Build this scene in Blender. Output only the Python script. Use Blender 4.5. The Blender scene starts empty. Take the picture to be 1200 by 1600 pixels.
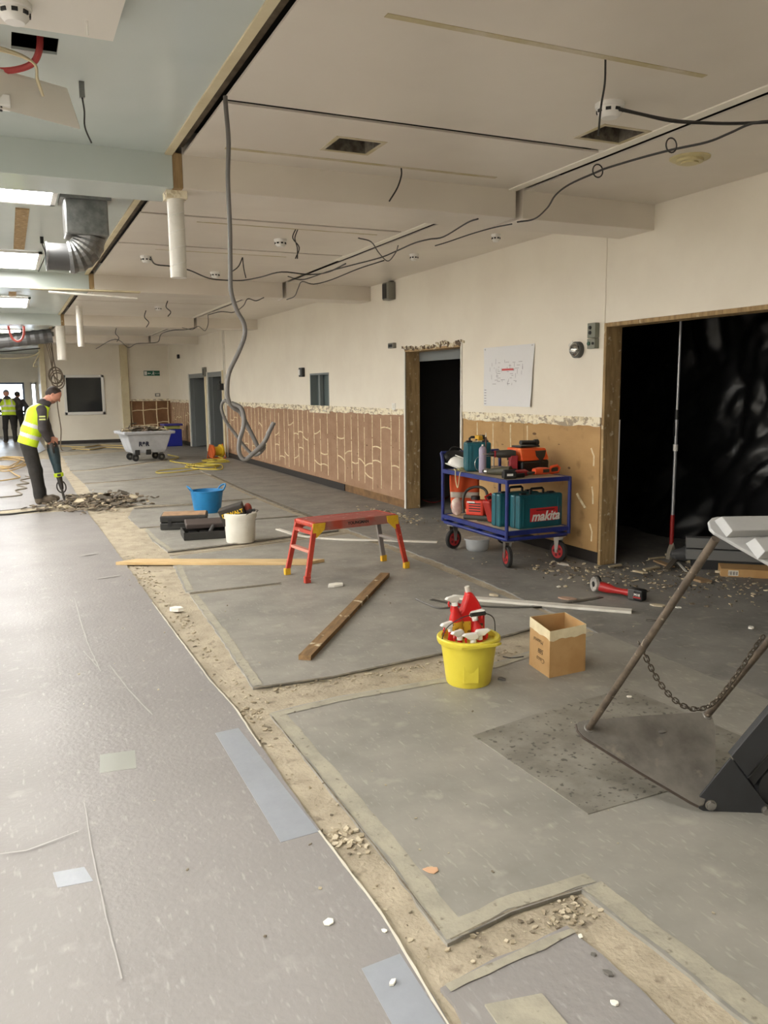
import bpy, bmesh, math, random
import numpy as np
from mathutils import Vector, Matrix, noise as mnoise
from itertools import product
random.seed(7)
PI = math.pi
SC = bpy.context.scene
COL = SC.collection

# ------------------------------------------------------------------ camera
CAM = Vector((0, 0, 1.62)); FPX = 1290.0
def _basis():
    vx, vy = 10 - 600, 613 - 800                    # vanishing point of the long axis of the hall
    Y = Vector((vx, vy, FPX)).normalized()
    a = 0.010
    t = -(FPX * FPX) / (vx * a + vy)
    Z = -Vector((a * t, t, FPX)).normalized()
    return Matrix((Y.cross(Z), Y, Z))
RW = _basis()                                       # world <- camera (x right, y down, z forward)
cam_d = bpy.data.cameras.new('camera'); cam = bpy.data.objects.new('camera', cam_d); COL.objects.link(cam)
cam_d.sensor_fit = 'HORIZONTAL'; cam_d.sensor_width = 36; cam_d.lens = 36 * FPX / 1200
cam_d.clip_start = 0.05; cam_d.clip_end = 200
_r = RW @ Vector((1, 0, 0)); _u = RW @ Vector((0, -1, 0)); _b = RW @ Vector((0, 0, -1))
cam.matrix_world = Matrix(((_r.x, _u.x, _b.x, CAM.x), (_r.y, _u.y, _b.y, CAM.y), (_r.z, _u.z, _b.z, CAM.z), (0, 0, 0, 1)))
SC.camera = cam
def _ray(u, v): return RW @ Vector((u - 600, v - 800, FPX))
def fz(u, v, z=0.0):                                # survey helper: point of a photo pixel on the level z
    d = _ray(u, v); return CAM + d * ((z - CAM.z) / d.z)
def fy(u, v, y):
    d = _ray(u, v); return CAM + d * (y / d.y)
def fx(u, v, x):
    d = _ray(u, v); return CAM + d * (x / d.x)

# ------------------------------------------------------------------ world and exposure
w = bpy.data.worlds.new('world'); SC.world = w; w.use_nodes = True
w.node_tree.nodes['Background'].inputs[0].default_value = (0.80, 0.90, 1.0, 1)
w.node_tree.nodes['Background'].inputs[1].default_value = 8.0
vs = SC.view_settings
vs.view_transform = 'Standard'; vs.look = 'None'; vs.gamma = 1.0; vs.use_curve_mapping = False
vs.exposure = 0.80
LIGHT = 16.0                                        # radiance of the ceiling light panels

# ------------------------------------------------------------------ helpers
def S(r, g, b):
    f = lambda c: (c / 12.92 if c <= 0.04045 else ((c + 0.055) / 1.055) ** 2.4)
    return (f(r / 255), f(g / 255), f(b / 255), 1)
_mats = {}
def M(name, c, r=0.6, metal=0.0, c2=None, ns=8.0, nd=5.0, thr=(0.42, 0.62), bump=0.0, bs=None, st=None, c3=None, n3=40.0, thr3=(0.6, 0.68), r2=None, spec=0.5, emit=0.0, trans=0.0, alpha=1.0, coat=0.0, scr=None):
    if name in _mats: return _mats[name]
    m = bpy.data.materials.new(name); m.use_nodes = True
    nt = m.node_tree; N = nt.nodes; L = nt.links; b = N['Principled BSDF']
    b.inputs['Base Color'].default_value = c; b.inputs['Roughness'].default_value = r; b.inputs['Metallic'].default_value = metal
    b.inputs['Specular IOR Level'].default_value = spec
    if trans: b.inputs['Transmission Weight'].default_value = trans
    if coat: b.inputs['Coat Weight'].default_value = coat; b.inputs['Coat Roughness'].default_value = 0.15
    if alpha < 1: b.inputs['Alpha'].default_value = alpha
    if emit:
        b.inputs['Emission Color'].default_value = c; b.inputs['Emission Strength'].default_value = emit
    if c2 or bump or c3:
        tc = N.new('ShaderNodeTexCoord'); mp = N.new('ShaderNodeMapping'); L.new(tc.outputs['Object'], mp.inputs[0])
        if st: mp.inputs['Scale'].default_value = st
        n1 = N.new('ShaderNodeTexNoise'); n1.inputs['Scale'].default_value = ns; n1.inputs['Detail'].default_value = nd; n1.inputs['Roughness'].default_value = 0.6
        L.new(mp.outputs[0], n1.inputs['Vector'])
        src = None
        if c2:
            rp = N.new('ShaderNodeValToRGB'); rp.color_ramp.elements[0].position = thr[0]; rp.color_ramp.elements[1].position = thr[1]
            rp.color_ramp.elements[0].color = c; rp.color_ramp.elements[1].color = c2
            L.new(n1.outputs['Fac'], rp.inputs[0]); src = rp.outputs[0]
            if r2 is not None:
                mr = N.new('ShaderNodeMapRange'); mr.inputs['From Min'].default_value = thr[0]; mr.inputs['From Max'].default_value = thr[1]
                mr.inputs['To Min'].default_value = r; mr.inputs['To Max'].default_value = r2
                L.new(n1.outputs['Fac'], mr.inputs['Value']); L.new(mr.outputs[0], b.inputs['Roughness'])
        if c3:
            n3n = N.new('ShaderNodeTexNoise'); n3n.inputs['Scale'].default_value = n3; n3n.inputs['Detail'].default_value = 3
            L.new(tc.outputs['Object'], n3n.inputs['Vector'])
            r3 = N.new('ShaderNodeValToRGB'); r3.color_ramp.elements[0].position = thr3[0]; r3.color_ramp.elements[1].position = thr3[1]
            mx = N.new('ShaderNodeMix'); mx.data_type = 'RGBA'
            L.new(n3n.outputs['Fac'], r3.inputs[0]); L.new(r3.outputs[0], mx.inputs['Factor'])
            if src: L.new(src, mx.inputs[6])
            else: mx.inputs[6].default_value = c
            mx.inputs[7].default_value = c3; src = mx.outputs[2]
        if scr:
            for ang, sc in ((0.55, 1.0), (-0.35, 1.3), (1.35, 0.8)):     # worn scuff lines in three directions
                mq = N.new('ShaderNodeMapping'); L.new(tc.outputs['Object'], mq.inputs[0]); mq.inputs['Rotation'].default_value = (0, 0, ang); mq.inputs['Scale'].default_value = (30 * sc, 8 * sc, 1)
                nq = N.new('ShaderNodeTexNoise'); nq.inputs['Scale'].default_value = 1.6; nq.inputs['Detail'].default_value = 2; L.new(mq.outputs[0], nq.inputs['Vector'])
                rq = N.new('ShaderNodeMapRange'); rq.inputs['From Min'].default_value = 0.64; rq.inputs['From Max'].default_value = 0.78; rq.inputs['To Max'].default_value = scr[1]; L.new(nq.outputs['Fac'], rq.inputs['Value'])
                mz = N.new('ShaderNodeMix'); mz.data_type = 'RGBA'; L.new(rq.outputs[0], mz.inputs['Factor']); L.new(src, mz.inputs[6]); mz.inputs[7].default_value = scr[0]; src = mz.outputs[2]
        if src: L.new(src, b.inputs['Base Color'])
        if bump:
            n2 = N.new('ShaderNodeTexNoise'); n2.inputs['Scale'].default_value = bs or ns * 4; n2.inputs['Detail'].default_value = 4
            L.new(mp.outputs[0], n2.inputs['Vector'])
            bp = N.new('ShaderNodeBump'); bp.inputs['Strength'].default_value = bump; bp.inputs['Distance'].default_value = 0.01
            L.new(n2.outputs['Fac'], bp.inputs['Height']); L.new(bp.outputs[0], b.inputs['Normal'])
    _mats[name] = m
    return m

class MB:
    def __init__(s): s.v = []; s.f = []; s.m = []; s.mi = 0; s.T = None
    def add(s, vs, fs):
        o = len(s.v)
        for p in vs:
            p = Vector(p); s.v.append(s.T @ p if s.T is not None else p)
        for f in fs: s.f.append(tuple(i + o for i in f)); s.m.append(s.mi)
        return s
    def box(s, c, d, rot=None):
        x, y, z = d[0] / 2, d[1] / 2, d[2] / 2
        R = rot.to_matrix() if hasattr(rot, 'to_matrix') else rot
        vs = [Vector((a * x, b * y, e * z)) for a, b, e in product((-1, 1), repeat=3)]
        if R is not None: vs = [R @ p for p in vs]
        c = Vector(c)
        return s.add([c + p for p in vs], [(0, 1, 3, 2), (4, 6, 7, 5), (0, 4, 5, 1), (2, 3, 7, 6), (0, 2, 6, 4), (1, 5, 7, 3)])
    def bb(s, x0, x1, y0, y1, z0, z1): return s.box(((x0 + x1) / 2, (y0 + y1) / 2, (z0 + z1) / 2), (x1 - x0, y1 - y0, z1 - z0))
    def cyl(s, p0, p1, r0, r1=None, n=14, cap=True):
        if r1 is None: r1 = r0
        p0 = Vector(p0); p1 = Vector(p1); d = (p1 - p0).normalized()
        a = d.orthogonal().normalized(); b = d.cross(a)
        vs = []
        for p, r in ((p0, r0), (p1, r1)):
            for i in range(n):
                t = 2 * PI * i / n; vs.append(p + (a * math.cos(t) + b * math.sin(t)) * r)
        fs = [(i, (i + 1) % n, n + (i + 1) % n, n + i) for i in range(n)]
        if cap: fs += [tuple(range(n - 1, -1, -1)), tuple(range(n, 2 * n))]
        return s.add(vs, fs)
    def tube(s, pts, r, n=8, closed=False):
        pts = [Vector(p) for p in pts]; k = len(pts)
        rs = r if isinstance(r, (list, tuple)) else [r] * k
        vs = []; a = None
        for i, p in enumerate(pts):
            if closed: d = (pts[(i + 1) % k] - pts[i - 1])
            else: d = pts[min(i + 1, k - 1)] - pts[max(i - 1, 0)]
            d = d.normalized() if d.length > 1e-9 else Vector((0, 0, 1))
            a = d.orthogonal().normalized() if a is None else (a - d * a.dot(d))
            a = a.normalized() if a.length > 1e-6 else d.orthogonal().normalized()
            b = d.cross(a)
            for j in range(n):
                t = 2 * PI * j / n; vs.append(p + (a * math.cos(t) + b * math.sin(t)) * rs[i])
        fs = []
        for i in range(k if closed else k - 1):
            i2 = (i + 1) % k
            for j in range(n): fs.append((i * n + j, i * n + (j + 1) % n, i2 * n + (j + 1) % n, i2 * n + j))
        if not closed: fs += [tuple(range(n - 1, -1, -1)), tuple(range((k - 1) * n, k * n))]
        return s.add(vs, fs)
    def lathe(s, prof, n=28, c=(0, 0, 0), sy=1.0):
        c = Vector(c); vs = []; fs = []; k = len(prof)
        for r, z in prof:
            for j in range(n):
                t = 2 * PI * j / n; vs.append(c + Vector((r * math.cos(t), r * math.sin(t) * sy, z)))
        for i in range(k - 1):
            for j in range(n): fs.append((i * n + j, i * n + (j + 1) % n, (i + 1) * n + (j + 1) % n, (i + 1) * n + j))
        fs.append(tuple(range(n - 1, -1, -1))); fs.append(tuple(range((k - 1) * n, k * n)))
        return s.add(vs, fs)
    def ext(s, poly, vec):
        poly = [Vector(p) for p in poly]; vec = Vector(vec); n = len(poly)
        vs = poly + [p + vec for p in poly]
        fs = [tuple(range(n - 1, -1, -1)), tuple(range(n, 2 * n))] + [(i, (i + 1) % n, n + (i + 1) % n, n + i) for i in range(n)]
        return s.add(vs, fs)
    def prism(s, poly, z0, z1): return s.ext([(x, y, z0) for x, y in poly], (0, 0, z1 - z0))
    def sph(s, c, r, nu=14, nv=9):
        c = Vector(c); r = (r, r, r) if not isinstance(r, (tuple, list)) else r
        vs = [c + Vector((0, 0, -r[2]))]
        for i in range(1, nv):
            t = PI * i / nv - PI / 2
            for j in range(nu):
                p = 2 * PI * j / nu; vs.append(c + Vector((r[0] * math.cos(t) * math.cos(p), r[1] * math.cos(t) * math.sin(p), r[2] * math.sin(t))))
        vs.append(c + Vector((0, 0, r[2])))
        fs = [(0, 1 + (j + 1) % nu, 1 + j) for j in range(nu)]
        for i in range(nv - 2):
            for j in range(nu): fs.append((1 + i * nu + j, 1 + i * nu + (j + 1) % nu, 1 + (i + 1) * nu + (j + 1) % nu, 1 + (i + 1) * nu + j))
        e = len(vs) - 1; b = 1 + (nv - 2) * nu
        fs += [(b + j, b + (j + 1) % nu, e) for j in range(nu)]
        return s.add(vs, fs)
    def grid(s, pts):                                # rows of points -> surface
        nr = len(pts); nc = len(pts[0])
        return s.add([p for row in pts for p in row], [(i * nc + j, i * nc + j + 1, (i + 1) * nc + j + 1, (i + 1) * nc + j) for i in range(nr - 1) for j in range(nc - 1)])
    def build(s, name, mat, parent=None, smooth=False, bev=0.0, recenter=None, thick=0.0):
        org = Vector((0, 0, 0))
        if recenter is None: recenter = parent is None
        if recenter and s.v:
            lo = [min(p[i] for p in s.v) for i in range(3)]; hi = [max(p[i] for p in s.v) for i in range(3)]
            org = Vector(((lo[0] + hi[0]) / 2, (lo[1] + hi[1]) / 2, lo[2]))
        me = bpy.data.meshes.new(name); me.from_pydata([p - org for p in s.v], [], s.f)
        mats = mat if isinstance(mat, (list, tuple)) else [mat]
        for mm in mats: me.materials.append(mm)
        if len(mats) > 1: me.polygons.foreach_set('material_index', s.m)
        bm = bmesh.new(); bm.from_mesh(me); bmesh.ops.recalc_face_normals(bm, faces=bm.faces[:]); bm.to_mesh(me); bm.free()
        if smooth:
            me.polygons.foreach_set('use_smooth', [True] * len(me.polygons)); me.set_sharp_from_angle(angle=math.radians(40))
        o = bpy.data.objects.new(name, me); COL.objects.link(o); o.location = org
        if parent is not None: o.parent = parent
        if bev:
            b = o.modifiers.new('bevel', 'BEVEL'); b.width = bev; b.segments = 2; b.limit_method = 'ANGLE'; b.angle_limit = math.radians(40)
        if thick:
            b = o.modifiers.new('solid', 'SOLIDIFY'); b.thickness = thick; b.offset = 0
        return o

def tag(o, label, cat, group=None, kind=None):
    o['label'] = label; o['category'] = cat
    if group: o['group'] = group
    if kind: o['kind'] = kind
    return o
def thing(name, label, cat, loc=(0, 0, 0), rz=0.0, group=None):
    o = bpy.data.objects.new(name, None); COL.objects.link(o); o.location = loc; o.rotation_euler = (0, 0, rz)
    o.empty_display_size = 0.1
    return tag(o, label, cat, group)
def struct(o, label=None):
    o['kind'] = 'structure'
    if label: o['label'] = label
    return o
def stuff(o): o['kind'] = 'stuff'; return o
def text(txt, size, mat, parent, mtx, shear=0.0, extr=0.0008, name='lettering', bold=0.0, spacing=1.0):
    cu = bpy.data.curves.new(name, 'FONT'); cu.body = txt; cu.size = size; cu.shear = shear; cu.extrude = extr; cu.offset = bold
    cu.align_x = 'CENTER'; cu.align_y = 'CENTER'; cu.resolution_u = 3; cu.space_character = spacing
    t = bpy.data.objects.new('tmp', cu); COL.objects.link(t)
    dg = bpy.context.evaluated_depsgraph_get()
    me = bpy.data.meshes.new_from_object(t.evaluated_get(dg)); bpy.data.objects.remove(t); bpy.data.curves.remove(cu)
    me.transform(mtx); me.materials.clear(); me.materials.append(mat); me.name = name
    o = bpy.data.objects.new(name, me); COL.objects.link(o)
    if parent is not None: o.parent = parent
    return o
def frame(x, y, z, loc):                             # matrix with the given axes (x along the writing, y up it, z out of it)
    x = Vector(x).normalized(); z = Vector(z).normalized(); y = z.cross(x) if y is None else Vector(y).normalized()
    return Matrix(((x.x, y.x, z.x, loc[0]), (x.y, y.y, z.y, loc[1]), (x.z, y.z, z.z, loc[2]), (0, 0, 0, 1)))
def copy_tree(o, parent=None, loc=None, rz=None, label=None):
    c = o.copy(); COL.objects.link(c); c.parent = parent
    if loc is not None: c.location = loc
    if rz is not None: c.rotation_euler = (0, 0, rz)
    if label: c['label'] = label
    for ch in list(o.children): copy_tree(ch, c)
    return c
def spline(pts, k=6):                                # Catmull-Rom through the points
    P = [Vector(p) for p in pts]; P = [P[0] * 2 - P[1]] + P + [P[-1] * 2 - P[-2]]
    out = []
    for i in range(1, len(P) - 2):
        for j in range(k):
            t = j / k; a, b, c, d = P[i - 1:i + 3]
            out.append(0.5 * ((2 * b) + (c - a) * t + (2 * a - 5 * b + 4 * c - d) * t * t + (3 * b - a - 3 * c + d) * t ** 3))
    out.append(P[-2].copy()); return out
def rj(a): return random.uniform(-a, a)
def jag(poly, step=0.08, amp=0.008):                 # broken edge: subdivide a plan polygon and shake it
    out = []
    for i in range(len(poly)):
        a = Vector(poly[i]); b = Vector(poly[(i + 1) % len(poly)]); d = b - a; n = max(1, int(d.length / step)); n = min(n, 160)
        nrm = Vector((-d.y, d.x)).normalized() if d.length else Vector((0, 0))
        for j in range(n):
            p = a + d * (j / n); e = 0 if n == 1 else rj(amp)
            out.append((p.x + nrm.x * e, p.y + nrm.y * e))
    return out

# ------------------------------------------------------------------ common materials
CEIL, BB, XT1, XT2, XW = 3.06, 2.86, 1.06, 3.54, 4.84
m_floorL = M('vinyl_lilac', S(144, 140, 137), 0.33, c2=S(136, 132, 129), ns=1.3, nd=6, thr=(0.35, 0.75), bump=0.22, bs=45, c3=S(154, 150, 146), n3=9, thr3=(0.60, 0.75), r2=0.42, spec=0.13, scr=(S(186, 182, 176), 0.4))
m_floorR = M('vinyl_grey', S(152, 148, 139), 0.46, c2=S(130, 127, 119), ns=2.2, nd=8, thr=(0.35, 0.7), bump=0.06, bs=24, c3=S(168, 164, 152), n3=7, thr3=(0.60, 0.80), r2=0.62, scr=(S(186, 182, 170), 0.45))
m_floorD = M('vinyl_dusty', S(138, 135, 129), 0.55, c2=S(110, 108, 104), ns=2.6, nd=9, thr=(0.35, 0.68), bump=0.08, bs=30, c3=S(158, 152, 141), n3=11, thr3=(0.58, 0.78), scr=(S(176, 170, 158), 0.35))
m_screed = M('screed', S(174, 162, 140), 0.9, c2=S(150, 139, 119), ns=5, nd=9, thr=(0.40, 0.66), bump=0.6, bs=60, c3=S(122, 111, 95), n3=13, thr3=(0.60, 0.74))
m_band = M('adhesive_band', S(164, 158, 140), 0.75, c2=S(148, 143, 128), ns=9, nd=8, thr=(0.4, 0.65), bump=0.25, bs=60, c3=S(120, 114, 100), n3=30, thr3=(0.62, 0.72))
m_wall = M('wall_paint', S(236, 229, 213), 0.5, c2=S(231, 223, 207), ns=1.2, nd=4, bump=0.02, bs=40)
m_ceilR = M('ceiling_cream', S(224, 216, 203), 0.36, c2=S(217, 208, 195), ns=0.9, nd=3, bump=0.03, bs=14)
m_ceilL = M('ceiling_blue', S(200, 208, 203), 0.22, c2=S(193, 202, 197), ns=0.8, nd=3, bump=0.03, bs=6)
m_void = M('void_dark', S(46, 40, 34), 0.9)
m_white = M('white_plastic', S(232, 230, 224), 0.4)
m_whitepaint = M('white_paint_metal', S(225, 221, 210), 0.4, c2=S(205, 200, 188), ns=6, thr=(0.5, 0.7))
m_black = M('black_plastic', S(26, 26, 27), 0.45)
m_dark = M('dark_rubber', S(34, 34, 34), 0.7)
m_cable = M('cable_black', S(44, 42, 40), 0.5)
m_cableg = M('cable_grey', S(104, 100, 95), 0.45)
m_steel = M('galvanised', S(150, 150, 148), 0.35, metal=0.9, c2=S(120, 121, 121), ns=14, thr=(0.35, 0.65))
m_chrome = M('zinc', S(185, 182, 175), 0.3, metal=1.0)
m_cream = M('cream_trim', S(214, 202, 168), 0.6, c2=S(202, 187, 150), ns=4, thr=(0.4, 0.7))
m_timber = M('rough_timber', S(176, 148, 104), 0.75, c2=S(138, 112, 76), ns=6, nd=8, st=(4, 4, 0.6), thr=(0.4, 0.66), bump=0.25, bs=30, c3=S(206, 192, 160), n3=18, thr3=(0.62, 0.7))
m_pine = M('pine', S(214, 186, 138), 0.6, c2=S(196, 164, 114), ns=5, nd=6, st=(0.6, 8, 8), thr=(0.4, 0.65), bump=0.1)
m_hard = M('hardboard', S(164, 131, 104), 0.75, c2=S(148, 115, 88), ns=3, nd=7, thr=(0.36, 0.68), bump=0.1, bs=40, c3=S(120, 90, 66), n3=7, thr3=(0.64, 0.78), st=(1, 1, 1.8))
m_hard2 = M('hardboard_ochre', S(186, 150, 100), 0.75, c2=S(170, 134, 86), ns=2.5, nd=7, thr=(0.36, 0.68), bump=0.1, bs=40, c3=S(138, 104, 64), n3=6, thr3=(0.62, 0.78), st=(1, 0.7, 1.8))
m_glue = M('glue_bead', S(232, 216, 180), 0.6, c2=S(208, 186, 146), ns=30, thr=(0.45, 0.65))
m_torn = M('torn_paint', S(238, 229, 203), 0.75, c2=S(166, 152, 131), ns=9, nd=8, thr=(0.50, 0.56), bump=0.4, bs=40, c3=S(212, 198, 165), n3=20, thr3=(0.55, 0.62), st=(1, 1, 2.2))
m_greydoor = M('grey_door', S(120, 124, 124), 0.45)
m_glassd = M('dark_glass', S(46, 50, 52), 0.06, spec=0.6)
# ================================================================== FLOOR
floor = struct(MB().bb(-14, 9, -5, 40, -0.30, -0.012).build('floor', m_screed, recenter=False), 'bare screed floor with worn vinyl sheets')
def sheet(poly, mat, z=0.0, amp=0.006, step=0.07, name='vinyl_sheet', t=0.016, bev=0.0):
    return MB().prism(jag(poly, step, amp), z - t, z).build(name, mat, floor, bev=bev)
sheet([(-14, -5), (0.90, -5), (0.925, 1.7), (0.955, 2.15), (0.945, 2.7), (0.955, 3.6), (0.965, 3.98), (0.94, 4.46), (0.92, 6.4), (0.915, 7.9), (0.91, 9.4), (0.89, 11.5), (0.9, 12.0), (-0.3, 12.0), (-0.3, 12.5), (0.9, 12.9), (0.93, 16), (0.9, 21.5), (0.5, 22), (-14, 22)], m_floorL, amp=0.005)
sheet([(-14, 22.1), (0.4, 22.1), (0.9, 25.5), (0.9, 40), (-14, 40)], m_floorL)
sheet([(0.965, 1.80), (1.17, 1.835), (1.445, 1.87), (1.455, 1.42), (1.46, -5), (0.95, -5)], m_floorL)
sheet([(1.10, 3.88), (1.47, 3.94), (2.17, 3.95), (2.63, 4.07), (3.44, 4.30), (3.50, 4.2), (3.50, -5), (1.64, -5), (1.62, 1.4), (1.60, 1.85), (1.59, 2.0), (1.32, 2.0), (1.16, 1.965), (1.07, 1.95), (1.09, 2.44), (1.09, 3.1)], m_floorR)
sheet([(1.12, 4.26), (1.58, 4.24), (2.34, 4.34), (2.95, 4.49), (3.44, 4.62), (3.46, 6.6), (3.42, 8.55), (2.81, 8.42), (1.95, 8.24), (1.36, 8.16), (1.28, 7.39), (1.215, 6.64), (1.24, 6.60), (2.0, 6.60), (2.0, 6.54), (1.23, 6.52), (1.18, 5.36)], m_floorR)
sheet([(1.38, 8.42), (1.95, 8.50), (2.81, 8.70), (3.40, 8.82), (3.36, 10.05), (2.4, 10.06), (1.40, 10.02), (1.34, 9.2)], m_floorR)
sheet([(1.34, 10.10), (1.9, 10.16), (3.33, 10.10), (3.30, 12.0), (2.9, 11.98), (2.3, 11.8), (1.5, 11.82), (1.32, 11.0)], m_floorR)
sheet([(1.2, 12.2), (2.3, 12.02), (3.3, 12.15), (3.36, 14.2), (3.42, 16.1), (1.68, 15.5), (1.15, 15.4), (1.12, 13.2)], m_floorR)
sheet([(1.15, 15.6), (1.7, 15.7), (3.42, 16.35), (3.40, 19.7), (1.5, 18.0), (1.1, 18.0)], m_floorR)
sheet([(1.1, 18.3), (1.5, 18.3), (3.4, 20.1), (3.4, 23.5), (1.2, 22.6)], m_floorR, amp=0.03, step=0.2)
sheet([(1.1, 24.2), (3.4, 24.6), (3.4, 27.7), (1.0, 27.7)], m_floorR, amp=0.05, step=0.25)
sheet([(3.46, -5), (9, -5), (9, 30), (4.84, 30), (3.48, 27.6), (3.47, 20), (3.50, 15.8), (3.40, 12.8), (3.46, 10.1), (3.52, 8.8), (3.60, 6.7), (3.53, 5.1), (3.50, 4.35), (3.46, 4.2)], m_floorD, z=-0.0006, amp=0.012)
# pale adhesive bands left along the cut edges
_bz = [0.0012]
def band(pts, wdt, name='adhesive_band', amp=0.006):
    _bz[0] += 0.0004; z = _bz[0]
    P = [Vector((p[0], p[1])) for p in pts]; L_, R_ = [], []
    Q = []
    for i in range(len(P) - 1):
        n = max(1, int((P[i + 1] - P[i]).length / 0.06))
        for j in range(n): Q.append(P[i].lerp(P[i + 1], j / n))
    Q.append(P[-1])
    for i, p in enumerate(Q):
        d = (Q[min(i + 1, len(Q) - 1)] - Q[max(i - 1, 0)]).normalized(); n = Vector((-d.y, d.x))
        L_.append((p + n * rj(amp)).to_tuple() + (z,)); R_.append((p - n * (wdt + rj(amp))).to_tuple() + (z,))
    mb = MB(); mb.grid([L_, R_]); return mb.build(name, m_band, floor)
band([(1.10, 3.87), (1.10, 3.1), (1.10, 2.44), (1.08, 1.965)], -0.075)
band([(1.10, 1.965), (1.32, 2.01), (1.66, 2.01)], -0.06)
band([(1.60, 2.0), (1.61, 1.85), (1.63, 1.4), (1.65, 0.6)], -0.075)
band([(1.13, 3.87), (1.47, 3.925), (2.17, 3.935), (2.63, 4.055), (3.4, 4.28)], 0.06)
band([(1.13, 4.28), (1.19, 5.36), (1.225, 6.5)], 0.055)
band([(1.23, 6.66), (1.30, 7.39), (1.38, 8.14)], 0.05)
band([(0.98, 1.80), (1.17, 1.82), (1.44, 1.855)], 0.03)
band([(1.36, 9.9), (1.36, 9.2), (1.40, 8.46)], -0.05)
# pale cut line along the glossy sheet and long scuffs
m_line = M('pale_cut_line', S(206, 200, 184), 0.7)
def thin(pts, wdt, mat, nm):
    b_ = band(pts, wdt, nm, amp=min(0.002, abs(wdt) * 0.35)); b_.data.materials.clear(); b_.data.materials.append(mat)
thin([(0.905, 1.2), (0.925, 1.7), (0.955, 2.15), (0.943, 2.7)], -0.008, m_line, 'cut_line')
thin([(0.951, 3.5), (0.962, 3.98), (0.936, 4.46), (0.917, 6.4)], -0.008, m_line, 'cut_line')
m_scf = M('scuff_mark', S(166, 162, 157), 0.5)
for pts, wd in (([(0.17, 3.30), (0.165, 2.9), (0.17, 2.5), (0.18, 2.2)], 0.004), ([(0.38, 6.8), (0.37, 6.1), (0.37, 5.5), (0.39, 4.9)], 0.007), ([(0.45, 5.0), (0.50, 4.5), (0.56, 4.1)], 0.007), ([(0.33, 5.35), (0.38, 5.0)], 0.006), ([(-0.2, 3.05), (-0.05, 3.02), (0.13, 3.08)], 0.006), ([(0.55, 8.6), (0.72, 8.65)], 0.03), ([(0.60, 7.45), (0.80, 7.5)], 0.025)):
    thin(pts, wd, m_scf, 'scuff_mark')
m_crack = M('dirt_line', S(96, 88, 76), 0.9, c2=S(130, 120, 102), ns=20)
for pts, wd in (([(1.12, 4.25), (1.58, 4.23), (2.34, 4.33), (2.95, 4.48), (3.42, 4.61)], 0.02), ([(1.36, 8.16), (1.95, 8.24), (2.81, 8.42), (3.4, 8.54)], -0.03), ([(1.38, 8.43), (1.95, 8.51), (2.81, 8.71), (3.4, 8.83)], 0.035), ([(1.24, 6.57), (2.0, 6.57)], 0.03), ([(1.40, 10.05), (2.4, 10.10), (3.34, 10.07)], 0.05), ([(1.5, 11.85), (2.3, 11.85), (2.9, 12.02), (3.3, 12.05)], 0.09), ([(1.15, 15.5), (1.7, 15.58), (3.42, 16.2)], 0.10), ([(3.44, 9.0), (3.40, 11), (3.38, 13), (3.46, 15.8)], 0.05), ([(1.095, 3.8), (1.085, 2.5), (1.075, 2.0)], 0.006), ([(1.08, 1.955), (1.32, 1.995), (1.59, 1.995)], 0.008)):
    thin(pts, wd, m_crack, 'dirt_line')
# patches
m_tape = M('blue_tape', S(150, 154, 160), 0.3, c2=S(142, 146, 151), ns=8, thr=(0.35, 0.7), bump=0.1)
for poly, mt in (([(0.795, 3.75), (0.91, 3.76), (0.94, 2.70), (0.79, 2.69)], m_tape), ([(0.80, 1.96), (0.925, 1.97), (0.915, 1.68), (0.79, 1.70)], m_tape),
                 ([(0.04, 2.74), (0.15, 2.73), (0.13, 2.83), (0.03, 2.84)], m_tape), ([(0.25, 3.55), (0.40, 3.53), (0.42, 3.72), (0.27, 3.74)], M('green_tape', S(146, 147, 138), 0.3))):
    MB().prism(poly, 0, 0.0012).build('floor_tape', mt, floor)
m_mat = M('rubber_sheet', S(140, 136, 126), 0.45, c2=S(116, 112, 103), ns=5, nd=8, thr=(0.4, 0.6), c3=S(80, 76, 70), n3=34, thr3=(0.60, 0.66), bump=0.15, bs=34)
tag(MB().prism([(1.885, 3.19), (2.42, 3.30), (2.95, 3.36), (3.02, 2.45), (2.31, 2.385), (1.915, 2.375)], 0.0, 0.004).build('floor_mat', m_mat), 'thin grey plastic floor protection mat with tyre prints', 'floor mat')
MB().prism([(1.02, 1.30), (1.19, 1.30), (1.20, 1.66), (1.04, 1.69)], -0.001, 0.006).build('adhesive_band', m_band, floor)

# ================================================================== CEILING
ceil = struct(MB().bb(-14, 9, -5, 40, 3.22, 3.4).build('ceiling', m_void, recenter=False), 'ceiling with cream and pale blue panels, downstand beams and open slots')
def panel(x0, x1, y0, y1, mat, holes=(), z=CEIL, t=0.012, name='ceiling_panel'):
    xs = sorted({x0, x1} | {h[i] for h in holes for i in (0, 1)}); ys = sorted({y0, y1} | {h[i] for h in holes for i in (2, 3)})
    mb = MB()
    for a, b in zip(xs, xs[1:]):
        for c, d in zip(ys, ys[1:]):
            if any(h[0] <= a and b <= h[1] and h[2] <= c and d <= h[3] for h in holes): continue
            mb.bb(a, b, c, d, z, z + t)
    return mb.build(name, mat, ceil)
BEAMS = [5.40, 11.12, 17.02, 22.9]; BW = 0.42
bays = [(-5, 5.40)] + [(b + BW, BEAMS[i + 1] if i < 3 else 27.6) for i, b in enumerate(BEAMS)]
LX0, LX1 = -0.36, 0.42
LIGHTS = [(6.45, 7.08), (9.55, 10.75), (14.1, 15.6), (18.4, 19.6), (21.2, 22.2)]
for i, (a, b) in enumerate(bays):
    hl = [(LX0, LX1, c, d) for c, d in LIGHTS if a < c < b]
    hl2 = []
    if i == 0: hl += [(0.12, 0.30, 3.88, 4.06)]
    panel(-14, 1.02, a, b, m_ceilL, hl)
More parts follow.
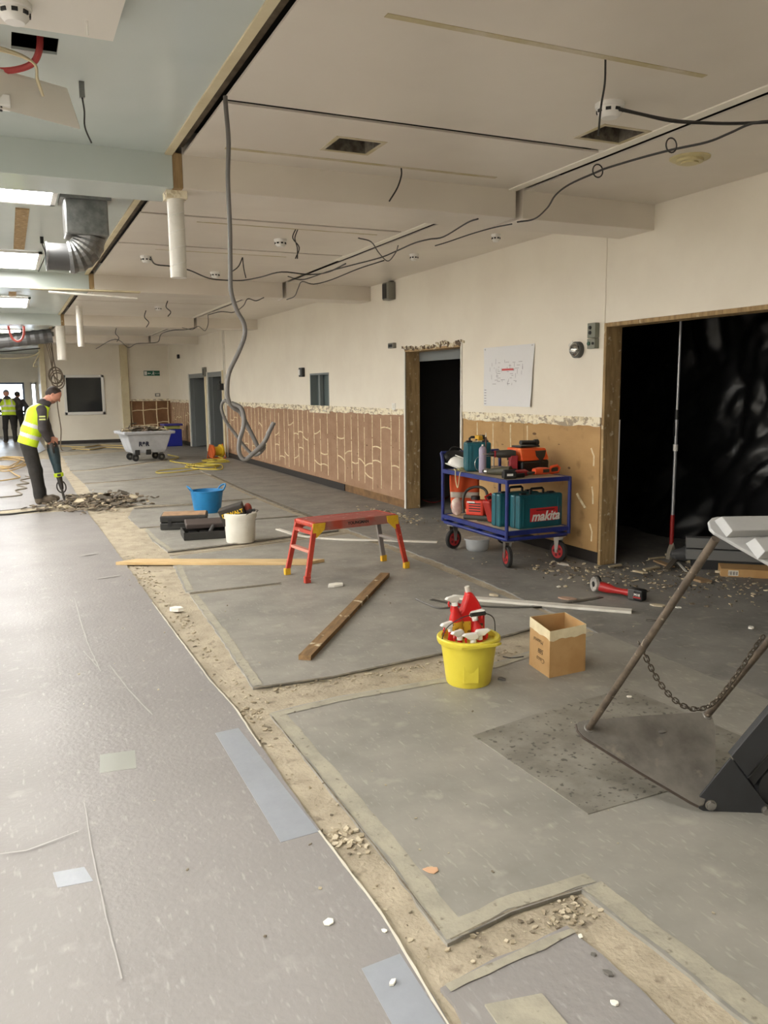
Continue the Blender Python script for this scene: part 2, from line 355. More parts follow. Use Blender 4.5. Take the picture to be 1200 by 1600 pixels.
seams = {0: [4.35], 1: [7.2, 8.7], 2: [12.9, 14.3], 3: [19.2], 4: []}
vents = {0: [(1.86, 2.13, 4.70, 4.95), (3.15, 3.44, 3.93, 4.16)], 1: [(3.08, 3.34, 6.38, 6.60)]}
for i, (a, b) in enumerate(bays):
    ys = [a] + seams[i] + [b]
    for j, (c, d) in enumerate(zip(ys, ys[1:])):
        c2 = c + (0.028 if j else 0); d2 = d - (0.028 if j < len(ys) - 2 else 0)
        panel(1.10, 3.53, c2, d2, m_ceilR, [h for h in vents.get(i, []) if c2 < h[2] < d2])
    panel(3.612, XW + 0.2, a, b, m_ceilR)
for y in BEAMS:
    MB().bb(-14, 1.03, y, y + BW, BB, 3.2).build('ceiling_beam', m_ceilL, ceil, bev=0.004)
    MB().bb(1.09, 3.53, y, y + BW, BB, 3.2).build('ceiling_beam', m_ceilR, ceil, bev=0.004)
    MB().bb(3.59, XW + 0.1, y, y + BW, BB, 3.2).build('ceiling_beam', m_ceilR, ceil, bev=0.004)
# edge strips of the two slots where partitions stood
m_void2 = M('slot_bed_brown', S(112, 98, 80), 0.85, c2=S(88, 76, 60), ns=8)
m_strip = M('slot_strip', S(244, 238, 224), 0.4)
for i, (a, b) in enumerate(bays):
    if i < 4: MB().bb(0.985, 1.03, a, b, CEIL - 0.010, CEIL + 0.06).build('slot_edge_strip', m_cream, ceil)
    x0, x1 = (a, b) if i != 1 else (5.82, 9.0)
    MB().bb(3.465, 3.535, x0, x1, CEIL - 0.008, CEIL + 0.04).build('slot_edge_strip', m_strip, ceil)
for i, (a, b) in enumerate(bays):
    MB().bb(1.03, 1.10, a, b, 3.105, 3.13).build('slot_bed', m_void2, ceil)  # brown bed added so the first slot does not go too black
    MB().bb(3.535, 3.612, a, b, 3.14, 3.16).build('slot_bed', m_void, ceil)  # coloured near black to give the second slot its deep shade
for y in BEAMS[:3]:
    o = MB().box((1.06, y + 0.05, 2.965), (0.06, 0.10, 0.21)).build('exposed_timber', m_timber, ceil, bev=0.004)
# residue stripes of removed tracks
m_res = M('track_residue', S(190, 176, 138), 0.7, c2=S(205, 194, 172), ns=5, nd=6, thr=(0.45, 0.62))
for x0, x1, y, wd in ((1.45, 3.10, 3.15, 0.035), (1.30, 3.2, 5.15, 0.035), (1.6, 3.3, 7.42, 0.02), (1.5, 2.9, 8.98, 0.02), (1.3, 3.0, 13.2, 0.03)):
    MB().bb(x0, x1, y - wd / 2, y + wd / 2, CEIL - 0.003, CEIL + 0.002).build('track_residue', m_res, ceil)
# ceiling vent openings: duct collar with wire grille
m_duct = M('vent_inside', S(120, 112, 98), 0.7, c2=S(78, 70, 60), ns=20, thr=(0.4, 0.6))
for (x0, x1, y0, y1), lab in zip([v for k in (0, 1) for v in vents[k]], ('open square ceiling vent above the middle bay with pencilled mark', 'open ceiling vent beside the white slot strip, stuffed with wire mesh', 'small open ceiling vent beyond the first beam')):
    t = thing('ceiling_vent', lab, 'vent', ((x0 + x1) / 2, (y0 + y1) / 2, CEIL))
    hx, hy = (x1 - x0) / 2, (y1 - y0) / 2
    mb = MB()
    for sx in (-1, 1): mb.bb(min(sx * hx, sx * (hx - 0.006)), max(sx * hx, sx * (hx - 0.006)), -hy, hy, 0.0, 0.14)
    for sy in (-1, 1): mb.bb(-hx, hx, min(sy * hy, sy * (hy - 0.006)), max(sy * hy, sy * (hy - 0.006)), 0.0, 0.14)
    mb.build('collar', m_duct, t)
    mb = MB()
    for k in range(1, 9): mb.bb(-hx, hx, -hy + k * hy / 4.5 - 0.002, -hy + k * hy / 4.5 + 0.002, 0.10, 0.104)
    for k in range(1, 9): mb.bb(-hx + k * hx / 4.5 - 0.002, -hx + k * hx / 4.5 + 0.002, -hy, hy, 0.104, 0.108)
    stuff(mb.build('wire_grille', m_steel, t))
    mb = MB()
    for x, X, y, Y in ((-hx - 0.025, -hx, -hy - 0.025, hy + 0.025), (hx, hx + 0.025, -hy - 0.025, hy + 0.025), (-hx, hx, -hy - 0.025, -hy), (-hx, hx, hy, hy + 0.025)): mb.bb(x, X, y, Y, -0.003, 0.001)
    mb.build('torn_rim', m_res, t)

# ================================================================== CEILING LIGHTS
m_lamp = M('lamp_diffuser', (1.0, 0.975, 0.935, 1), 0.5, emit=LIGHT)
rows = [(LX0, LX1, c, d, l) for (c, d), l in zip(LIGHTS, ('lit ceiling light panel nearest, beside the galvanised duct', 'lit ceiling light panel beyond the galvanised duct, second from the camera', 'lit ceiling light panel third along the blue ceiling', 'lit ceiling light panel fourth along the blue ceiling, above the pink cable', 'farthest lit ceiling light panel along the blue ceiling'))]
rows.append((LX0, LX1, 0.9, 1.9, None))
for xx in (-3.4, -6.4, -9.4, -12.4):
    for yy in ((0.4, 3.4, 6.6, 9.6, 13.4, 18.4, 24.0) if xx > -4 else (-3.0, 0.4, 3.4, 6.6, 9.6, 13.4, 18.4, 24.0)):
        rows.append((xx, xx + 1.2, yy, yy + 1.4, None))
rows.append((-1.0, -0.3, 29.2, 30.4, None)); rows.append((0.0, 0.6, 31.5, 32.7, None))
for x0, x1, c, d, lab in rows:
    t = thing('ceiling_light', lab or 'lit flat ceiling light panel in the hall ceiling outside the view', 'light', ((x0 + x1) / 2, (c + d) / 2, CEIL - 0.03), 0, 'lit ceiling light panels')
    hx, hy = (x1 - x0) / 2 + 0.02, (d - c) / 2 + 0.02
    mb = MB()
    for x, X, y, Y in ((-hx, -hx + 0.035, -hy, hy), (hx - 0.035, hx, -hy, hy), (-hx, hx, -hy, -hy + 0.035), (-hx, hx, hy - 0.035, hy)): mb.bb(x, X, y, Y, 0.005, 0.028)
    mb.build('frame', m_white, t)
    MB().bb(-hx + 0.03, hx - 0.03, -hy + 0.03, hy - 0.03, 0.012, 0.022).build('diffuser', m_lamp, t)

# ================================================================== RIGHT WALL
OPEN = [(2.9, 5.97, -0.02, 2.17), (8.49, 10.02, -0.02, 2.12), (12.88, 13.83, 1.25, 1.89), (20.30, 21.92, -0.02, 2.08), (22.25, 24.35, -0.02, 2.08)]
def holed(y0, y1, z0, z1, holes):
    ys = sorted({y0, y1} | {min(max(h[i], y0), y1) for h in holes for i in (0, 1)}); zs = sorted({z0, z1} | {min(max(h[i], z0), z1) for h in holes for i in (2, 3)})
    for a, b in zip(ys, ys[1:]):
        for c, d in zip(zs, zs[1:]):
            if b - a < 1e-6 or d - c < 1e-6 or any(h[0] <= a and b <= h[1] and h[2] <= c and d <= h[3] for h in holes): continue
            yield a, b, c, d
mb = MB()
for a, b, c, d in holed(-5, 27.7, -0.012, 3.2, OPEN): mb.bb(XW + 0.02, XW + 0.17, a, b, c, d)
wallR = struct(mb.build('wall_right', m_hard, recenter=False), 'cream painted wall stripped to brown hardboard below')
# plaster skin with ragged lower edge
def plaster(y0, y1, z0, z1, holes, x=XW, rag=True):
    mb = MB()
    for a, b, c, d in holed(y0, y1, z0, z1, holes): mb.bb(x, x + 0.02, a, b, c, d)
    return mb.build('plaster_skin', m_wall, wallR)
plaster(5.97, 27.7, 1.34, 3.2, OPEN)
plaster(-5, 5.97, 0.0, 3.2, OPEN, x=XW + 0.008)
# torn paint band between plaster and hardboard
def torn(y0, y1):
    n = int((y1 - y0) / 0.035); top = []; bot = []
    for i in range(n + 1):
        y = y0 + (y1 - y0) * i / n
        q = mnoise.noise(Vector((y * 2.2, 3.1, 0))) + 0.5 * mnoise.noise(Vector((y * 9, 1.7, 0)))
        top.append((XW + 0.002, y, 1.345)); bot.append((XW + 0.004, y, 1.255 + 0.032 * q))
    mb = MB(); mb.grid([bot, top]); mb.build('torn_plaster', m_torn, wallR, thick=0.014)
segs = [(5.99, 8.47), (10.04, 12.86), (12.86, 13.85), (13.85, 20.28), (24.37, 27.6)]
for a, b in segs: torn(a, b)
# hardboard sheets and glue beads
def beads(mb, y0, y1, x, z0, z1, step=0.30, axis='y', dens=1.0):
    def P(y, z): return (x, y, z) if axis == 'y' else (y, x, z)
    y = y0 + step * 0.5; cols = []
    while y < y1 - 0.05:
        cols.append(y); ph = random.random() * 9
        z = z0 + random.random() * 0.1
        while z < z1 - 0.05:
            zt = min(z1 - 0.01, z + random.uniform(0.25, 1.1)); pts = []; rr = []
            n = max(3, int((zt - z) / 0.05))
            for i in range(n + 1):
                zz = z + (zt - z) * i / n
                pts.append(P(y + 0.012 * mnoise.noise(Vector((zz * 4, ph, 0))), zz)); rr.append(0.008 + 0.005 * abs(mnoise.noise(Vector((zz * 11, ph, 2)))))
            mb.tube(pts, rr, 5); z = zt + random.choice((0.01, 0.02, 0.08))
        y += step * random.uniform(0.8, 1.2)
    for a, b in zip(cols, cols[1:]):
        for k in range(2 if random.random() < 0.75 * dens else 1):
            if random.random() > 0.8 * dens: continue
            z = random.uniform(z0 + 0.15, z1 - 0.15); s = random.choice((-1, 0, 0, 1)) * 0.07
            sg = random.choice((-1, 1)); pts = [P(a + (b - a) * t, z + s * t + 0.02 * math.sin(t * 3) * sg) for t in (0, .25, .5, .75, 1)]
            mb.tube(spline(pts, 2), 0.011, 5)
def boards(y0, y1, width, mat, z0=0.11, z1=1.275):
    y = y0
    while y < y1 - 0.02:
        e = min(y + width, y1); MB().bb(XW + 0.006, XW + 0.022, y + 0.002, e - 0.002, z0, z1).build('hardboard_panel', mat, wallR); y = e
for a, b in segs:
    if a == 12.86:
        boards(a, b, 1.0, m_hard, z1=1.235)
    else: boards(a, b, 1.22, m_hard2 if a < 8 else m_hard)
mb = MB()
for a, b in ((10.06, 12.86), (12.86, 13.85), (13.85, 20.25), (24.4, 27.5)): beads(mb, a, b, XW + 0.006, 0.14, 1.25)
stuff(mb.build('glue_beads', m_glue, wallR, smooth=True))
mb = MB()
beads(mb, 7.0, 8.45, XW + 0.006, 0.7, 1.24, 0.30, dens=0.0)
for z in (0.2, 0.55, 0.9):
    mb.tube([(XW + 0.006, 6.08 + rj(.02), z), (XW + 0.006, 6.07, z + 0.09), (XW + 0.006, 6.10 + rj(.02), z + 0.16)], 0.009, 5)
mb.tube(spline([(XW + 0.006, 6.30, 0.62), (XW + 0.006, 6.24, 0.56), (XW + 0.006, 6.17, 0.50)], 4), 0.016, 5)
stuff(mb.build('glue_beads', m_glue, wallR, smooth=True))
# screw holes, stains and conduit chase on the plaster: small dark gouges
mb = MB()
for i in range(46):
    y = random.choice((random.uniform(10.2, 12.8), random.uniform(6.1, 8.4), random.uniform(13.9, 19))); z = random.uniform(0.25, 1.2)
    mb.sph((XW + 0.008, y, z), (0.004, random.uniform(.006, .05), random.uniform(.005, .018)), 7, 5)
stuff(mb.build('board_gouges', M('board_scar', S(112, 84, 58), 0.9), wallR))
# skirtings
m_skirt = M('black_skirting', S(44, 40, 38), 0.5)
struct(MB().bb(XW - 0.012, XW + 0.02, 12.25, 20.28, 0.0, 0.105).build('baseboard_right', m_skirt, bev=0.003), 'black skirting board along the stripped wall')
struct(MB().bb(XW + 0.006, XW + 0.02, 10.04, 12.25, 0.0, 0.11).build('baseboard_right', M('skirting_scar', S(128, 96, 60), 0.8, c2=S(104, 78, 50), ns=6)), 'bare brown strip where the skirting was pulled off')
struct(MB().bb(XW - 0.012, XW + 0.02, 24.37, 27.6, 0.0, 0.105).build('baseboard_right', m_skirt), 'black skirting beyond the far doorways')
struct(MB().bb(XW + 0.012, XW + 0.02, 5.99, 8.47, 0.0, 0.11).build('baseboard_right', M('skirting_gap_shade', S(38, 32, 28), 0.9)), 'dark strip painted as the shaded gap where skirting is missing under ochre hardboard')  # thin strip coloured near black for the shade in the recess
# big opening: timber lining and header
def lining(name, label, y0, y1, z1, depth=0.17, w=0.03, right=True, mat=m_timber, x=XW):
    t = bpy.data.objects.new(name, None); COL.objects.link(t); struct(t, label); t.location = (x, (y0 + y1) / 2, 0)
    h = (y1 - y0) / 2
    MB().bb(-0.004, depth, h - w, h, 0, z1).build('jamb', mat, t, bev=0.004)
    if right: MB().bb(-0.004, depth, -h, -h + w, 0, z1).build('jamb', mat, t, bev=0.004)
    MB().bb(-0.004, depth, -h + w, h - w, z1 - w, z1).build('head', mat, t, bev=0.004)
    return t
l1 = lining('door_1', 'rough timber lining of the wide opening closed with black plastic', 2.9, 5.97, 2.17, 0.17, 0.035)
MB().bb(0.165, 0.18, 1.50, 1.53, 0.0, 1.32).build('white_trim', m_white, l1)
l2 = lining('door_2', 'rough timber lining of the dark doorway beside the pinned drawing', 8.49, 10.02, 2.12, 0.21, 0.03)
mb = MB(); mb.bb(-0.012, 0.006, 0.735, 0.775, 0, 2.10); mb.build('white_edge', m_whitepaint, l2)
mb = MB(); mb.bb(-0.012, 0.006, -0.775, -0.745, 0.1, 2.14); mb.build('white_edge', m_whitepaint, l2)
mb = MB(); mb.bb(0.20, 0.24, -0.73, 0.73, 1.97, 2.09); mb.build('grey_head_panel', m_greydoor, l2)
mb = MB()                                            # torn plaster above the doorway
for i in range(26):
    y = -0.78 + 1.56 * i / 25; mb.box((-0.004 + rj(.003), y, 2.14 + rj(.02)), (0.02, random.uniform(.05, .11), random.uniform(.02, .05)), Matrix.Rotation(rj(.4), 3, 'X'))
stuff(mb.build('torn_plaster_edge', M('torn_edge', S(216, 204, 176), 0.8, c2=S(96, 78, 58), ns=14, thr=(0.46, 0.54)), l2))
for (y0, y1), nm, lab in (((20.30, 21.92), 'door_3', 'far grey doorway beside the conduit drop'), ((22.25, 24.35), 'door_4', 'farthest grey doorway in the stripped wall')):
    t = lining(nm, lab, y0, y1, 2.08, 0.17, 0.12, mat=m_greydoor)
    h = (y1 - y0) / 2
    MB().bb(-0.02, 0.004, -h - 0.16, -h, 0, 2.10).build('architrave', m_cream, t)
    MB().bb(-0.02, 0.004, h, h + 0.10, 0, 2.10).build('architrave', m_whitepaint, t)
    d = MB().box((0.5, h - 0.10, 1.02), (0.82, 0.045, 2.0), Matrix.Rotation(0.06, 3, 'Z')).build('door_leaf', m_greydoor, t)
    MB().cyl((0.8, h - 0.15, 1.02), (0.8, h - 0.22, 1.02), 0.012).build('handle', m_chrome, d)
# small wall window
t = bpy.data.objects.new('window_1', None); COL.objects.link(t); t.location = (XW, 13.355, 1.25); struct(t, 'small vision panel with grey frame in the stripped wall')
m_wf = M('window_grey', S(118, 126, 126), 0.45)
mb = MB()
for y0, y1, z0, z1 in ((-0.475, -0.44, 0, 0.64), (0.44, 0.475, 0, 0.64), (-0.475, 0.475, 0, 0.03), (-0.475, 0.475, 0.61, 0.64)): mb.bb(0.0, 0.17, y0, y1, z0, z1)
mb.build('window_frame', m_wf, t)
MB().bb(0.12, 0.128, -0.44, 0.44, 0.03, 0.61).build('pane', M('pane_grey', S(96, 108, 108), 0.05, spec=0.6), t)
MB().bb(0.05, 0.11, 0.10, 0.18, 0.03, 0.61).build('mullion', m_wf, t)
MB().bb(-0.012, 0.0, -0.49, 0.49, -0.03, 0.004).build('window_sill', m_torn, t)
# dark rooms behind the wall
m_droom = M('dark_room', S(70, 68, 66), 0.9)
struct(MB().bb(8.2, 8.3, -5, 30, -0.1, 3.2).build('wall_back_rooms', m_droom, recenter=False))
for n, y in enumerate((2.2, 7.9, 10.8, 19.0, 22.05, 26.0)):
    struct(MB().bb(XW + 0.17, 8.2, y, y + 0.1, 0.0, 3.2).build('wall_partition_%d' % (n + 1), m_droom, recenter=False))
# ================================================================== FAR END, LEFT AND BACK WALLS
YF = 27.6
FO = [(1.66, 2.77, 0.96, 2.08)]
mb = MB()
for a, b, c, d in holed(1.02, 4.86, 0, 3.2, FO): mb.bb(a, b, YF, YF + 0.16, c, d)
wallF = struct(mb.build('wall_far', m_wall, recenter=False), 'white far end wall with dark internal window')
MB().bb(3.57, 4.84, YF - 0.018, YF - 0.002, 0.05, 1.30).build('hardboard_panel', M('hardboard_dark', S(136, 98, 66), 0.75, c2=S(120, 84, 54), ns=3, thr=(0.4, 0.65)), wallF)
mb = MB()
for x in (3.62, 3.98, 4.40, 4.76): mb.tube([(x, YF - 0.02, 0.1), (x + 0.01, YF - 0.02, 0.5), (x - 0.01, YF - 0.02, 0.9), (x, YF - 0.02, 1.28)], 0.018, 5)
for x, X, z in ((3.6, 3.98, 0.98), (3.98, 4.40, 1.0), (4.4, 4.76, 1.03), (3.98, 4.4, 0.52), (3.62, 3.98, 0.5), (4.4, 4.76, 0.6)): mb.tube([(x, YF - 0.02, z), ((x + X) / 2, YF - 0.02, z + 0.03), (X, YF - 0.02, z + 0.02)], 0.016, 5)
stuff(mb.build('glue_beads', m_glue, wallF))
MB().bb(3.57, 4.84, YF - 0.012, YF - 0.001, 1.30, 1.36).build('torn_plaster', m_torn, wallF)
struct(MB().bb(3.33, 3.56, YF - 0.10, YF, 0, 3.06).build('trim_1', m_cream, bev=0.01), 'cream post on the far wall beside the brown boarding')
struct(MB().bb(0.98, 1.13, YF - 0.10, YF + 0.2, 0, 3.06).build('trim_2', m_cream, bev=0.01), 'cream corner post at the end of the far wall')
struct(MB().bb(1.13, 3.33, YF - 0.015, YF, 0.0, 0.11).build('baseboard_far', m_skirt), 'black skirting along the far wall')
t = bpy.data.objects.new('window_2', None); COL.objects.link(t); t.location = (2.215, YF, 0.96); struct(t, 'dark internal window with white frame in the far wall')
mb = MB()
for x0, x1, z0, z1 in ((-0.60, -0.52, -0.06, 1.17), (0.52, 0.60, -0.06, 1.17), (-0.60, 0.60, -0.06, 0.03), (-0.60, 0.60, 1.09, 1.17)): mb.bb(x0, x1, -0.03, 0.10, z0, z1)
mb.build('window_frame', m_white, t, bev=0.006)
MB().bb(-0.53, 0.53, 0.03, 0.04, 0.02, 1.1).build('pane', m_glassd, t)
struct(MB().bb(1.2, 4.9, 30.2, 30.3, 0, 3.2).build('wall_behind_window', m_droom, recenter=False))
mb = MB()
for a, b, c, d in holed(-14, 1.2, 0, 3.2, [(-1.8, 0.62, 0.75, 1.98), (0.82, 1.06, 0.3, 1.98)]): mb.bb(a, b, 34, 34.15, c, d)
struct(mb.build('wall_end_room', m_wall, recenter=False))
m_bluefr = M('blue_frame', S(120, 132, 158), 0.5)
for n, (x0, x1, z0, z1) in enumerate(((-1.8, 0.62, 0.75, 1.98), (0.82, 1.06, 0.3, 1.98))):
    t = bpy.data.objects.new('window_%d' % (n + 3), None); COL.objects.link(t); t.location = ((x0 + x1) / 2, 34.0, z0); struct(t, 'bright daylight window at the far end of the hall' if n == 0 else 'narrow bright side light beside the far window')
    h = (x1 - x0) / 2; H = z1 - z0; mb = MB()
    for a, b, c, d in ((-h, -h + 0.07, 0, H), (h - 0.07, h, 0, H), (-h, h, 0, 0.07), (-h, h, H - 0.07, H)): mb.bb(a, b, 0.0, 0.1, c, d)
    mb.build('window_frame', m_bluefr if n == 0 else m_white, t)
    mp = M('clear_pane', (1, 1, 1, 1), 0.02, trans=1.0); MB().bb(-h + 0.06, h - 0.06, 0.05, 0.056, 0.06, H - 0.06).build('pane', mp, t)
struct(MB().bb(1.12, 1.2, YF + 0.16, 34, 0, 3.2).build('wall_end_room_side', m_wall, recenter=False))
struct(MB().bb(-14.1, -14, -5, 40, -0.1, 3.3).build('wall_left', m_wall, recenter=False))
struct(MB().bb(-14, 9, -5.1, -5, -0.1, 3.3).build('wall_back', m_wall, recenter=False))
struct(MB().bb(-14, 1.2, 27.7, 34.0, 3.02, 3.2).build('trim_3', m_ceilL, recenter=False))
# ================================================================== CEILING AND WALL FITTINGS
def dome(name, lab, loc, r=0.055, h=0.06, grp='smoke detectors', mat=None, yellow=False):
    t = thing(name, lab, 'detector', loc, 0, grp)
    mt = M('aged_plastic', S(208, 196, 150), 0.5) if yellow else m_white
    MB().lathe([(r, 0), (r, -0.018), (r * 0.93, -0.022)], 22).build('base', mt, t, smooth=True)
    MB().lathe([(r * 0.86, -0.021), (r * 0.86, -0.028), (r * 0.80, -h * 0.75), (r * 0.55, -h)], 22).build('head', mt, t, smooth=True)
    mb = MB()
    for k in range(8):
        a = k * PI / 4; mb.box((r * 0.84 * math.cos(a), r * 0.84 * math.sin(a), -h * 0.55), (0.008, r * 0.35, h * 0.2), Matrix.Rotation(a, 3, 'Z'))
    mb.build('slots', m_dark, t)
    return t
for (u, v), r, lab in (((953, 162), 0.075, 'white round detector base nearest, under the cream ceiling beside the hanging wire'), ((438, 374), 0.062, 'white smoke detector in the second bay near the middle of its ceiling'), ((775, 366), 0.045, 'small white detector on the ceiling strip above the wall-mounted speaker side'), ((647, 397), 0.05, 'small white detector on the ceiling strip left of the box speaker wall'), ((228, 400), 0.06, 'white detector base in the second bay beside the leftmost black cable'), ((336, 425), 0.06, 'white detector base just beyond the grey hanging conduit'), ((247, 479), 0.06, 'small far detector in the third bay ceiling')):
    p = fz(u, v, CEIL); dome('smoke_detector', lab, p, r, 0.07)
p = fz(1078, 246, CEIL)
t = thing('ceiling_diffuser', 'yellowed round ceiling diffuser beside the right wall', 'vent', p)
MB().lathe([(0.125, 0), (0.125, -0.008), (0.115, -0.014)], 30).build('flange', M('aged_plastic', S(208, 196, 150), 0.5), t, smooth=True)
for r, z in ((0.085, -0.03), (0.055, -0.04)): MB().lathe([(r, z + 0.018), (r, z), (r - 0.012, z)], 26).build('ring', M('aged_plastic', S(208, 196, 150), 0.5), t, smooth=True)
# cables
def cable(pts, r, lab, name='cable', mat=None, k=5, n=6, grp=None):
    mb = MB(); mb.tube(spline(pts, k), r, n); return tag(mb.build(name, mat or m_cable, smooth=True), lab, 'cable', grp)
def zc(px, z): return [fz(u, v, z) for u, v in px]
ZK = 2.825
cable(zc([(1215, 188), (1175, 193), (1140, 208), (1105, 222), (1050, 234), (1000, 247), (950, 262), (930, 270), (890, 288), (868, 305), (855, 325), (835, 342), (808, 347)], ZK), 0.006, 'black cable sagging along the right-hand ceiling slot beside the yellowed diffuser')
for u, v in ((1049, 227), (934, 267)):
    c = fz(u, v, ZK); mb = MB(); mb.tube([c + Vector((0.035 * math.cos(a), 0, 0.035 * math.sin(a) - 0.0)) for a in np.linspace(0, 2 * PI, 18)[:-1]], 0.004, 6, True)
    tag(mb.build('cable_ring', m_cable, smooth=True), 'small wire loop hooked on the sagging cable near the yellowed diffuser' if u > 1000 else 'small wire loop hooked on the sagging cable near the first beam', 'cable ring', 'cable hanger rings')
mb = MB()
for d in (0, 0.014): mb.tube(spline(zc([(968, 170 + d * 60), (1000, 178), (1050, 188 + d * 80), (1100, 192), (1150, 193), (1215, 190)], 3.03 - 0.07), 5), 0.008, 6)
tag(mb.build('cable_bundle', m_cable, smooth=True), 'thick black cable pair crossing the white slot strip to the right edge', 'cable')
cable([fz(946, 93, CEIL), fz(946, 93, CEIL) + Vector((0, 0.0, -0.10)), fz(946, 93, CEIL) + Vector((-0.01, 0.01, -0.20)), fz(946, 93, CEIL) + Vector((-0.02, 0.01, -0.32))], 0.005, 'short black wire hanging straight from the near residue stripe')
b = fz(627, 262, CEIL); cable([b, b + Vector((0.0, 0, -0.05)), b + Vector((-0.03, 0, -0.13)), b + Vector((-0.09, 0, -0.22))], 0.005, 'short curved black wire dangling below the first beam stripe')
cable(zc([(747, 342), (730, 348), (693, 370), (670, 374), (647, 380), (620, 392), (593, 403), (547, 415), (510, 425), (473, 437), (450, 432)], ZK), 0.006, 'long black cable running along the ceiling slot of the second bay')
cable(zc([(235, 402), (243, 413), (267, 416), (295, 422), (327, 435), (357, 438), (380, 438), (407, 433), (440, 425), (483, 429), (513, 425), (540, 412)], ZK), 0.007, 'black cable sagging across the second bay behind the white pipe')
cable(zc([(800, 350), (770, 356), (735, 366), (700, 378), (680, 384)], ZK), 0.005, 'grey-black cable pair beyond the notch of the first beam')
cable(zc([(448, 468), (460, 463), (466, 450), (472, 440), (490, 444), (518, 437), (560, 420), (600, 407)], ZK), 0.006, 'black cable hooked down at the second beam notch')
cable(zc([(560, 372), (580, 378), (592, 395), (606, 408), (618, 395), (622, 384)], ZK), 0.005, 'tangled black cable loop below the second bay detector base')
cable(zc([(325, 492), (345, 487), (365, 488), (380, 478), (387, 467), (400, 470), (412, 465)], ZK), 0.007, 'black cable tangled along the third bay slot')
cable(zc([(325, 492), (325, 507), (320, 517), (310, 510), (300, 515), (285, 512)], ZK), 0.007, 'black cable curl hanging below the third beam')
cable(zc([(150, 545), (180, 530), (200, 543), (213, 537), (232, 536), (247, 534), (252, 522), (270, 516), (290, 515), (305, 512)], ZK), 0.009, 'black cable looping along the far ceiling slot')
b = fz(462, 358, CEIL); mb = MB()
for d in (0, 0.02): mb.tube(spline([b + Vector((d, 0, 0)), b + Vector((d - 0.03, 0, -0.08)), b + Vector((0.03 - d, 0, -0.16)), b + Vector((-0.01 + d, 0, -0.26))], 5), 0.005, 6)
tag(mb.build('cable_tail', m_cable, smooth=True), 'twisted pair of short black wires beside the second bay detector', 'cable')
b = fz(379, 402, CEIL); mb = MB()
mb.tube(spline([b, b + Vector((0.01, 0, -0.12)), b + Vector((0.03, 0, -0.22))], 5), 0.006, 6); mb.tube(spline([b, b + Vector((-0.05, 0, -0.10)), b + Vector((-0.14, 0, -0.17))], 5), 0.006, 6)
tag(mb.build('cable_tail', m_cable, smooth=True), 'forked black wires hanging beside the grey conduit in the second bay', 'cable')
for (u, v), L, lab in (((262, 470), 0.25, 'short black wire stub hanging in the third bay'), ((228, 485), 0.3, 'curly black wire hanging left in the third bay'), ((182, 512), 0.32, 'short black wire hanging in the fourth bay ceiling')):
    b = fz(u, v, CEIL); cable([b, b + Vector((-0.03, 0, -L * .4)), b + Vector((0.04, 0, -L * .7)), b + Vector((-0.01, 0, -L))], 0.008, lab)
# the hanging grey flexible conduit
pts = [fy(u, v, 4.25) for u, v in ((352, 150), (353, 170), (357, 220), (356, 280), (359, 350), (360, 420), (361, 455), (370, 485), (381, 505), (382, 525), (372, 552), (358, 582), (355, 610), (358, 628), (366, 638))]
tail = [((376, 645), 4.25), ((388, 668), 4.22), ((399, 690), 4.2), ((406, 703), 4.2), ((412, 700), 4.2), ((410, 696), 4.24)]
mb = MB(); mb.tube(spline(pts + [fy(u, v, y) for (u, v), y in tail], 6), 0.0115, 10)
loop = [((366, 638), 4.25), ((352, 626), 4.27), ((346, 636), 4.30), ((352, 656), 4.31), ((366, 676), 4.31), ((386, 702), 4.30), ((398, 711), 4.28), ((408, 706), 4.26), ((414, 694), 4.24)]
mb.tube(spline([fy(u, v, y) for (u, v), y in loop], 6), 0.0085, 8)
l2_ = [((362, 630), 4.25), ((376, 637), 4.22), ((381, 652), 4.20), ((380, 668), 4.19), ((374, 690), 4.19), ((374, 708), 4.19), ((382, 718), 4.18), ((394, 710), 4.17), ((412, 692), 4.16), ((421, 674), 4.15), ((428, 660), 4.14)]
mb.tube(spline([fy(u, v, y) for (u, v), y in l2_], 6), 0.0115, 10)
tag(mb.build('flexible_conduit', m_cableg, smooth=True), 'grey flexible conduit hanging from the ceiling slot with coiled loops at its end', 'conduit')
# white hanging pipes
def pipe(name, lab, p, r, z0, z1, seam=True):
    t = thing(name, lab, 'pipe', (p[0], p[1], z0), 0, 'cut-off white pipes')
    h = z1 - z0
    mb = MB(); mb.lathe([(r, 0), (r, h), (r - 0.004, h), (r - 0.004, 0.01)], 22); mb.build('tube', m_whitepaint, t, smooth=True)
    if seam:
        mb = MB(); pts = [((r + 0.001) * math.cos(a), (r + 0.001) * math.sin(a), 0.01 + (h - 0.02) * a / (10 * PI)) and Vector(((r + 0.001) * math.cos(a), (r + 0.001) * math.sin(a), 0.01 + (h - 0.02) * a / (10 * PI))) for a in np.linspace(0, 10 * PI, 120)]
        mb.tube(pts, 0.0025, 4); mb.build('spiral_seam', m_white, t)
    return t
t = pipe('white_pipe', 'white spiral pipe stub hanging from the first beam, nearest of the cut pipes', (1.06, 5.52), 0.052, 2.335, 2.86)
MB().box((0, 0, 0.505), (0.13, 0.13, 0.05)).build('torn_collar', m_torn, t)
pipe('white_pipe', 'thin white pipe hanging beyond the second beam, right of the pair', (1.22, 15.2), 0.055, 2.38, CEIL - 0.0, False)
pipe('white_pipe', 'short white pipe hanging under the third beam, left of the pair', (1.02, 17.2), 0.085, 2.22, 2.86, False)
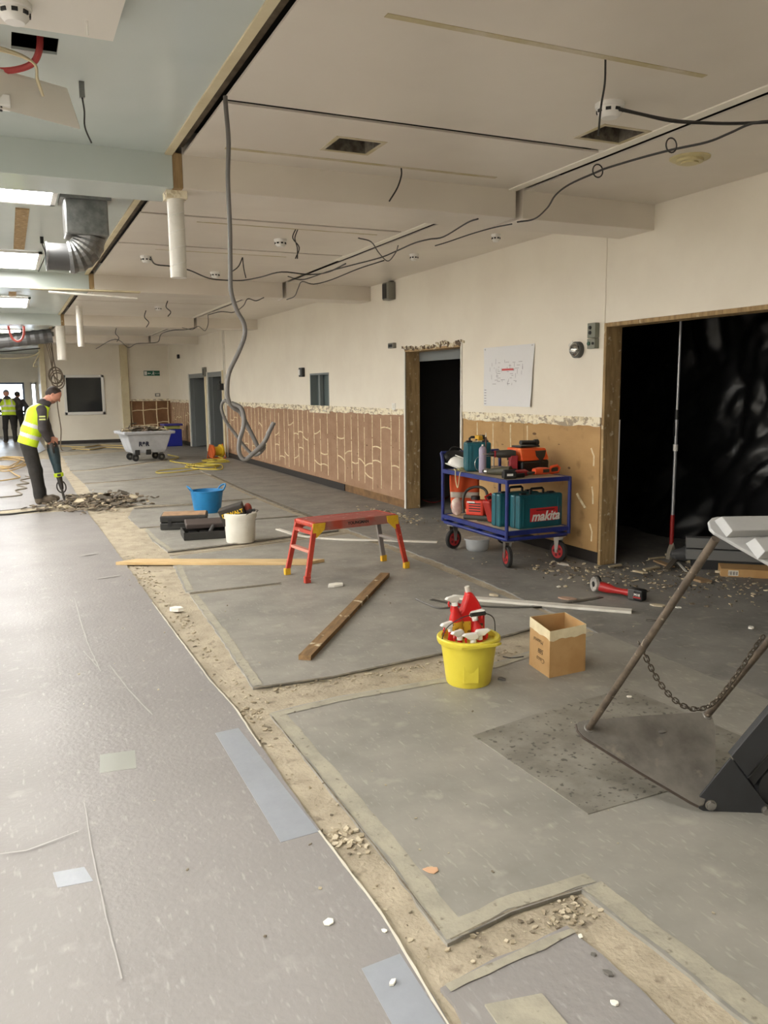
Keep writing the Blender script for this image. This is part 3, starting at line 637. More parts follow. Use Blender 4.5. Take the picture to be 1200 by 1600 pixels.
# galvanised duct
t = thing('air_duct', 'galvanised duct boot with corrugated elbow hanging from the blue ceiling', 'duct', (0.64, 6.9, 2.50))
mb = MB(); mb.bb(-0.155, 0.155, -0.13, 0.13, 0.28, 0.56); mb.build('boot', m_steel, t, bev=0.012)
MB().bb(-0.18, 0.18, -0.16, 0.16, 0.535, 0.56).build('flange', m_steel, t)
R_, rr = 0.12, 0.115
pts = [Vector((-0.16 + 0.14 * math.sin(a), 0, 0.28 - 0.14 + 0.14 * math.cos(a) - 0.14 * 0)) for a in np.linspace(0, PI / 2, 4)]
el = [Vector((0.02 - 0.16 * (1 - math.cos(a)), 0, 0.30 - 0.17 * math.sin(a))) for a in np.linspace(0, PI / 2, 13)]
rs = [rr + (0.008 if i % 2 else 0) for i in range(13)]
MB().tube(el, rs, 24).build('corrugated_elbow', m_steel, t, smooth=False)
MB().cyl((-0.12, 0, 0.13), (-0.30, 0, 0.13), 0.10, n=24, cap=True).build('outlet', M('duct_dark', S(110, 110, 110), 0.5, metal=0.8), t, smooth=True)
MB().cyl((-0.285, 0, 0.13), (-0.30, 0, 0.13), 0.108, n=24).build('rim', m_steel, t, smooth=True)
p = fz(40, 505, CEIL)
t = thing('air_duct', 'grey flexible duct drooping from the far blue ceiling', 'duct', (0.55, 20.4, 2.62))
MB().tube([Vector((-0.7 + 0.09 * i, 0, 0.1 + 0.012 * i)) for i in range(14)], [0.15 + (0.012 if i % 2 else 0) for i in range(14)], 16).build('sleeve', M('duct_dark', S(110, 110, 110), 0.5, metal=0.8), t)
MB().cyl((0.42, 0, 0.24), (0.42, 0, 0.34), 0.10, n=16).build('spigot', m_steel, t)
# loose ceiling boards at the top left
m_board = M('ceiling_board', S(224, 219, 208), 0.5)
t = thing('access_board', 'white square ceiling board with detector hanging flat at the top left', 'ceiling board', (-0.05, 3.2, 2.985))
MB().bb(-0.6, 0.53, -0.7, 0.42, 0, 0.012).build('board', m_board, t)
for x, y in ((-0.5, -0.6), (0.45, -0.6), (-0.5, 0.35), (0.45, 0.35)): MB().cyl((x, y, 0.012), (x, y, 0.075), 0.006).build('hanger_rod', m_steel, t)
MB().cyl((0.42, 0.27, 0.0), (0.42, 0.27, -0.05), 0.004).build('screw', m_white, t)
dome('smoke_detector', 'white smoke detector under the flat hanging board at the top left', (0.12, 3.42, 2.985), 0.06, 0.065)
A, B, C_, D_ = fz(-90, 86, 2.98), fz(105, 142, 2.98), fz(125, 202, 2.84), fz(-90, 146, 2.84)
mb = MB(); mb.ext([A, B, C_, D_], (0, 0, 0.012)); tag(mb.build('tilted_board', m_board), 'white ceiling board hanging tilted below the red cable hole', 'ceiling board')
p = (fz(0, 150, 2.9))
t = thing('junction_box', 'small white box screwed under the tilted ceiling board', 'junction box', (p.x, p.y, p.z - 0.03))
MB().bb(-0.04, 0.04, -0.04, 0.04, -0.02, 0.03).build('body', m_white, t, bev=0.005)
for s in (-1, 1): MB().cyl((0, s * 0.025, -0.02), (0, s * 0.025, -0.026), 0.006).build('screw', m_black, t)
b = fz(65, 80, CEIL)
mb = MB(); mb.tube(spline([b + Vector((0.0, 0, 0.12)), b + Vector((-0.01, 0, 0.0)), b + Vector((-0.06, 0.06, -0.05)), b + Vector((-0.2, 0.10, -0.07)), b + Vector((-0.4, 0.05, -0.05))], 6), 0.014, 8)
tag(mb.build('red_cable', M('red_cable', S(176, 62, 60), 0.5), smooth=True), 'thick red cable bending out of the ceiling hole at the top left', 'cable')
mb = MB()
for d in (0, 0.03): mb.tube(spline([b + Vector((-0.45, 0.0, -0.03)), b + Vector((-0.2, -0.02 - d, -0.025)), b + Vector((-0.04, 0.02, -0.04)), b + Vector((-0.02, 0.07 + d, -0.09)), b + Vector((0.0, 0.10, -0.15))], 6), 0.006, 6)
tag(mb.build('white_wires', M('cream_cable', S(214, 200, 164), 0.5), smooth=True), 'pair of cream wires beside the red cable at the top left', 'cable')
b = fz(127, 128, CEIL); t = thing('pull_switch', 'small wire connector hanging from the near blue ceiling', 'connector', b)
MB().bb(-0.012, 0.012, -0.012, 0.012, -0.07, 0.0).build('body', m_steel, t)
mb = MB(); mb.tube(spline([(0, 0, -0.07), (0.006, 0, -0.13), (0.004, 0, -0.2), (0.03, 0, -0.27)], 5), 0.004, 6); mb.build('wire', m_cable, t)
b = fz(65, 370, CEIL); t = thing('pull_switch', 'small wire connector hanging left of the galvanised elbow', 'connector', b)
MB().bb(-0.015, 0.015, -0.015, 0.015, -0.06, 0.0).build('body', m_dark, t)
mb = MB(); mb.tube(spline([(0, 0, -0.06), (0.02, 0, -0.16), (-0.02, 0, -0.26), (-0.05, 0, -0.32)], 5), 0.005, 6); mb.build('wire', m_cable, t)
for (u0, v0), (u1, v1), lab in (((35, 325), (33, 388), 'brown timber batten on the blue ceiling behind the nearest light'), ((20, 448), (20, 462), 'brown timber batten on the far blue ceiling')):
    a = fz(u0, v0, CEIL); c = fz(u1, v1, CEIL); MB().bb(a.x - 0.06, a.x + 0.06, a.y, c.y, CEIL - 0.012, CEIL - 0.001)
    tag(MB().bb(a.x - 0.05, a.x + 0.05, max(a.y, 7.15), min(c.y, 9.5) if v0 < 400 else c.y, CEIL - 0.012, CEIL - 0.0005).build('ceiling_batten', m_timber), lab, 'batten')
# broken trims hanging by the second beam
for (x0, x1, z0, z1, mt, lab) in ((0.35, 1.62, 2.845, 2.84, m_cream, 'cream broken trim strip jutting out below the second beam'), (0.55, 1.58, 2.81, 2.76, m_whitepaint, 'white broken trim strip hanging below the cream one')):
    mb = MB(); mb.ext([(x0, 11.0, z0), (x0, 11.12, z0), (x0, 11.12, z0 + 0.018), (x0, 11.0, z0 + 0.018)], (x1 - x0, -0.05, z1 - z0)); tag(mb.build('broken_trim', mt), lab, 'trim strip')
mb = MB(); c = Vector((0.25, 18.3, 2.99)); mb.tube(spline([c + Vector((-0.12, 0, 0.06)), c + Vector((-0.12, 0, -0.12)), c + Vector((-0.06, 0, -0.32)), c + Vector((0.06, 0, -0.36)), c + Vector((0.15, 0, -0.22)), c + Vector((0.16, 0, 0.06))], 5), 0.022, 8)
tag(mb.build('pink_cable', M('pink_cable', S(226, 112, 104), 0.5), smooth=True), 'pink cable loop hanging in front of the far blue beam', 'cable')
# cables on the far corner post
mb = MB(); c = Vector((1.25, 24.5, 2.0))
mb.tube(spline([c + Vector((-0.05, 0, 1.02)), c + Vector((-0.02, 0, 0.5)), c + Vector((0.04, 0, 0.0)), c + Vector((0.0, 0, -0.7)), c + Vector((0.05, 0, -1.4)), c + Vector((0.03, 0, -1.97)), c + Vector((0.4, 0.2, -1.985))], 6), 0.016, 6)
for k in range(4):
    o_ = Vector((rj(.08), rj(.05), rj(.1))); mb.tube([c + o_ + Vector((0.05 + 0.17 * math.cos(a), 0.06 * math.sin(a + k), 0.22 * math.sin(a))) for a in np.linspace(0, 2 * PI, 20)[:-1]], 0.016, 6, True)
for k in range(3): mb.tube(spline([c + Vector((-0.2 + 0.04 * k, 0, 1.02)), c + Vector((-0.12 + 0.04 * k, 0, 0.6)), c + Vector((-0.05, 0, 0.1)), c + Vector((0.0 + 0.08 * k, 0, -0.15))], 5), 0.012, 6)
tag(mb.build('coiled_cables', M('cable_mixed', S(112, 98, 80), 0.6), smooth=True), 'coiled drop cables hanging from the far ceiling behind the worker', 'cable')
for k, (pp, lab) in enumerate((([(-0.6, 26.9, 2.78), (0.1, 26.9, 2.80), (0.6, 26.9, 2.86), (1.0, 26.9, 2.90)], 'dark cable strung across the far opening'), ([(-0.6, 26.85, 2.62), (0.2, 26.85, 2.60), (0.75, 26.85, 2.66), (1.0, 26.85, 2.80), (0.78, 26.85, 2.40), (0.9, 26.85, 2.36)], 'pale cable sagging across the far opening'))):
    cable(pp, 0.018, lab, mat=m_cable if k == 0 else M('cream_cable', S(214, 200, 164), 0.5))
# ---------------------------------------------------------------- wall fittings
m_greybox = M('grey_box', S(122, 120, 110), 0.5)
t = thing('wall_speaker', 'grey box sounder mounted high on the wall above the dark doorway', 'speaker', (XW, 10.38, 2.80))
MB().bb(-0.11, 0, -0.10, 0.10, 0, 0.23).build('body', m_greybox, t, bev=0.01)
MB().bb(-0.116, -0.11, -0.035, 0.085, 0.02, 0.21).build('grille', m_black, t)
MB().bb(-0.05, 0, -0.05, 0.05, 0.23, 0.245).build('bracket', m_dark, t)
t = thing('wall_sensor', 'small grey sensor box left of the dark doorway head', 'sensor', (XW, 10.36, 2.16))
MB().bb(-0.05, 0, -0.085, 0.085, 0, 0.07).build('body', m_greybox, t, bev=0.006); MB().bb(-0.054, -0.05, -0.06, 0.06, 0.015, 0.05).build('grille', m_dark, t)
t = thing('wall_socket', 'small white wall plate left of the dark doorway', 'wall plate', (XW, 10.36, 1.33))
MB().bb(-0.012, 0.001, -0.05, 0.05, 0, 0.09).build('plate', m_white, t, bev=0.003); MB().bb(-0.016, -0.012, -0.02, 0.02, 0.02, 0.07).build('rocker', m_whitepaint, t)
t = thing('alarm_bell', 'round chrome-faced alarm bell on the wall near the wide opening', 'alarm', (XW, 6.32, 1.955))
MB().cyl((0, 0, 0), (-0.045, 0, 0), 0.075, n=26).build('base', M('bell_grey', S(78, 78, 74), 0.5), t, smooth=True)
mb = MB(); mb.T = Matrix.Translation((-0.045, 0, 0)) @ Matrix.Rotation(-PI / 2, 4, 'Y'); mb.lathe([(0.062, 0), (0.060, 0.015), (0.045, 0.034), (0.02, 0.043), (0.002, 0.045)], 26); mb.build('dome', M('bell_lens', S(205, 205, 200), 0.15, metal=0.8, c2=S(120, 120, 118), ns=30), t, smooth=True)
MB().box((-0.02, 0.10, 0.06), (0.006, 0.07, 0.02), Matrix.Rotation(-0.5, 3, 'X')).build('tag', m_whitepaint, t)
m_olive = M('olive_box', S(128, 130, 116), 0.5)
t = thing('wall_switch', 'grey-green double switch box above the green button beside the wide opening', 'switch', (XW, 6.09, 2.05))
MB().bb(-0.05, 0, -0.055, 0.055, 0, 0.13).build('body', m_olive, t, bev=0.005)
for z in (0.045, 0.09): MB().cyl((-0.05, 0.012, z), (-0.058, 0.012, z), 0.016).build('keyhole', m_dark, t)
t = thing('wall_button', 'grey-green box with green push button beside the wide opening', 'switch', (XW, 6.09, 1.955))
MB().bb(-0.05, 0, -0.055, 0.055, 0, 0.088).build('body', m_olive, t, bev=0.005)
MB().cyl((-0.05, 0.025, 0.045), (-0.062, 0.025, 0.045), 0.017).build('button', M('green_button', S(36, 84, 60), 0.4), t)
MB().cyl((-0.05, -0.03, 0.045), (-0.058, -0.03, 0.045), 0.012).build('keyhole', m_dark, t)
t = thing('wall_sensor', 'white-faced black sensor beside the small wall window', 'sensor', (XW, 14.17, 1.84))
MB().bb(-0.06, 0, -0.09, 0.09, 0, 0.16).build('body', m_black, t, bev=0.01); MB().bb(-0.07, -0.058, 0.0, 0.075, 0.03, 0.13).build('face', m_white, t, bev=0.006)
t = thing('door_sounder', 'grey sounder box above the far doorways', 'sensor', (XW, 22.1, 1.98))
MB().bb(-0.08, 0, -0.11, 0.11, 0, 0.24).build('body', m_greybox, t, bev=0.01); MB().bb(-0.085, -0.08, -0.09, 0.02, 0.03, 0.2).build('grille', m_dark, t)
t = thing('door_closer_box', 'dark box fixed at the edge of the far doorway', 'sensor', (XW, 20.15, 1.62))
MB().bb(-0.12, 0, -0.08, 0.12, 0, 0.16).build('body', m_dark, t, bev=0.01); MB().cyl((-0.1, 0, 0.16), (-0.1, 0, 0.22), 0.02).build('knob', m_dark, t)
mb = MB(); mb.bb(XW - 0.03, XW, 20.0, 20.04, 1.0, 3.05); mb.bb(XW - 0.03, XW, 19.9, 19.93, 0.0, 3.05)
tag(mb.build('wall_trunking', m_whitepaint), 'thin white trunking running up the wall beside the far doorway', 'trunking')
t = thing('wall_sensor', 'small black sensor high on the wall near the far corner', 'sensor', (XW, 25.7, 2.58)); MB().bb(-0.06, 0, -0.08, 0.08, 0, 0.12).build('body', m_black, t, bev=0.01); MB().cyl((-0.06, 0, 0.06), (-0.07, 0, 0.06), 0.03).build('lens', m_glassd, t)
# exit sign
m_green = M('sign_green', S(20, 92, 72), 0.4)
t = thing('exit_sign', 'green and white emergency exit sign on the far wall', 'sign', (4.30, YF - 0.004, 2.10))
MB().bb(-0.25, 0.25, -0.012, 0, 0, 0.16).build('plate', m_green, t)
MB().bb(-0.235, -0.15, -0.014, -0.012, 0.02, 0.14).build('door_pictogram', m_white, t)
mb = MB(); mb.sph((0.05, -0.014, 0.125), (0.014, 0.002, 0.014), 8, 5); mb.ext([(0.03, -0.014, 0.105), (0.065, -0.014, 0.10), (0.05, -0.014, 0.065), (0.085, -0.014, 0.03), (0.07, -0.014, 0.02), (0.035, -0.014, 0.055), (-0.005, -0.014, 0.03), (-0.012, -0.014, 0.042), (0.03, -0.014, 0.07)], (0, 0.002, 0)); mb.build('running_man', m_white, t)
mb = MB(); mb.ext([(-0.03, -0.014, 0.085), (-0.09, -0.014, 0.085), (-0.09, -0.014, 0.11), (-0.135, -0.014, 0.075), (-0.09, -0.014, 0.04), (-0.09, -0.014, 0.065), (-0.03, -0.014, 0.065)], (0, 0.002, 0)); mb.build('arrow', m_white, t)
text('Fire exit', 0.06, m_white, t, frame((1, 0, 0), (0, 0, 1), (0, -1, 0), (0.165, -0.013, 0.08)))
t = thing('wall_socket', 'grey socket plate low on the far wall above the brown boarding', 'wall plate', (4.45, YF - 0.002, 1.44)); MB().bb(-0.08, 0.08, -0.03, 0, 0, 0.10).build('plate', m_greybox, t, bev=0.004); MB().bb(-0.05, 0.05, -0.034, -0.03, 0.02, 0.08).build('face', m_whitepaint, t)
# pinned drawing
t = thing('wall_drawing', 'white paper plan with a red highlighted strip pinned on the wall', 'drawing', (XW, 7.5, 1.42))
rows_ = []
for i in range(9):
    z = 0.63 * i / 8; row = []
    for j in range(11):
        s_ = j / 10; y = 0.49 - 0.93 * s_ - (0.04 * (i / 8) if j > 5 else 0)
        lift = 0.004 + 0.05 * max(0, s_ - 0.55) ** 1.5 * (1.2 - i / 8) + 0.006 * math.sin(s_ * 5 + i * .6) ** 2
        row.append((-lift, y, z))
    rows_.append(row)
mb = MB(); mb.grid(rows_); mb.build('paper', M('paper', S(226, 226, 226), 0.7), t, thick=0.001)
mb = MB()
for k in range(46):
    y = random.uniform(-0.30, 0.38); z = random.uniform(0.20, 0.46); L = random.uniform(.02, .09)
    if k % 2: mb.bb(-0.0215, -0.021, y, y + L, z, z + 0.0035)
    else: mb.bb(-0.0215, -0.021, y, y + 0.0035, z, z + L * .7)
for k in range(6): mb.bb(-0.012, -0.011, 0.43, 0.47, 0.02 + 0.03 * k, 0.026 + 0.03 * k)
stuff(mb.build('plan_lines', M('ink_grey', S(128, 120, 128), 0.7), t))
mb = MB(); mb.bb(-0.0225, -0.022, -0.12, 0.10, 0.375, 0.395); mb.build('red_strip', M('ink_red', S(206, 92, 92), 0.7), t)
for y, z in ((0.46, 0.61), (-0.44, 0.615)): MB().sph((-0.012, y, z), (0.004, 0.007, 0.007), 8, 6).build('pin', m_chrome, t)

# ================================================================== BLACK PLASTIC IN THE WIDE OPENING, ADDED BLACK SHEET IN THE DOORWAY
m_poly = M('black_polythene', S(22, 22, 23), 0.36, spec=0.6, bump=0.12, bs=9)
def drape(x, y0, y1, z0, z1, amp, lab, seed, name='plastic_sheet'):
    ny, nz = 170, 110; rows_ = []
    for i in range(nz + 1):
        row = []
        for j in range(ny + 1):
            z = z0 + (z1 - z0) * i / nz; y = y0 + (y1 - y0) * j / ny
            bil = 0.0; wy = y + 0.35 * mnoise.noise(Vector((y * .7, z * .7, seed + 8)))
            for fq, am in ((0.75, 1.0), (1.6, 0.55), (3.3, 0.28), (7.0, 0.10)): bil += am * (abs(mnoise.noise(Vector((wy * fq + z * fq * .5 + seed, z * fq * .75 - y * fq * .15, seed * fq)))) - 0.2)
            row.append((x - amp * bil * 1.6 - 0.5 * max(0, 0.5 - z) ** 2, y, z))
        rows_.append(row)
    mb = MB(); mb.grid(rows_); return tag(mb.build(name, m_poly, smooth=False), lab, 'plastic sheet')
o = drape(6.55, 2.4, 7.8, 0.004, 2.9, 0.20, 'creased black polythene sheet closing the wide opening', 4.2)
o.data.polygons.foreach_set('use_smooth', [True] * len(o.data.polygons))
o = drape(6.1, 8.02, 10.78, 0.004, 2.8, 0.06, 'added black sheet standing in for the darkness inside the doorway', 1.3)  # added sheet, makes the doorway black in place of deep shade
o.data.polygons.foreach_set('use_smooth', [True] * len(o.data.polygons))
# prop pole
t = thing('prop_pole', 'telescopic steel prop pole with red foot standing against the black sheet', 'pole', (5.62, 5.87, 0))
MB().cyl((0, 0, 0.35), (0.0, 0, 1.35), 0.016, n=14).build('outer_tube', M('pole_grey', S(168, 170, 174), 0.35, metal=0.6), t, smooth=True)
MB().cyl((0, 0, 1.35), (0, 0, 2.75), 0.012, n=14).build('inner_tube', M('pole_light', S(196, 198, 202), 0.35, metal=0.5), t, smooth=True)
MB().cyl((0, 0, 0.14), (0, 0, 0.42), 0.02, n=14).build('red_sleeve', M('red_sleeve', S(150, 32, 30), 0.4), t, smooth=True)
MB().ext([(-0.05, -0.03, 0.0), (0.03, -0.03, 0.0), (0.03, -0.03, 0.09), (0.0, -0.03, 0.16), (-0.03, -0.03, 0.09)], (0, 0.05, 0)).build('foot', M('foot_grey', S(138, 130, 116), 0.7), t, bev=0.006)
MB().cyl((0, 0, 1.31), (0, 0, 1.40), 0.021, n=12).build('collar', m_black, t); MB().box((-0.03, 0, 1.22), (0.012, 0.012, 0.12)).build('trigger', m_black, t)
MB().cyl((0, 0, 1.02), (0, 0, 1.08), 0.022, n=12).build('clamp', m_white, t)
# ================================================================== FOREGROUND LIFTING FRAME
def fd(u, v, d): return CAM + _ray(u, v) * (d / FPX)
def plane_px(u, v, o, n):
    d = _ray(u, v); return CAM + d * ((o - CAM).dot(n) / d.dot(n))
A = fd(920, 1138, 3.3); B = fd(1118, 842, 2.6); nrm = (B - A).normalized(); LEN = (B - A).length
P2 = plane_px(1105, 1118, A, nrm); e1 = (P2 - A).normalized(); e2 = nrm.cross(e1) * -1
base = Vector((2.33, 2.2, 0))
t = thing('lifting_frame', 'tilted steel scraper frame with two posts, chain and grey trays in the right foreground', 'machine frame', base)
def loc(p): return Vector(p) - base
m_plate = M('worn_plate', S(126, 122, 115), 0.42, metal=0.2, c2=S(98, 94, 88), ns=6, nd=8, thr=(0.38, 0.64), bump=0.08, bs=20, c3=S(138, 132, 120), n3=14, thr3=(0.62, 0.75), r2=0.55)
m_pipe = M('worn_pipe', S(108, 96, 82), 0.5, metal=0.45, c2=S(84, 74, 64), ns=20, nd=6, c3=S(164, 152, 134), n3=50, thr3=(0.66, 0.7))
m_bracket = M('charcoal_paint', S(46, 47, 49), 0.42, c2=S(40, 41, 42), ns=5)
m_light = M('pale_grey_paint', S(168, 168, 166), 0.4, c2=S(156, 156, 154), ns=4)
poly = [plane_px(u, v, A, nrm) for u, v in ((901, 1131), (903, 1141), (912, 1151), (1000, 1206), (1080, 1253), (1092, 1259), (1100, 1257), (1119, 1205), (1118, 1135), (1114, 1122), (1106, 1114), (1092, 1112), (1000, 1118), (912, 1125), (904, 1127))]
MB().ext([loc(p) for p in poly], nrm * -0.010).build('base_plate', m_plate, t, bev=0.003)
mb = MB(); mb.tube([loc(p - nrm * 0.006) for p in poly[:6]], 0.006, 6); mb.build('rolled_edge', M('edge_rust', S(70, 60, 52), 0.6, metal=0.3), t)
MB().sph(loc(plane_px(1035, 1143, A, nrm)), (0.022, 0.010, 0.006), 10, 6).build('weld_bump', m_plate, t, smooth=True)
for q, c in ((A, 'post'), (P2, 'post')):
    o = MB().cyl(loc(q - nrm * 0.004), loc(q + nrm * (LEN + (0.0 if q is A else 0.05))), 0.0135, n=18).build('post', m_pipe, t, smooth=True)
    MB().tube([loc(q) + (e1 * math.cos(a) + e2 * math.sin(a)) * 0.016 for a in np.linspace(0, 2 * PI, 15)[:-1]], 0.005, 6, True).build('weld', m_plate, o)
TP = B + nrm * 0.0
poly = [plane_px(u, v, TP, nrm) for u, v in ((1105, 818), (1107, 829), (1114, 836), (1200, 885), (1290, 936), (1340, 860), (1330, 815), (1200, 812), (1118, 811), (1110, 813))]
MB().ext([loc(p) for p in poly], nrm * 0.012).build('top_plate', m_light, t, bev=0.003)
def tray(u0, u1, w0, w1, h, name='tray'):
    o = TP + nrm * 0.0125
    def Q(a, b, c): return loc(o + e1 * a + e2 * b + nrm * c)
    mb = MB(); sl = 0.006
    prof = [(w0, 0), (w1, 0), (w1 - sl, h), (w0 + sl, h)]
    p0 = [Q(u0, b, c) for b, c in prof]; p1 = [Q(u1, b, c) for b, c in prof]
    p0[2] = Q(u0 + 0.014, w1 - sl, h); p0[3] = Q(u0 + 0.014, w0 + sl, h)
    mb.add(p0 + p1, [(0, 1, 2, 3), (7, 6, 5, 4), (0, 4, 5, 1), (1, 5, 6, 2), (2, 6, 7, 3), (3, 7, 4, 0)])
    return mb.build(name, m_light, t, bev=0.002)
tray(0.030, 0.62, -0.070, 0.007, 0.024); tray(0.085, 0.62, 0.035, 0.105, 0.030)
# bracket at the pivot, standing on the floor
b0 = Vector((2.335, 2.205, 0)); b1 = Vector((2.52, 2.10, 0)); bd = (b1 - b0).normalized(); bn = bd.cross(Vector((0, 0, 1))); bn = bn if bn.dot(CAM - b0) > 0 else -bn
def bp(u, v, off=0.0): return loc(plane_px(u, v, b0 + bn * off, bn))
MB().ext([bp(*p) for p in ((1088, 1251), (1142, 1184), (1206, 1268), (1212, 1284), (1150, 1276), (1104, 1270), (1092, 1264))], bn * -0.010).build('bracket', m_bracket, t, bev=0.002)
MB().ext([bp(*p, -0.11) for p in ((1098, 1248), (1148, 1186), (1208, 1262), (1212, 1274), (1110, 1262))], bn * -0.010).build('bracket', m_bracket, t, bev=0.002)
ch = MB(); q = [bp(*p, -0.002) for p in ((1143, 1182), (1262, 1040), (1290, 1064), (1168, 1214))]
ch.ext(q, bn * -0.012)
o = ch.build('channel_beam', m_bracket, t, bev=0.002)
q2 = [bp(*p, -0.012) for p in ((1143, 1182), (1262, 1040), (1264, 1043), (1146, 1186))]; MB().ext(q2, bn * -0.04).build('channel_flange', m_bracket, o)
q2 = [bp(*p, -0.012) for p in ((1165, 1211), (1287, 1062), (1290, 1064), (1168, 1214))]; MB().ext(q2, bn * -0.04).build('channel_flange', m_bracket, o)
q2 = [bp(*p, -0.03) for p in ((1168, 1216), (1190, 1192), (1262, 1106), (1272, 1114), (1178, 1228))]; MB().ext(q2, bn * -0.05).build('lower_arm', m_bracket, t, bev=0.003)
c = plane_px(1222, 1232, b0 + bn * -0.03, bn); MB().cyl(loc(c), loc(c + bn * -0.07), 0.085, n=28).build('tyre', m_dark, t, smooth=True)  # dark cylinder added to fill the black void behind the bracket
for (u, v), r in (((1110, 1257), 0.017), ((1197, 1266), 0.015)):
    c = plane_px(u, v, b0 + bn * 0.0, bn); bo = MB().cyl(loc(c), loc(c + bn * 0.006), r * 1.25, n=20).build('bolt', m_chrome, t, smooth=True)
    MB().cyl(loc(c + bn * 0.006), loc(c + bn * 0.018), r, n=6).build('nut', m_plate, bo)
# chain
d1 = (A + (B - A) * 0.0 - CAM).dot(RW @ Vector((0, 0, 1)))
cpx = [(998, 1004), (1006, 1020), (1014, 1037), (1024, 1056), (1036, 1074), (1050, 1090), (1066, 1102), (1084, 1108), (1102, 1106), (1118, 1096), (1132, 1080), (1144, 1064), (1156, 1047), (1167, 1031), (1178, 1014), (1188, 1000), (1198, 990)]
def dpt(p): return (p - CAM).dot(RW @ Vector((0, 0, 1)))
D0 = dpt(A + nrm * LEN * 0.38) - 0.015; D1 = dpt(P2 + nrm * LEN * 0.36) - 0.03
cp = spline([fd(u, v, D0 + (D1 - D0) * i / (len(cpx) - 1)) for i, (u, v) in enumerate(cpx)], 8)
acc = [0.0]
for a, b in zip(cp, cp[1:]): acc.append(acc[-1] + (b - a).length)
def along(s):
    for i in range(len(acc) - 1):
        if acc[i + 1] >= s: return cp[i].lerp(cp[i + 1], (s - acc[i]) / max(1e-9, acc[i + 1] - acc[i]))
    return cp[-1]
pitch = 0.021; n_l = int(acc[-1] / pitch)
chain = MB().sph((0, 0, 0), 0.004, 6, 4).build('chain', m_plate, t); chain.location = loc(along(0))
ldata = MB(); ldata.tube([(0.0145 * math.copysign(abs(math.cos(a)) ** .7, math.cos(a)), 0.0085 * math.copysign(abs(math.sin(a)) ** .8, math.sin(a)), 0) for a in np.linspace(0, 2 * PI, 15)[:-1]], 0.0026, 6, True)
lk = ldata.build('chain_link', M('chain_steel', S(92, 84, 74), 0.35, metal=0.8), chain, smooth=True)
for i in range(n_l):
    a = along(i * pitch); b = along((i + 1) * pitch); d = (b - a).normalized(); s_ = d.orthogonal().normalized() if abs(d.y) > .98 else d.cross(Vector((0.4, 1, 0.1))).normalized()
    s2 = d.cross(s_); k = s_ if i % 2 else s2; z = d.cross(k)
    mtx = Matrix(((d.x, k.x, z.x, 0), (d.y, k.y, z.y, 0), (d.z, k.z, z.z, 0), (0, 0, 0, 1)))
    c = lk if i == 0 else lk.copy()
    if i: COL.objects.link(c); c.parent = chain
    mtx.translation = (a + b) / 2 - along(0); c.matrix_local = mtx

# ================================================================== YELLOW BUCKET WITH SPRAY BOTTLES
m_yel = M('yellow_plastic', S(216, 200, 66), 0.4, c2=S(208, 190, 58), ns=5)
BK = Vector((2.235, 3.835, 0))
t = thing('yellow_bucket', 'yellow plastic bucket filled with red spray bottles', 'bucket', BK)
MB().lathe([(0.118, 0), (0.124, 0.012), (0.156, 0.245), (0.150, 0.245), (0.118, 0.014), (0.001, 0.012)], 40).build('body', m_yel, t, smooth=True)
MB().lathe([(0.155, 0.228), (0.170, 0.232), (0.176, 0.246), (0.176, 0.262), (0.170, 0.268), (0.150, 0.268), (0.150, 0.240)], 40).build('rim', m_yel, t, smooth=True)
sp = MB(); sp.ext([(-0.14, -0.172, 0.262), (0.10, -0.178, 0.262), (0.06, -0.196, 0.262), (-0.02, -0.190, 0.262)], (0, 0, -0.012)); sp.build('pouring_lip', m_yel, t)
mb = MB(); mb.box((-0.052, -0.118, 0.12), (0.085, 0.012, 0.17), Matrix.Rotation(-0.42, 3, 'Z')); mb.build('embossed_panel', m_yel, t, bev=0.004)
mb = MB(); bail = [Vector((-0.172, 0.0, 0.25)), Vector((-0.15, -0.02, 0.33)), Vector((-0.08, -0.05, 0.385)), Vector((0.0, -0.06, 0.40)), Vector((0.08, -0.05, 0.392)), Vector((0.15, -0.02, 0.345)), Vector((0.172, 0.0, 0.25))]
hb = MB(); hb.tube(spline(bail, 5), 0.003, 6); ho = hb.build('wire_handle', m_cable, t, smooth=True)
MB().cyl((-0.02, -0.058, 0.398), (0.072, -0.053, 0.396), 0.011, n=12).build('grip', m_black, ho, smooth=True)
m_red = M('red_plastic', S(196, 26, 24), 0.32); m_lab = M('yellow_label', S(206, 160, 40), 0.5, c2=S(120, 84, 24), ns=34, thr=(0.56, 0.6))
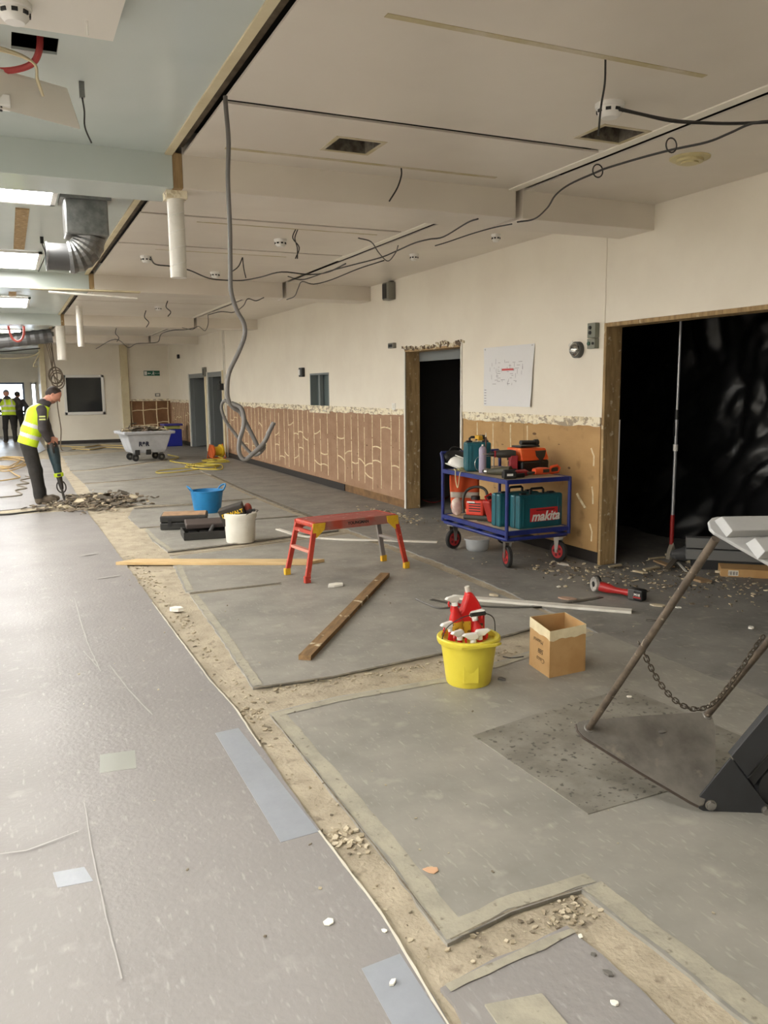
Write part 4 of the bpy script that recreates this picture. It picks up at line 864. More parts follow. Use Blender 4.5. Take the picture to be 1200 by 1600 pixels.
def spray(lab, lc, rot, h=0.20, w=0.05, head=True, s=1.0):
    t = thing('spray_bottle', lab, 'bottle', lc, 0, 'red spray bottles in the yellow bucket'); t.rotation_euler = rot; t.scale = (s, s, s)
    MB().lathe([(w, 0), (w, h * 0.55), (w * 0.86, h * 0.66), (w * 0.40, h * 0.92), (w * 0.36, h)], 22, sy=0.7).build('body', m_red, t, smooth=True)
    MB().cyl((0, 0, h * 0.985), (0, 0, h * 1.10), w * 0.42, n=14).build('collar', m_white if head else m_red, t, smooth=True)
    if head:
        hd = MB(); hd.ext([(-0.025, -0.012, h * 1.10), (0.022, -0.012, h * 1.10), (0.03, -0.012, h * 1.19), (0.015, -0.012, h * 1.30), (-0.05, -0.012, h * 1.30), (-0.066, -0.012, h * 1.24), (-0.05, -0.012, h * 1.20)], (0, 0.024, 0)); hd.build('trigger_head', m_white, t, bev=0.005)
        MB().tube([(-0.035, 0, h * 1.20), (-0.045, 0, h * 1.10), (-0.04, 0, h * 1.0)], 0.006, 6).build('trigger', m_red, t)
    mb = MB(); mb.lathe([(w * 1.012, h * 0.08), (w * 1.012, h * 0.5)], 22, sy=0.7); mb.f = [f for f in mb.f if len(f) == 4 and sum(mb.v[i].y for i in f) < -0.5 * w]; mb.m = [0] * len(mb.f); mb.build('label', m_lab, t, smooth=True)
    return t
Z0 = 0.02
spray('red spray bottle standing tallest at the back left of the yellow bucket', BK + Vector((-0.055, 0.035, 0.255)), (0.0, -0.08, 0.2), 0.185, 0.043)
spray('red spray bottle leaning out on the right side of the yellow bucket', BK + Vector((0.075, -0.02, 0.17)), (0.05, 0.22, 2.6), 0.18, 0.042)
spray('red spray bottle with white trigger at the left rim of the yellow bucket', BK + Vector((-0.070, -0.035, 0.085)), (0, -0.04, 0.3), 0.18, 0.040)
spray('red spray bottle with white trigger at the front of the yellow bucket', BK + Vector((-0.015, -0.075, 0.062)), (0, 0.0, -0.1), 0.185, 0.040)
spray('red spray bottle with trigger tilted right at the front of the yellow bucket', BK + Vector((0.048, -0.055, 0.075)), (0, 0.05, 2.9), 0.18, 0.040)
spray('red spray bottle lying behind at the far left rim of the yellow bucket', BK + Vector((-0.085, 0.025, 0.11)), (0, -0.10, 0.2), 0.19, 0.03)
t = thing('jerry_can', 'red handled cleaning fluid can standing behind the spray bottles', 'can', BK + Vector((0.030, 0.05, 0.225))); t.rotation_euler = (0, 0, -0.25)
out = [(-0.075, 0), (0.085, 0), (0.085, 0.14), (0.05, 0.22), (0.012, 0.275), (-0.02, 0.275), (-0.02, 0.255), (-0.045, 0.18), (-0.075, 0.15)]
MB().ext([(x, -0.035, z) for x, z in out], (0, 0.07, 0)).build('body', m_red, t, bev=0.012)
MB().cyl((-0.004, 0, 0.272), (-0.012, 0, 0.305), 0.015, n=14).build('cap', M('cap_grey', S(196, 190, 178), 0.5), t, smooth=True)
mb = MB(); mb.tube(spline([(-0.07, 0, 0.13), (-0.10, 0, 0.17), (-0.085, 0, 0.21), (-0.05, 0, 0.20)], 5), 0.008, 8); mb.build('handle', m_red, t, smooth=True)
MB().bb(-0.06, 0.0, -0.039, -0.035, 0.01, 0.115).build('label', m_lab, t); MB().bb(0.012, 0.07, -0.039, -0.035, 0.01, 0.10).build('label', M('dark_label', S(70, 40, 30), 0.5, c2=S(190, 140, 40), ns=26, thr=(0.5, 0.55)), t)
# ================================================================== CARDBOARD BOX
m_card = M('cardboard', S(186, 148, 98), 0.75, c2=S(174, 134, 84), ns=5, nd=5); m_mask = M('masking_tape', S(226, 212, 176), 0.65, c2=S(214, 198, 160), ns=14)
c0 = fz(858, 1060); cL = fz(826, 1038); cR = fz(915, 1048); cL.z = cR.z = c0.z = 0; cB = cL + cR - c0; ctr = (cL + cR) / 2
t = thing('cardboard_box', 'open cardboard box with masking tape rim and handwriting beside the yellow bucket', 'box', ctr)
H = 0.27; lp = [p - ctr for p in (c0, cR, cB, cL)]; ltop = [Vector((p.x * 0.97, p.y * 0.97, H)) for p in lp]; ltop[1].z += 0.006; ltop[3].z += 0.02; ltop[2].z += 0.012
for i in range(4):
    j = (i + 1) % 4; inn = -((lp[i] + lp[j]) / 2).normalized() * 0.004
    MB().ext([lp[i] * 0.985, lp[j] * 0.985, ltop[j], ltop[i]], inn).build('side_wall', m_card, t)
    mb = MB(); n = 12; lo, hi = [], []
    for k in range(n + 1):
        q = k / n; a = lp[i].lerp(lp[j], q); b = ltop[i].lerp(ltop[j], q); dr = 0.055 + 0.012 * mnoise.noise(Vector((q * 5, i * 3.1, 0)))
        lo.append(a.lerp(b, 1 - dr / H) - inn * 0.4); hi.append(b - inn * 0.4 + Vector((0, 0, 0.001)))
    mb.grid([lo, hi]); mb.build('tape_band', m_mask, t, thick=0.0012)
MB().ext([lp[0] * 0.97, lp[1] * 0.97, lp[2] * 0.97, lp[3] * 0.97], (0, 0, 0.004)).build('bottom', m_card, t)
m_ink = M('marker_ink', S(40, 34, 30), 0.6)
ex = (lp[3] - lp[0]).normalized(); up = Vector((0, 0, 1)); nz = ex.cross(up); nz = nz if nz.dot((lp[0] + lp[3])) > 0 else -nz
mid = (lp[0] + lp[3]) / 2
for tx, z, sz, sh in (('Cisco', 0.075, 0.042, 0.02), ('588', 0.125, 0.042, 0.02), ('Material', 0.180, 0.036, -0.01)):
    # handwriting is upside down on the box
    xa = ex; ya = -up
    if xa.cross(ya).dot(nz) < 0: xa = -xa
    text(tx, sz, m_ink, t, frame(xa, ya, nz, mid * 0.99 + up * z + nz * 0.001 + ex * -sh), extr=0.0003, bold=-0.0006, shear=0.2)
# ================================================================== ANGLE GRINDER
ga = fz(930, 926); gb = fz(993, 938); gd = (gb - ga).normalized(); gl = (gb - ga).length
t = thing('angle_grinder', 'red cordless angle grinder lying on the dusty floor', 'power tool', ga, math.atan2(gd.y, gd.x))
m_gred = M('tool_red', S(166, 34, 34), 0.4)
MB().cyl((-0.01, -0.012, 0.070), (0.004, 0.010, 0.068), 0.058, n=28).build('disc', M('disc_grey', S(176, 170, 160), 0.5, c2=S(120, 116, 110), ns=20), t, smooth=True)
MB().cyl((-0.013, -0.016, 0.070), (-0.009, -0.011, 0.070), 0.022, n=18).build('flange', m_black, t, smooth=True)
gm = MB(); gm.T = Matrix.Rotation(1.0, 4, 'Z'); gm.ext([(0.008, 0.070 * math.cos(a), 0.070 + 0.069 * math.sin(a)) for a in np.linspace(-0.9, 2.6, 16)] + [(0.008, 0.0, 0.07)], (0.016, 0, 0)); gm.build('guard', m_black, t)
MB().tube([(0.01, 0.005, 0.062), (0.05, 0.01, 0.056), (0.12, 0.012, 0.050), (0.17, 0.012, 0.046), (0.22, 0.012, 0.046), (0.30, 0.012, 0.046)], [0.034, 0.040, 0.036, 0.025, 0.023, 0.027], 16).build('body', m_gred, t, smooth=True)
MB().box((0.325, 0.012, 0.047), (0.06, 0.085, 0.088)).build('battery_foot', M('tool_grey', S(70, 68, 66), 0.5), t, bev=0.01)
bt = MB().box((0.375, 0.012, 0.047), (0.085, 0.082, 0.086)).build('battery', m_black, t, bev=0.012)
text('M18', 0.028, m_white, bt, frame((1, 0, 0.0), (0, 0, 1), (0, -1, 0), (0.375, -0.030, 0.05)))
MB().bb(0.345, 0.405, -0.031, -0.029, 0.026, 0.036).build('stripe', m_gred, bt)
# ================================================================== WHITE BUCKET, BLUE TUB, CASES
m_wbk = M('white_bucket', S(228, 225, 214), 0.4, c2=S(220, 216, 203), ns=4)
WB = Vector((2.20, 8.66, 0))
t = thing('white_bucket', 'white plastic tub bucket holding tool parts', 'bucket', WB)
MB().lathe([(0.150, 0), (0.155, 0.01), (0.168, 0.29), (0.160, 0.29), (0.148, 0.02), (0.001, 0.016)], 40).build('body', m_wbk, t, smooth=True)
MB().lathe([(0.166, 0.262), (0.178, 0.262), (0.180, 0.312), (0.172, 0.318), (0.160, 0.318), (0.160, 0.29)], 40).build('rim', m_wbk, t, smooth=True)
mb = MB(); mb.tube(spline([(0.175, 0.03, 0.30), (0.19, -0.05, 0.33), (0.13, -0.14, 0.35), (0.02, -0.18, 0.31)], 5), 0.003, 6); mb.build('wire_handle', m_cable, t)
t = thing('tool_box', 'dark tool carton with yellow lettering sticking out of the white bucket', 'box', WB + Vector((-0.07, 0.0, 0.27))); t.rotation_euler = (0.15, -0.30, -0.42)
m_charb = M('charcoal_box', S(58, 54, 50), 0.5)
MB().bb(-0.125, 0.135, -0.055, 0.075, -0.06, 0.125).build('body', m_charb, t, bev=0.006)
text('DEWALT', 0.058, M('dewalt_yellow', S(236, 196, 40), 0.4), t, frame((1, 0, 0), (0, 0, 1), (0, -1, 0), (0.015, -0.056, 0.052)), bold=0.0015)
t = thing('glove_ball', 'red rubber bulb among the tool parts in the white bucket', 'tool part', WB + Vector((0.095, 0.02, 0.29)))
MB().sph((0, 0, 0.06), (0.045, 0.045, 0.06)).build('bulb', M('brick_red', S(142, 60, 46), 0.5), t, smooth=True); MB().cyl((-0.05, 0, -0.02), (-0.055, 0, 0.13), 0.006).build('white_stem', m_white, t)
t = thing('tool_nozzle', 'dark drill body lying in the white bucket', 'tool part', WB + Vector((0.03, 0.02, 0.28)))
MB().cyl((-0.04, 0.05, 0.03), (0.09, -0.03, 0.05), 0.04, 0.03).build('body', M('purple_dark', S(66, 54, 60), 0.5), t, smooth=True); MB().cyl((0.09, -0.03, 0.05), (0.13, -0.055, 0.055), 0.015).build('chuck', m_black, t)
m_blue = M('tub_blue', S(30, 122, 178), 0.4, c2=S(26, 112, 166), ns=5)
BT = Vector((2.36, 11.02, 0))
t = thing('blue_tub', 'blue flexible rubber tub with two handles behind the black cases', 'tub', BT)
MB().lathe([(0.17, 0), (0.175, 0.01), (0.215, 0.28), (0.222, 0.285), (0.222, 0.295), (0.207, 0.295), (0.168, 0.02), (0.001, 0.015)], 36).build('body', m_blue, t, smooth=True)
for a0 in (PI * 1.0, 0.15):
    mb = MB(); mb.tube(spline([Vector((0.215 * math.cos(a0 + d), 0.215 * math.sin(a0 + d), 0.285 + zz)) * 1.0 + Vector((math.cos(a0) * zz * .6, math.sin(a0) * zz * .6, 0)) for d, zz in ((-0.45, 0), (-0.35, 0.05), (0, 0.075), (0.35, 0.05), (0.45, 0))], 5), 0.011, 8); mb.build('handle', m_blue, t, smooth=True)
m_case = M('black_case', S(48, 47, 44), 0.5, c2=S(40, 39, 37), ns=6)
t = thing('tool_case', 'closed black tool case with dusty brown lid in front of the blue tub', 'tool case', (1.84, 9.90, 0), -0.25)
MB().bb(-0.27, 0.27, -0.19, 0.19, 0.0, 0.085).build('body', m_case, t, bev=0.015)
MB().bb(-0.27, 0.27, -0.19, 0.19, 0.09, 0.165).build('lid', m_case, t, bev=0.015)
MB().bb(-0.25, 0.25, -0.175, 0.175, 0.1655, 0.169).build('dusty_top', M('dust_brown', S(172, 138, 104), 0.8, c2=S(140, 112, 88), ns=9), t)
for x in (-0.16, 0.16): MB().bb(x - 0.02, x + 0.02, -0.205, -0.19, 0.05, 0.13).build('latch', m_black, t)
mb = MB(); mb.tube(spline([(-0.08, -0.19, 0.08), (-0.07, -0.225, 0.08), (0.07, -0.225, 0.08), (0.08, -0.19, 0.08)], 5), 0.009, 8); mb.build('handle', m_black, t)
t = thing('open_case', 'open black tool case with propped lid beside the white bucket', 'tool case', (1.92, 9.15, 0), -0.1)
mb = MB()
mb.bb(-0.25, 0.25, -0.21, 0.21, 0.0, 0.012)
for a, b, c, d in ((-0.25, -0.23, -0.21, 0.21), (0.23, 0.25, -0.21, 0.21), (-0.25, 0.25, -0.21, -0.19), (-0.25, 0.25, 0.19, 0.21)): mb.bb(a, b, c, d, 0, 0.085)
mb.build('tray', m_case, t, bev=0.006)
for x in (-0.12, 0.0, 0.13): MB().bb(x - 0.05, x + 0.045, -0.14, 0.13, 0.012, 0.05).build('insert', m_black, t, bev=0.01)
mb = MB(); mb.box((0.03, 0.155, 0.125), (0.46, 0.22, 0.055), Matrix.Rotation(0.16, 3, 'X')); mb.build('lid', M('case_lid', S(78, 68, 64), 0.5), t, bev=0.012)
MB().cyl((0.05, -0.02, 0.05), (0.10, 0.03, 0.11), 0.02).build('tool', M('tool_grey', S(70, 68, 66), 0.5), t)
# ================================================================== HOP-UP PLATFORM
m_hop = M('hop_red', S(186, 66, 46), 0.5, c2=S(166, 52, 40), ns=12, thr=(0.4, 0.65), c3=S(204, 150, 136), n3=26, thr3=(0.62, 0.7))
m_hopt = M('hop_top', S(170, 92, 84), 0.6, c2=S(146, 66, 58), ns=7, nd=7, st=(1, 5, 1), thr=(0.4, 0.62), c3=S(196, 168, 158), n3=16, thr3=(0.6, 0.72)); m_hopy = M('hop_yellow', S(222, 178, 44), 0.5, c2=S(206, 156, 34), ns=14); m_alu = M('aluminium', S(164, 158, 154), 0.4, metal=0.7)
t = thing('hop_up_platform', 'red folding work platform with yellow corners and feet', 'work platform', (2.68, 6.75, 0), math.radians(8.2))
HT = 0.50
MB().bb(-0.40, 0.40, -0.155, 0.155, HT - 0.018, HT).build('deck', m_hopt, t, bev=0.004)
for s in (-1, 1):
    r_ = MB().bb(-0.40, 0.40, s * 0.155 - 0.012, s * 0.155 + 0.012, HT - 0.075, HT + 0.002).build('side_rail', M('hop_rail', S(150, 104, 94), 0.5, c2=S(170, 70, 52), ns=4, thr=(0.45, 0.6)) if s < 0 else m_hop, t, bev=0.004)
    if s < 0: text('YOUNGMAN', 0.036, m_black, r_, frame((1, 0, 0), (0, 0, 1), (0, -1, 0), (0.02, s * 0.155 - 0.0125, HT - 0.034)), bold=0.0012)
MB().bb(-0.43, -0.385, -0.17, 0.17, HT - 0.045, HT + 0.004).build('end_cap', m_hop, t, bev=0.018); MB().bb(0.385, 0.43, -0.17, 0.17, HT - 0.045, HT + 0.004).build('end_cap', m_hop, t, bev=0.018)
for sx in (-1, 1):
    for sy in (-1, 1):
        top = Vector((sx * 0.41, sy * 0.16, HT - 0.03)); bot = Vector((sx * 0.50, sy * 0.19, 0.05)); d = (bot - top)
        mt = m_alu if (sx > 0 and sy > 0) else m_hop
        mb = MB(); a = 0.022; b = 0.014
        mb.add([top + Vector((x, y, 0)) for x, y in ((-a, -b), (a, -b), (a, b), (-a, b))] + [bot + Vector((x, y, 0)) for x, y in ((-a, -b), (a, -b), (a, b), (-a, b))], [(0, 1, 2, 3), (7, 6, 5, 4), (0, 4, 5, 1), (1, 5, 6, 2), (2, 6, 7, 3), (3, 7, 4, 0)])
        lg = mb.build('leg', mt, t, bev=0.003)
        MB().box(bot + Vector((sx * 0.005, sy * 0.002, -0.02)), (0.054, 0.038, 0.06)).build('foot', m_hopy if sy > 0 or sx > 0 else m_hop, lg, bev=0.004)
        MB().ext([(sx * 0.43, sy * 0.168, HT - 0.005), (sx * 0.31, sy * 0.168, HT - 0.005), (sx * 0.32, sy * 0.168, HT - 0.06), (sx * 0.40, sy * 0.168, HT - 0.13), (sx * 0.435, sy * 0.168, HT - 0.10)], (0, sy * 0.010, 0)).build('corner_bracket', m_hopy if not (sx < 0 and sy > 0) else m_hop, t)
    q = Vector((sx * 0.457, 0, 0.26)); MB().bb(q.x - 0.02, q.x + 0.02, -0.17, 0.17, q.z - 0.012, q.z + 0.012).build('step', M('hop_step', S(200, 132, 116), 0.5) if sx < 0 else m_alu, t)
    MB().bb(sx * 0.43 - 0.014, sx * 0.43 + 0.014, -0.16, 0.16, HT - 0.10, HT - 0.07).build('brace', m_hop, t)
# ================================================================== PLANKS AND STRIPS ON THE FLOOR
def plank(name, lab, pa, pb, w, th, mat, cat='plank', z=0.0, shift=0.0, bevel=0.002, ends=0.0):
    pa = Vector((pa[0], pa[1], 0)); pb = Vector((pb[0], pb[1], 0)); d = pb - pa; L = d.length
    t_ = MB().ext([(-L / 2, -w / 2, 0), (L / 2 - ends, -w / 2, 0), (L / 2, w / 2, 0), (-L / 2 + ends, w / 2, 0)], (0, 0, th)).build(name, mat, bev=bevel, recenter=False)
    t_.location = (pa + pb) / 2 + Vector((0, 0, z)); t_.rotation_euler = (0, 0, math.atan2(d.y, d.x)); return tag(t_, lab, cat)
m_oldwood = M('old_batten', S(142, 112, 74), 0.75, c2=S(112, 86, 56), ns=5, nd=8, st=(1, 6, 6), thr=(0.4, 0.64), bump=0.3, bs=26, c3=S(214, 200, 170), n3=10, thr3=(0.64, 0.7))
plank('timber_batten', 'brown splintered timber batten lying diagonally in front of the red platform', (1.53, 4.58), (2.90, 6.42), 0.08, 0.032, m_oldwood, 'batten')
plank('pine_plank', 'long pale pine plank lying across the stripped floor strip', (0.86, 8.06), (2.60, 7.16), 0.15, 0.03, m_pine, 'plank', ends=0.15)
plank('white_plank', 'white painted plank lying behind the cardboard box', (3.05, 5.50), (4.01, 4.55), 0.085, 0.018, m_whitepaint, 'plank')
def strip(name, lab, pts, w, mat, h=0.012):
    P = spline([Vector((p[0], p[1], p[2] if len(p) > 2 else 0.0)) for p in pts], 6); mb = MB(); L_, R_ = [], []
    for i, p in enumerate(P):
        d = P[min(i + 1, len(P) - 1)] - P[max(i - 1, 0)]; n = Vector((-d.y, d.x, 0)).normalized() * (w / 2)
        L_.append(p + n + Vector((0, 0, h * .5))); R_.append(p - n + Vector((0, 0, h * .5)))
    mb.grid([L_, R_]); return tag(mb.build(name, mat, thick=h), lab, 'strip')
strip('white_trim_strip', 'white plastic trim strip curling on the floor behind the red platform', [(2.78, 9.2), (2.88, 8.65), (3.15, 8.28), (3.6, 7.95), (4.05, 7.62)], 0.055, m_whitepaint)
m_galv = M('dull_steel', S(92, 90, 84), 0.45, metal=0.6)
strip('perforated_strip', 'grey perforated metal strip beside the white plank', [(2.88, 5.52), (3.0, 5.30), (3.3, 5.05), (3.62, 4.98), (3.95, 4.98), (4.1, 5.0)], 0.04, m_galv, 0.004)
cable([fz(650, 936, 0.008), fz(670, 945, 0.008), fz(688, 950, 0.008), fz(720, 946, 0.008)], 0.008, 'short grey wire offcut left of the perforated strip', mat=m_cableg)
cable([fz(786, 1026, 0.004), fz(800, 1028, 0.004), fz(818, 1026, 0.004)], 0.004, 'thin dark wire offcut between the yellow bucket and the box')
# ================================================================== TOOL TROLLEY
m_tblue = M('trolley_blue', S(34, 48, 122), 0.4, c2=S(28, 40, 104), ns=8); m_ply = M('ply_deck', S(196, 180, 154), 0.6, c2=S(182, 164, 138), ns=4, nd=6)
TX0, TX1, TY0, TY1 = 4.00, 4.68, 6.20, 7.40; ZT, ZL = 0.80, 0.335
tc = Vector(((TX0 + TX1) / 2, (TY0 + TY1) / 2, 0)); hx, hy = (TX1 - TX0) / 2, (TY1 - TY0) / 2
t = thing('tool_trolley', 'blue two-deck tool trolley on red wheels beside the ochre boarding', 'trolley', tc)
for sx in (-1, 1):
    MB().cyl((sx * hx, -hy, 0.27), (sx * hx, -hy, ZT), 0.017, n=12).build('post', m_tblue, t, smooth=True)
    MB().tube(spline([(sx * hx, hy, 0.27), (sx * hx, hy, ZT), (sx * hx, hy + 0.01, ZT + 0.1), (sx * hx, hy + 0.035, ZT + 0.165)], 4), 0.017, 12).build('post', m_tblue, t, smooth=True)
MB().cyl((-hx, hy + 0.035, ZT + 0.165), (hx, hy + 0.035, ZT + 0.165), 0.017, n=12).build('push_handle', m_tblue, t, smooth=True)
for z, nm in ((ZT, 'top_deck'), (ZL, 'lower_deck')):
    d = MB().bb(-hx + 0.01, hx - 0.01, -hy + 0.01, hy - 0.01, z - 0.012, z).build(nm, m_ply, t)
    for a, b, c, e in ((-hx - 0.012, -hx + 0.018, -hy, hy), (hx - 0.018, hx + 0.012, -hy, hy), (-hx, hx, -hy - 0.012, -hy + 0.018), (-hx, hx, hy - 0.018, hy + 0.012)): MB().bb(a, b, c, e, z - 0.035, z + 0.004).build('rail', m_tblue, d)
ring = [(-hx, -hy), (hx, -hy), (hx, hy), (-hx, hy)]
MB().tube([(x, y, 0.262) for x, y in ((-hx + .05, -hy), (hx - .05, -hy), (hx - .015, -hy + .015), (hx, -hy + .05), (hx, hy - .05), (hx - .015, hy - .015), (hx - .05, hy), (-hx + .05, hy), (-hx + .015, hy - .015), (-hx, hy - .05), (-hx, -hy + .05), (-hx + .015, -hy + .015))], 0.017, 10, True).build('base_tube', m_tblue, t, smooth=True)
for y in (-0.35, 0.0, 0.35): MB().bb(-hx, hx, y - 0.02, y + 0.02, 0.25, 0.275).build('cross_bar', m_tblue, t)
m_wred = M('wheel_red', S(178, 38, 40), 0.45); m_tyre = M('tyre', S(40, 38, 37), 0.75)
for x, y, rz in ((-0.30, -0.555, 1.35), (0.27, -0.545, 1.75), (-0.30, 0.45, 0.25), (0.30, 0.45, 0.35)):
    c = bpy.data.objects.new('castor', None); COL.objects.link(c); c.parent = t; c.location = (x, y, 0); c.rotation_euler = (0, 0, rz)
    MB().bb(-0.045, 0.045, -0.045, 0.045, 0.236, 0.246).build('mount_plate', m_chrome, c)
    for s in (-1, 1): MB().ext([(-0.03, s * 0.028, 0.236), (0.035, s * 0.028, 0.236), (0.018, s * 0.028, 0.085), (-0.012, s * 0.028, 0.085)], (0, s * 0.003, 0)).build('fork', m_chrome, c)
    mb = MB(); mb.T = Matrix.Translation((0, 0, 0.1)) @ Matrix.Rotation(PI / 2, 4, 'X'); mb.lathe([(0.07, -0.018), (0.090, -0.020), (0.099, -0.012), (0.1, 0), (0.099, 0.012), (0.090, 0.020), (0.07, 0.018)], 32); mb.build('tyre', m_tyre, c, smooth=True)
    MB().cyl((0, -0.0195, 0.1), (0, 0.0195, 0.1), 0.068, n=28).build('hub', m_wred, c, smooth=True)
    MB().cyl((0, -0.034, 0.1), (0, 0.034, 0.1), 0.014, n=12).build('axle', m_chrome, c)
    for k in range(5):
        a = k * 2 * PI / 5
        for s in (-1, 1): MB().cyl((0.04 * math.cos(a), s * 0.0195, 0.1 + 0.04 * math.sin(a)), (0.04 * math.cos(a), s * 0.021, 0.1 + 0.04 * math.sin(a)), 0.014, n=10).build('spoke_hole', M('wheel_dark', S(90, 18, 20), 0.6), c)
# ---- things on the trolley
m_teal = M('makita_teal', S(20, 92, 104), 0.42, c2=S(18, 82, 94), ns=5); m_tool = M('tool_dark', S(54, 52, 46), 0.5); m_orange = M('tool_orange', S(226, 84, 40), 0.45); m_tred = M('tool_crimson', S(150, 34, 44), 0.4)
m_labred = M('label_red', S(200, 44, 48), 0.45)
def mak_case(lab, loc_, rz, w, d, h, label=None, parts=True):
    t = thing('power_tool_case', lab, 'tool case', loc_, rz)
    MB().bb(-w / 2, w / 2, -d / 2, -0.003, 0, h).build('front_shell', m_teal, t, bev=0.018)
    MB().bb(-w / 2, w / 2, 0.003, d / 2, 0, h).build('back_shell', m_teal, t, bev=0.018)
    MB().bb(-w / 2 + 0.01, w / 2 - 0.01, -0.006, 0.006, 0.008, h - 0.006).build('seam', m_black, t)
    hm = MB(); hm.tube([(-0.075, 0, h - 0.01), (-0.075, 0, h + 0.035), (-0.06, 0, h + 0.048), (0.06, 0, h + 0.048), (0.075, 0, h + 0.035), (0.075, 0, h - 0.01)], 0.012, 8); hm.build('handle', m_black, t, smooth=True)
    for x in (-w * 0.32, w * 0.32): MB().bb(x - 0.03, x + 0.03, -0.02, 0.02, h - 0.006, h + 0.014).build('latch', m_black, t, bev=0.004)
    for x in (-w / 2 + 0.05, w / 2 - 0.05): MB().bb(x - 0.012, x + 0.012, -d / 2 - 0.004, -d / 2 + 0.004, 0.03, h - 0.03).build('rib', m_teal, t, bev=0.003)
    if label:
        lb = MB().bb(-0.13, 0.215, -d / 2 - 0.003, -d / 2, h * 0.20, h * 0.60).build('brand_label', m_labred, t)
        text('makita', 0.122, m_white, lb, frame((1, 0, 0), (0, 0, 1), (0, -1, 0), (0.045, -d / 2 - 0.004, h * 0.34)), shear=0.3, bold=0.0035)
        MB().bb(-0.06, 0.15, -d / 2 - 0.0045, -d / 2 - 0.003, h * 0.52, h * 0.55).build('small_print', M('label_dark', S(90, 20, 24), 0.5), lb)
    return t
mak_case('large teal power tool case with red and white brand label on the lower trolley deck', (4.405, 6.33, ZL + 0.001), 0.06, 0.50, 0.15, 0.31, True)
mak_case('teal power tool case standing behind the labelled case on the lower trolley deck', (4.30, 6.52, ZL + 0.001), 0.05, 0.46, 0.14, 0.31)
mak_case('small teal tool case standing on the top trolley deck beside the spray can', (4.20, 7.06, ZT + 0.005), -0.35, 0.25, 0.17, 0.285)
def T(u, v, z=ZT + 0.005): return fz(u, v, z)
p = Vector((4.13, 6.84, ZT + 0.005))
t = thing('spray_can', 'lavender aerosol can standing in front of the small teal case', 'spray can', p)
MB().lathe([(0.034, 0), (0.036, 0.006), (0.036, 0.225), (0.030, 0.245), (0.014, 0.256), (0.014, 0.262)], 24).build('can', M('lavender', S(170, 160, 182), 0.4), t, smooth=True)
MB().cyl((0, 0, 0.262), (0, 0, 0.275), 0.010, n=12).build('valve', m_white, t)
t = thing('drill_bit', 'long thin drill bit standing upright behind the aerosol can', 'drill bit', (4.19, 6.88, ZT + 0.005)); MB().cyl((0, 0, 0), (0, 0, 0.345), 0.007, n=8).build('shank', M('rust', S(84, 52, 42), 0.5), t); MB().cyl((0, 0, 0.345), (0, 0, 0.385), 0.006, 0.002, n=8).build('tip', m_chrome, t)
t = thing('tape_measure', 'yellow tape measure lying on the small teal case', 'tape measure', (4.22, 7.05, ZT + 0.306), 0.3); MB().bb(-0.045, 0.045, -0.03, 0.03, 0, 0.05).build('body', M('tape_yellow', S(222, 172, 38), 0.4), t, bev=0.012); MB().bb(-0.05, -0.03, -0.012, 0.012, 0.0, 0.014).build('hook', m_black, t); MB().bb(0.01, 0.048, -0.032, 0.032, 0.01, 0.052).build('grip', m_tool, t, bev=0.006)
t = thing('wire_stand', 'thin wire rack around the aerosol can', 'wire rack', (4.16, 6.80, ZT + 0.005))
mb = MB(); mb.tube([(-0.06 + 0.055 * math.cos(a), 0.04, 0.09 + 0.07 * math.sin(a)) for a in np.linspace(0, 2 * PI, 20)[:-1]], 0.003, 6, True); mb.build('hoop', m_chrome, t)
mb = MB(); mb.tube([(0.10, 0.04, 0.0), (0.10, 0.04, 0.20), (0.12, 0.08, 0.20), (0.12, 0.08, 0.0)], 0.003, 6); mb.tube([(-0.06, 0.04, 0.16), (0.10, 0.04, 0.16)], 0.003, 6); mb.build('wire_frame', m_chrome, t)
t = thing('hard_hat', 'white hard hat lying at the back of the top trolley deck', 'hard hat', (4.085, 7.265, ZT + 0.005), 0.5); t.rotation_euler = (0.25, 0.2, 0.5); t.scale = (0.85, 0.85, 0.85)
MB().lathe([(0.115, 0.03), (0.113, 0.06), (0.10, 0.10), (0.07, 0.135), (0.03, 0.15), (0.001, 0.152)], 26, sy=1.15).build('shell', m_white, t, smooth=True)
MB().lathe([(0.115, 0.03), (0.14, 0.024), (0.14, 0.03), (0.112, 0.038)], 26, sy=1.15).build('brim', m_white, t, smooth=True); MB().box((0, 0, 0.155), (0.02, 0.16, 0.01)).build('ridge', m_white, t, bev=0.004)
def lump(name, lab, cat, lc, r, mat, seed, parts=()):
    mb = MB(); mb.sph((0, 0, r[2]), r, 20, 14)
    for p_ in mb.v:
        k = 1 + 0.22 * mnoise.noise(Vector((p_.x * 9 + seed, p_.y * 9, p_.z * 9))) + 0.10 * mnoise.noise(Vector((p_.x * 25, p_.y * 25 + seed, p_.z * 25))); c_ = Vector((0, 0, r[2])); q = c_ + (p_ - c_) * k; p_[:] = q; p_.z = max(0.0, p_.z)
    t = thing(name, lab, cat, lc); mb.build('body', mat, t, smooth=True); return t
t = lump('work_bag', 'crumpled black bag hung over the trolley push handle', 'bag', (4.17, 7.42, ZT + 0.01), (0.16, 0.06, 0.09), m_black, 2.0)
mb = MB(); mb.tube(spline([(-0.10, 0, 0.10), (-0.05, 0.02, 0.20), (0.05, 0.02, 0.19), (0.10, 0, 0.10)], 5), 0.008, 6); mb.build('strap', m_dark, t)
mb = MB()
for k in range(3): mb.tube([Vector((4.07 + 0.02 * k + 0.06 * math.cos(a), 7.17 + 0.045 * math.sin(a + k), ZT + 0.012 + 0.009 * k + 0.006 * math.sin(3 * a))) for a in np.linspace(0, 2 * PI, 22)[:-1]], 0.006, 6, True)
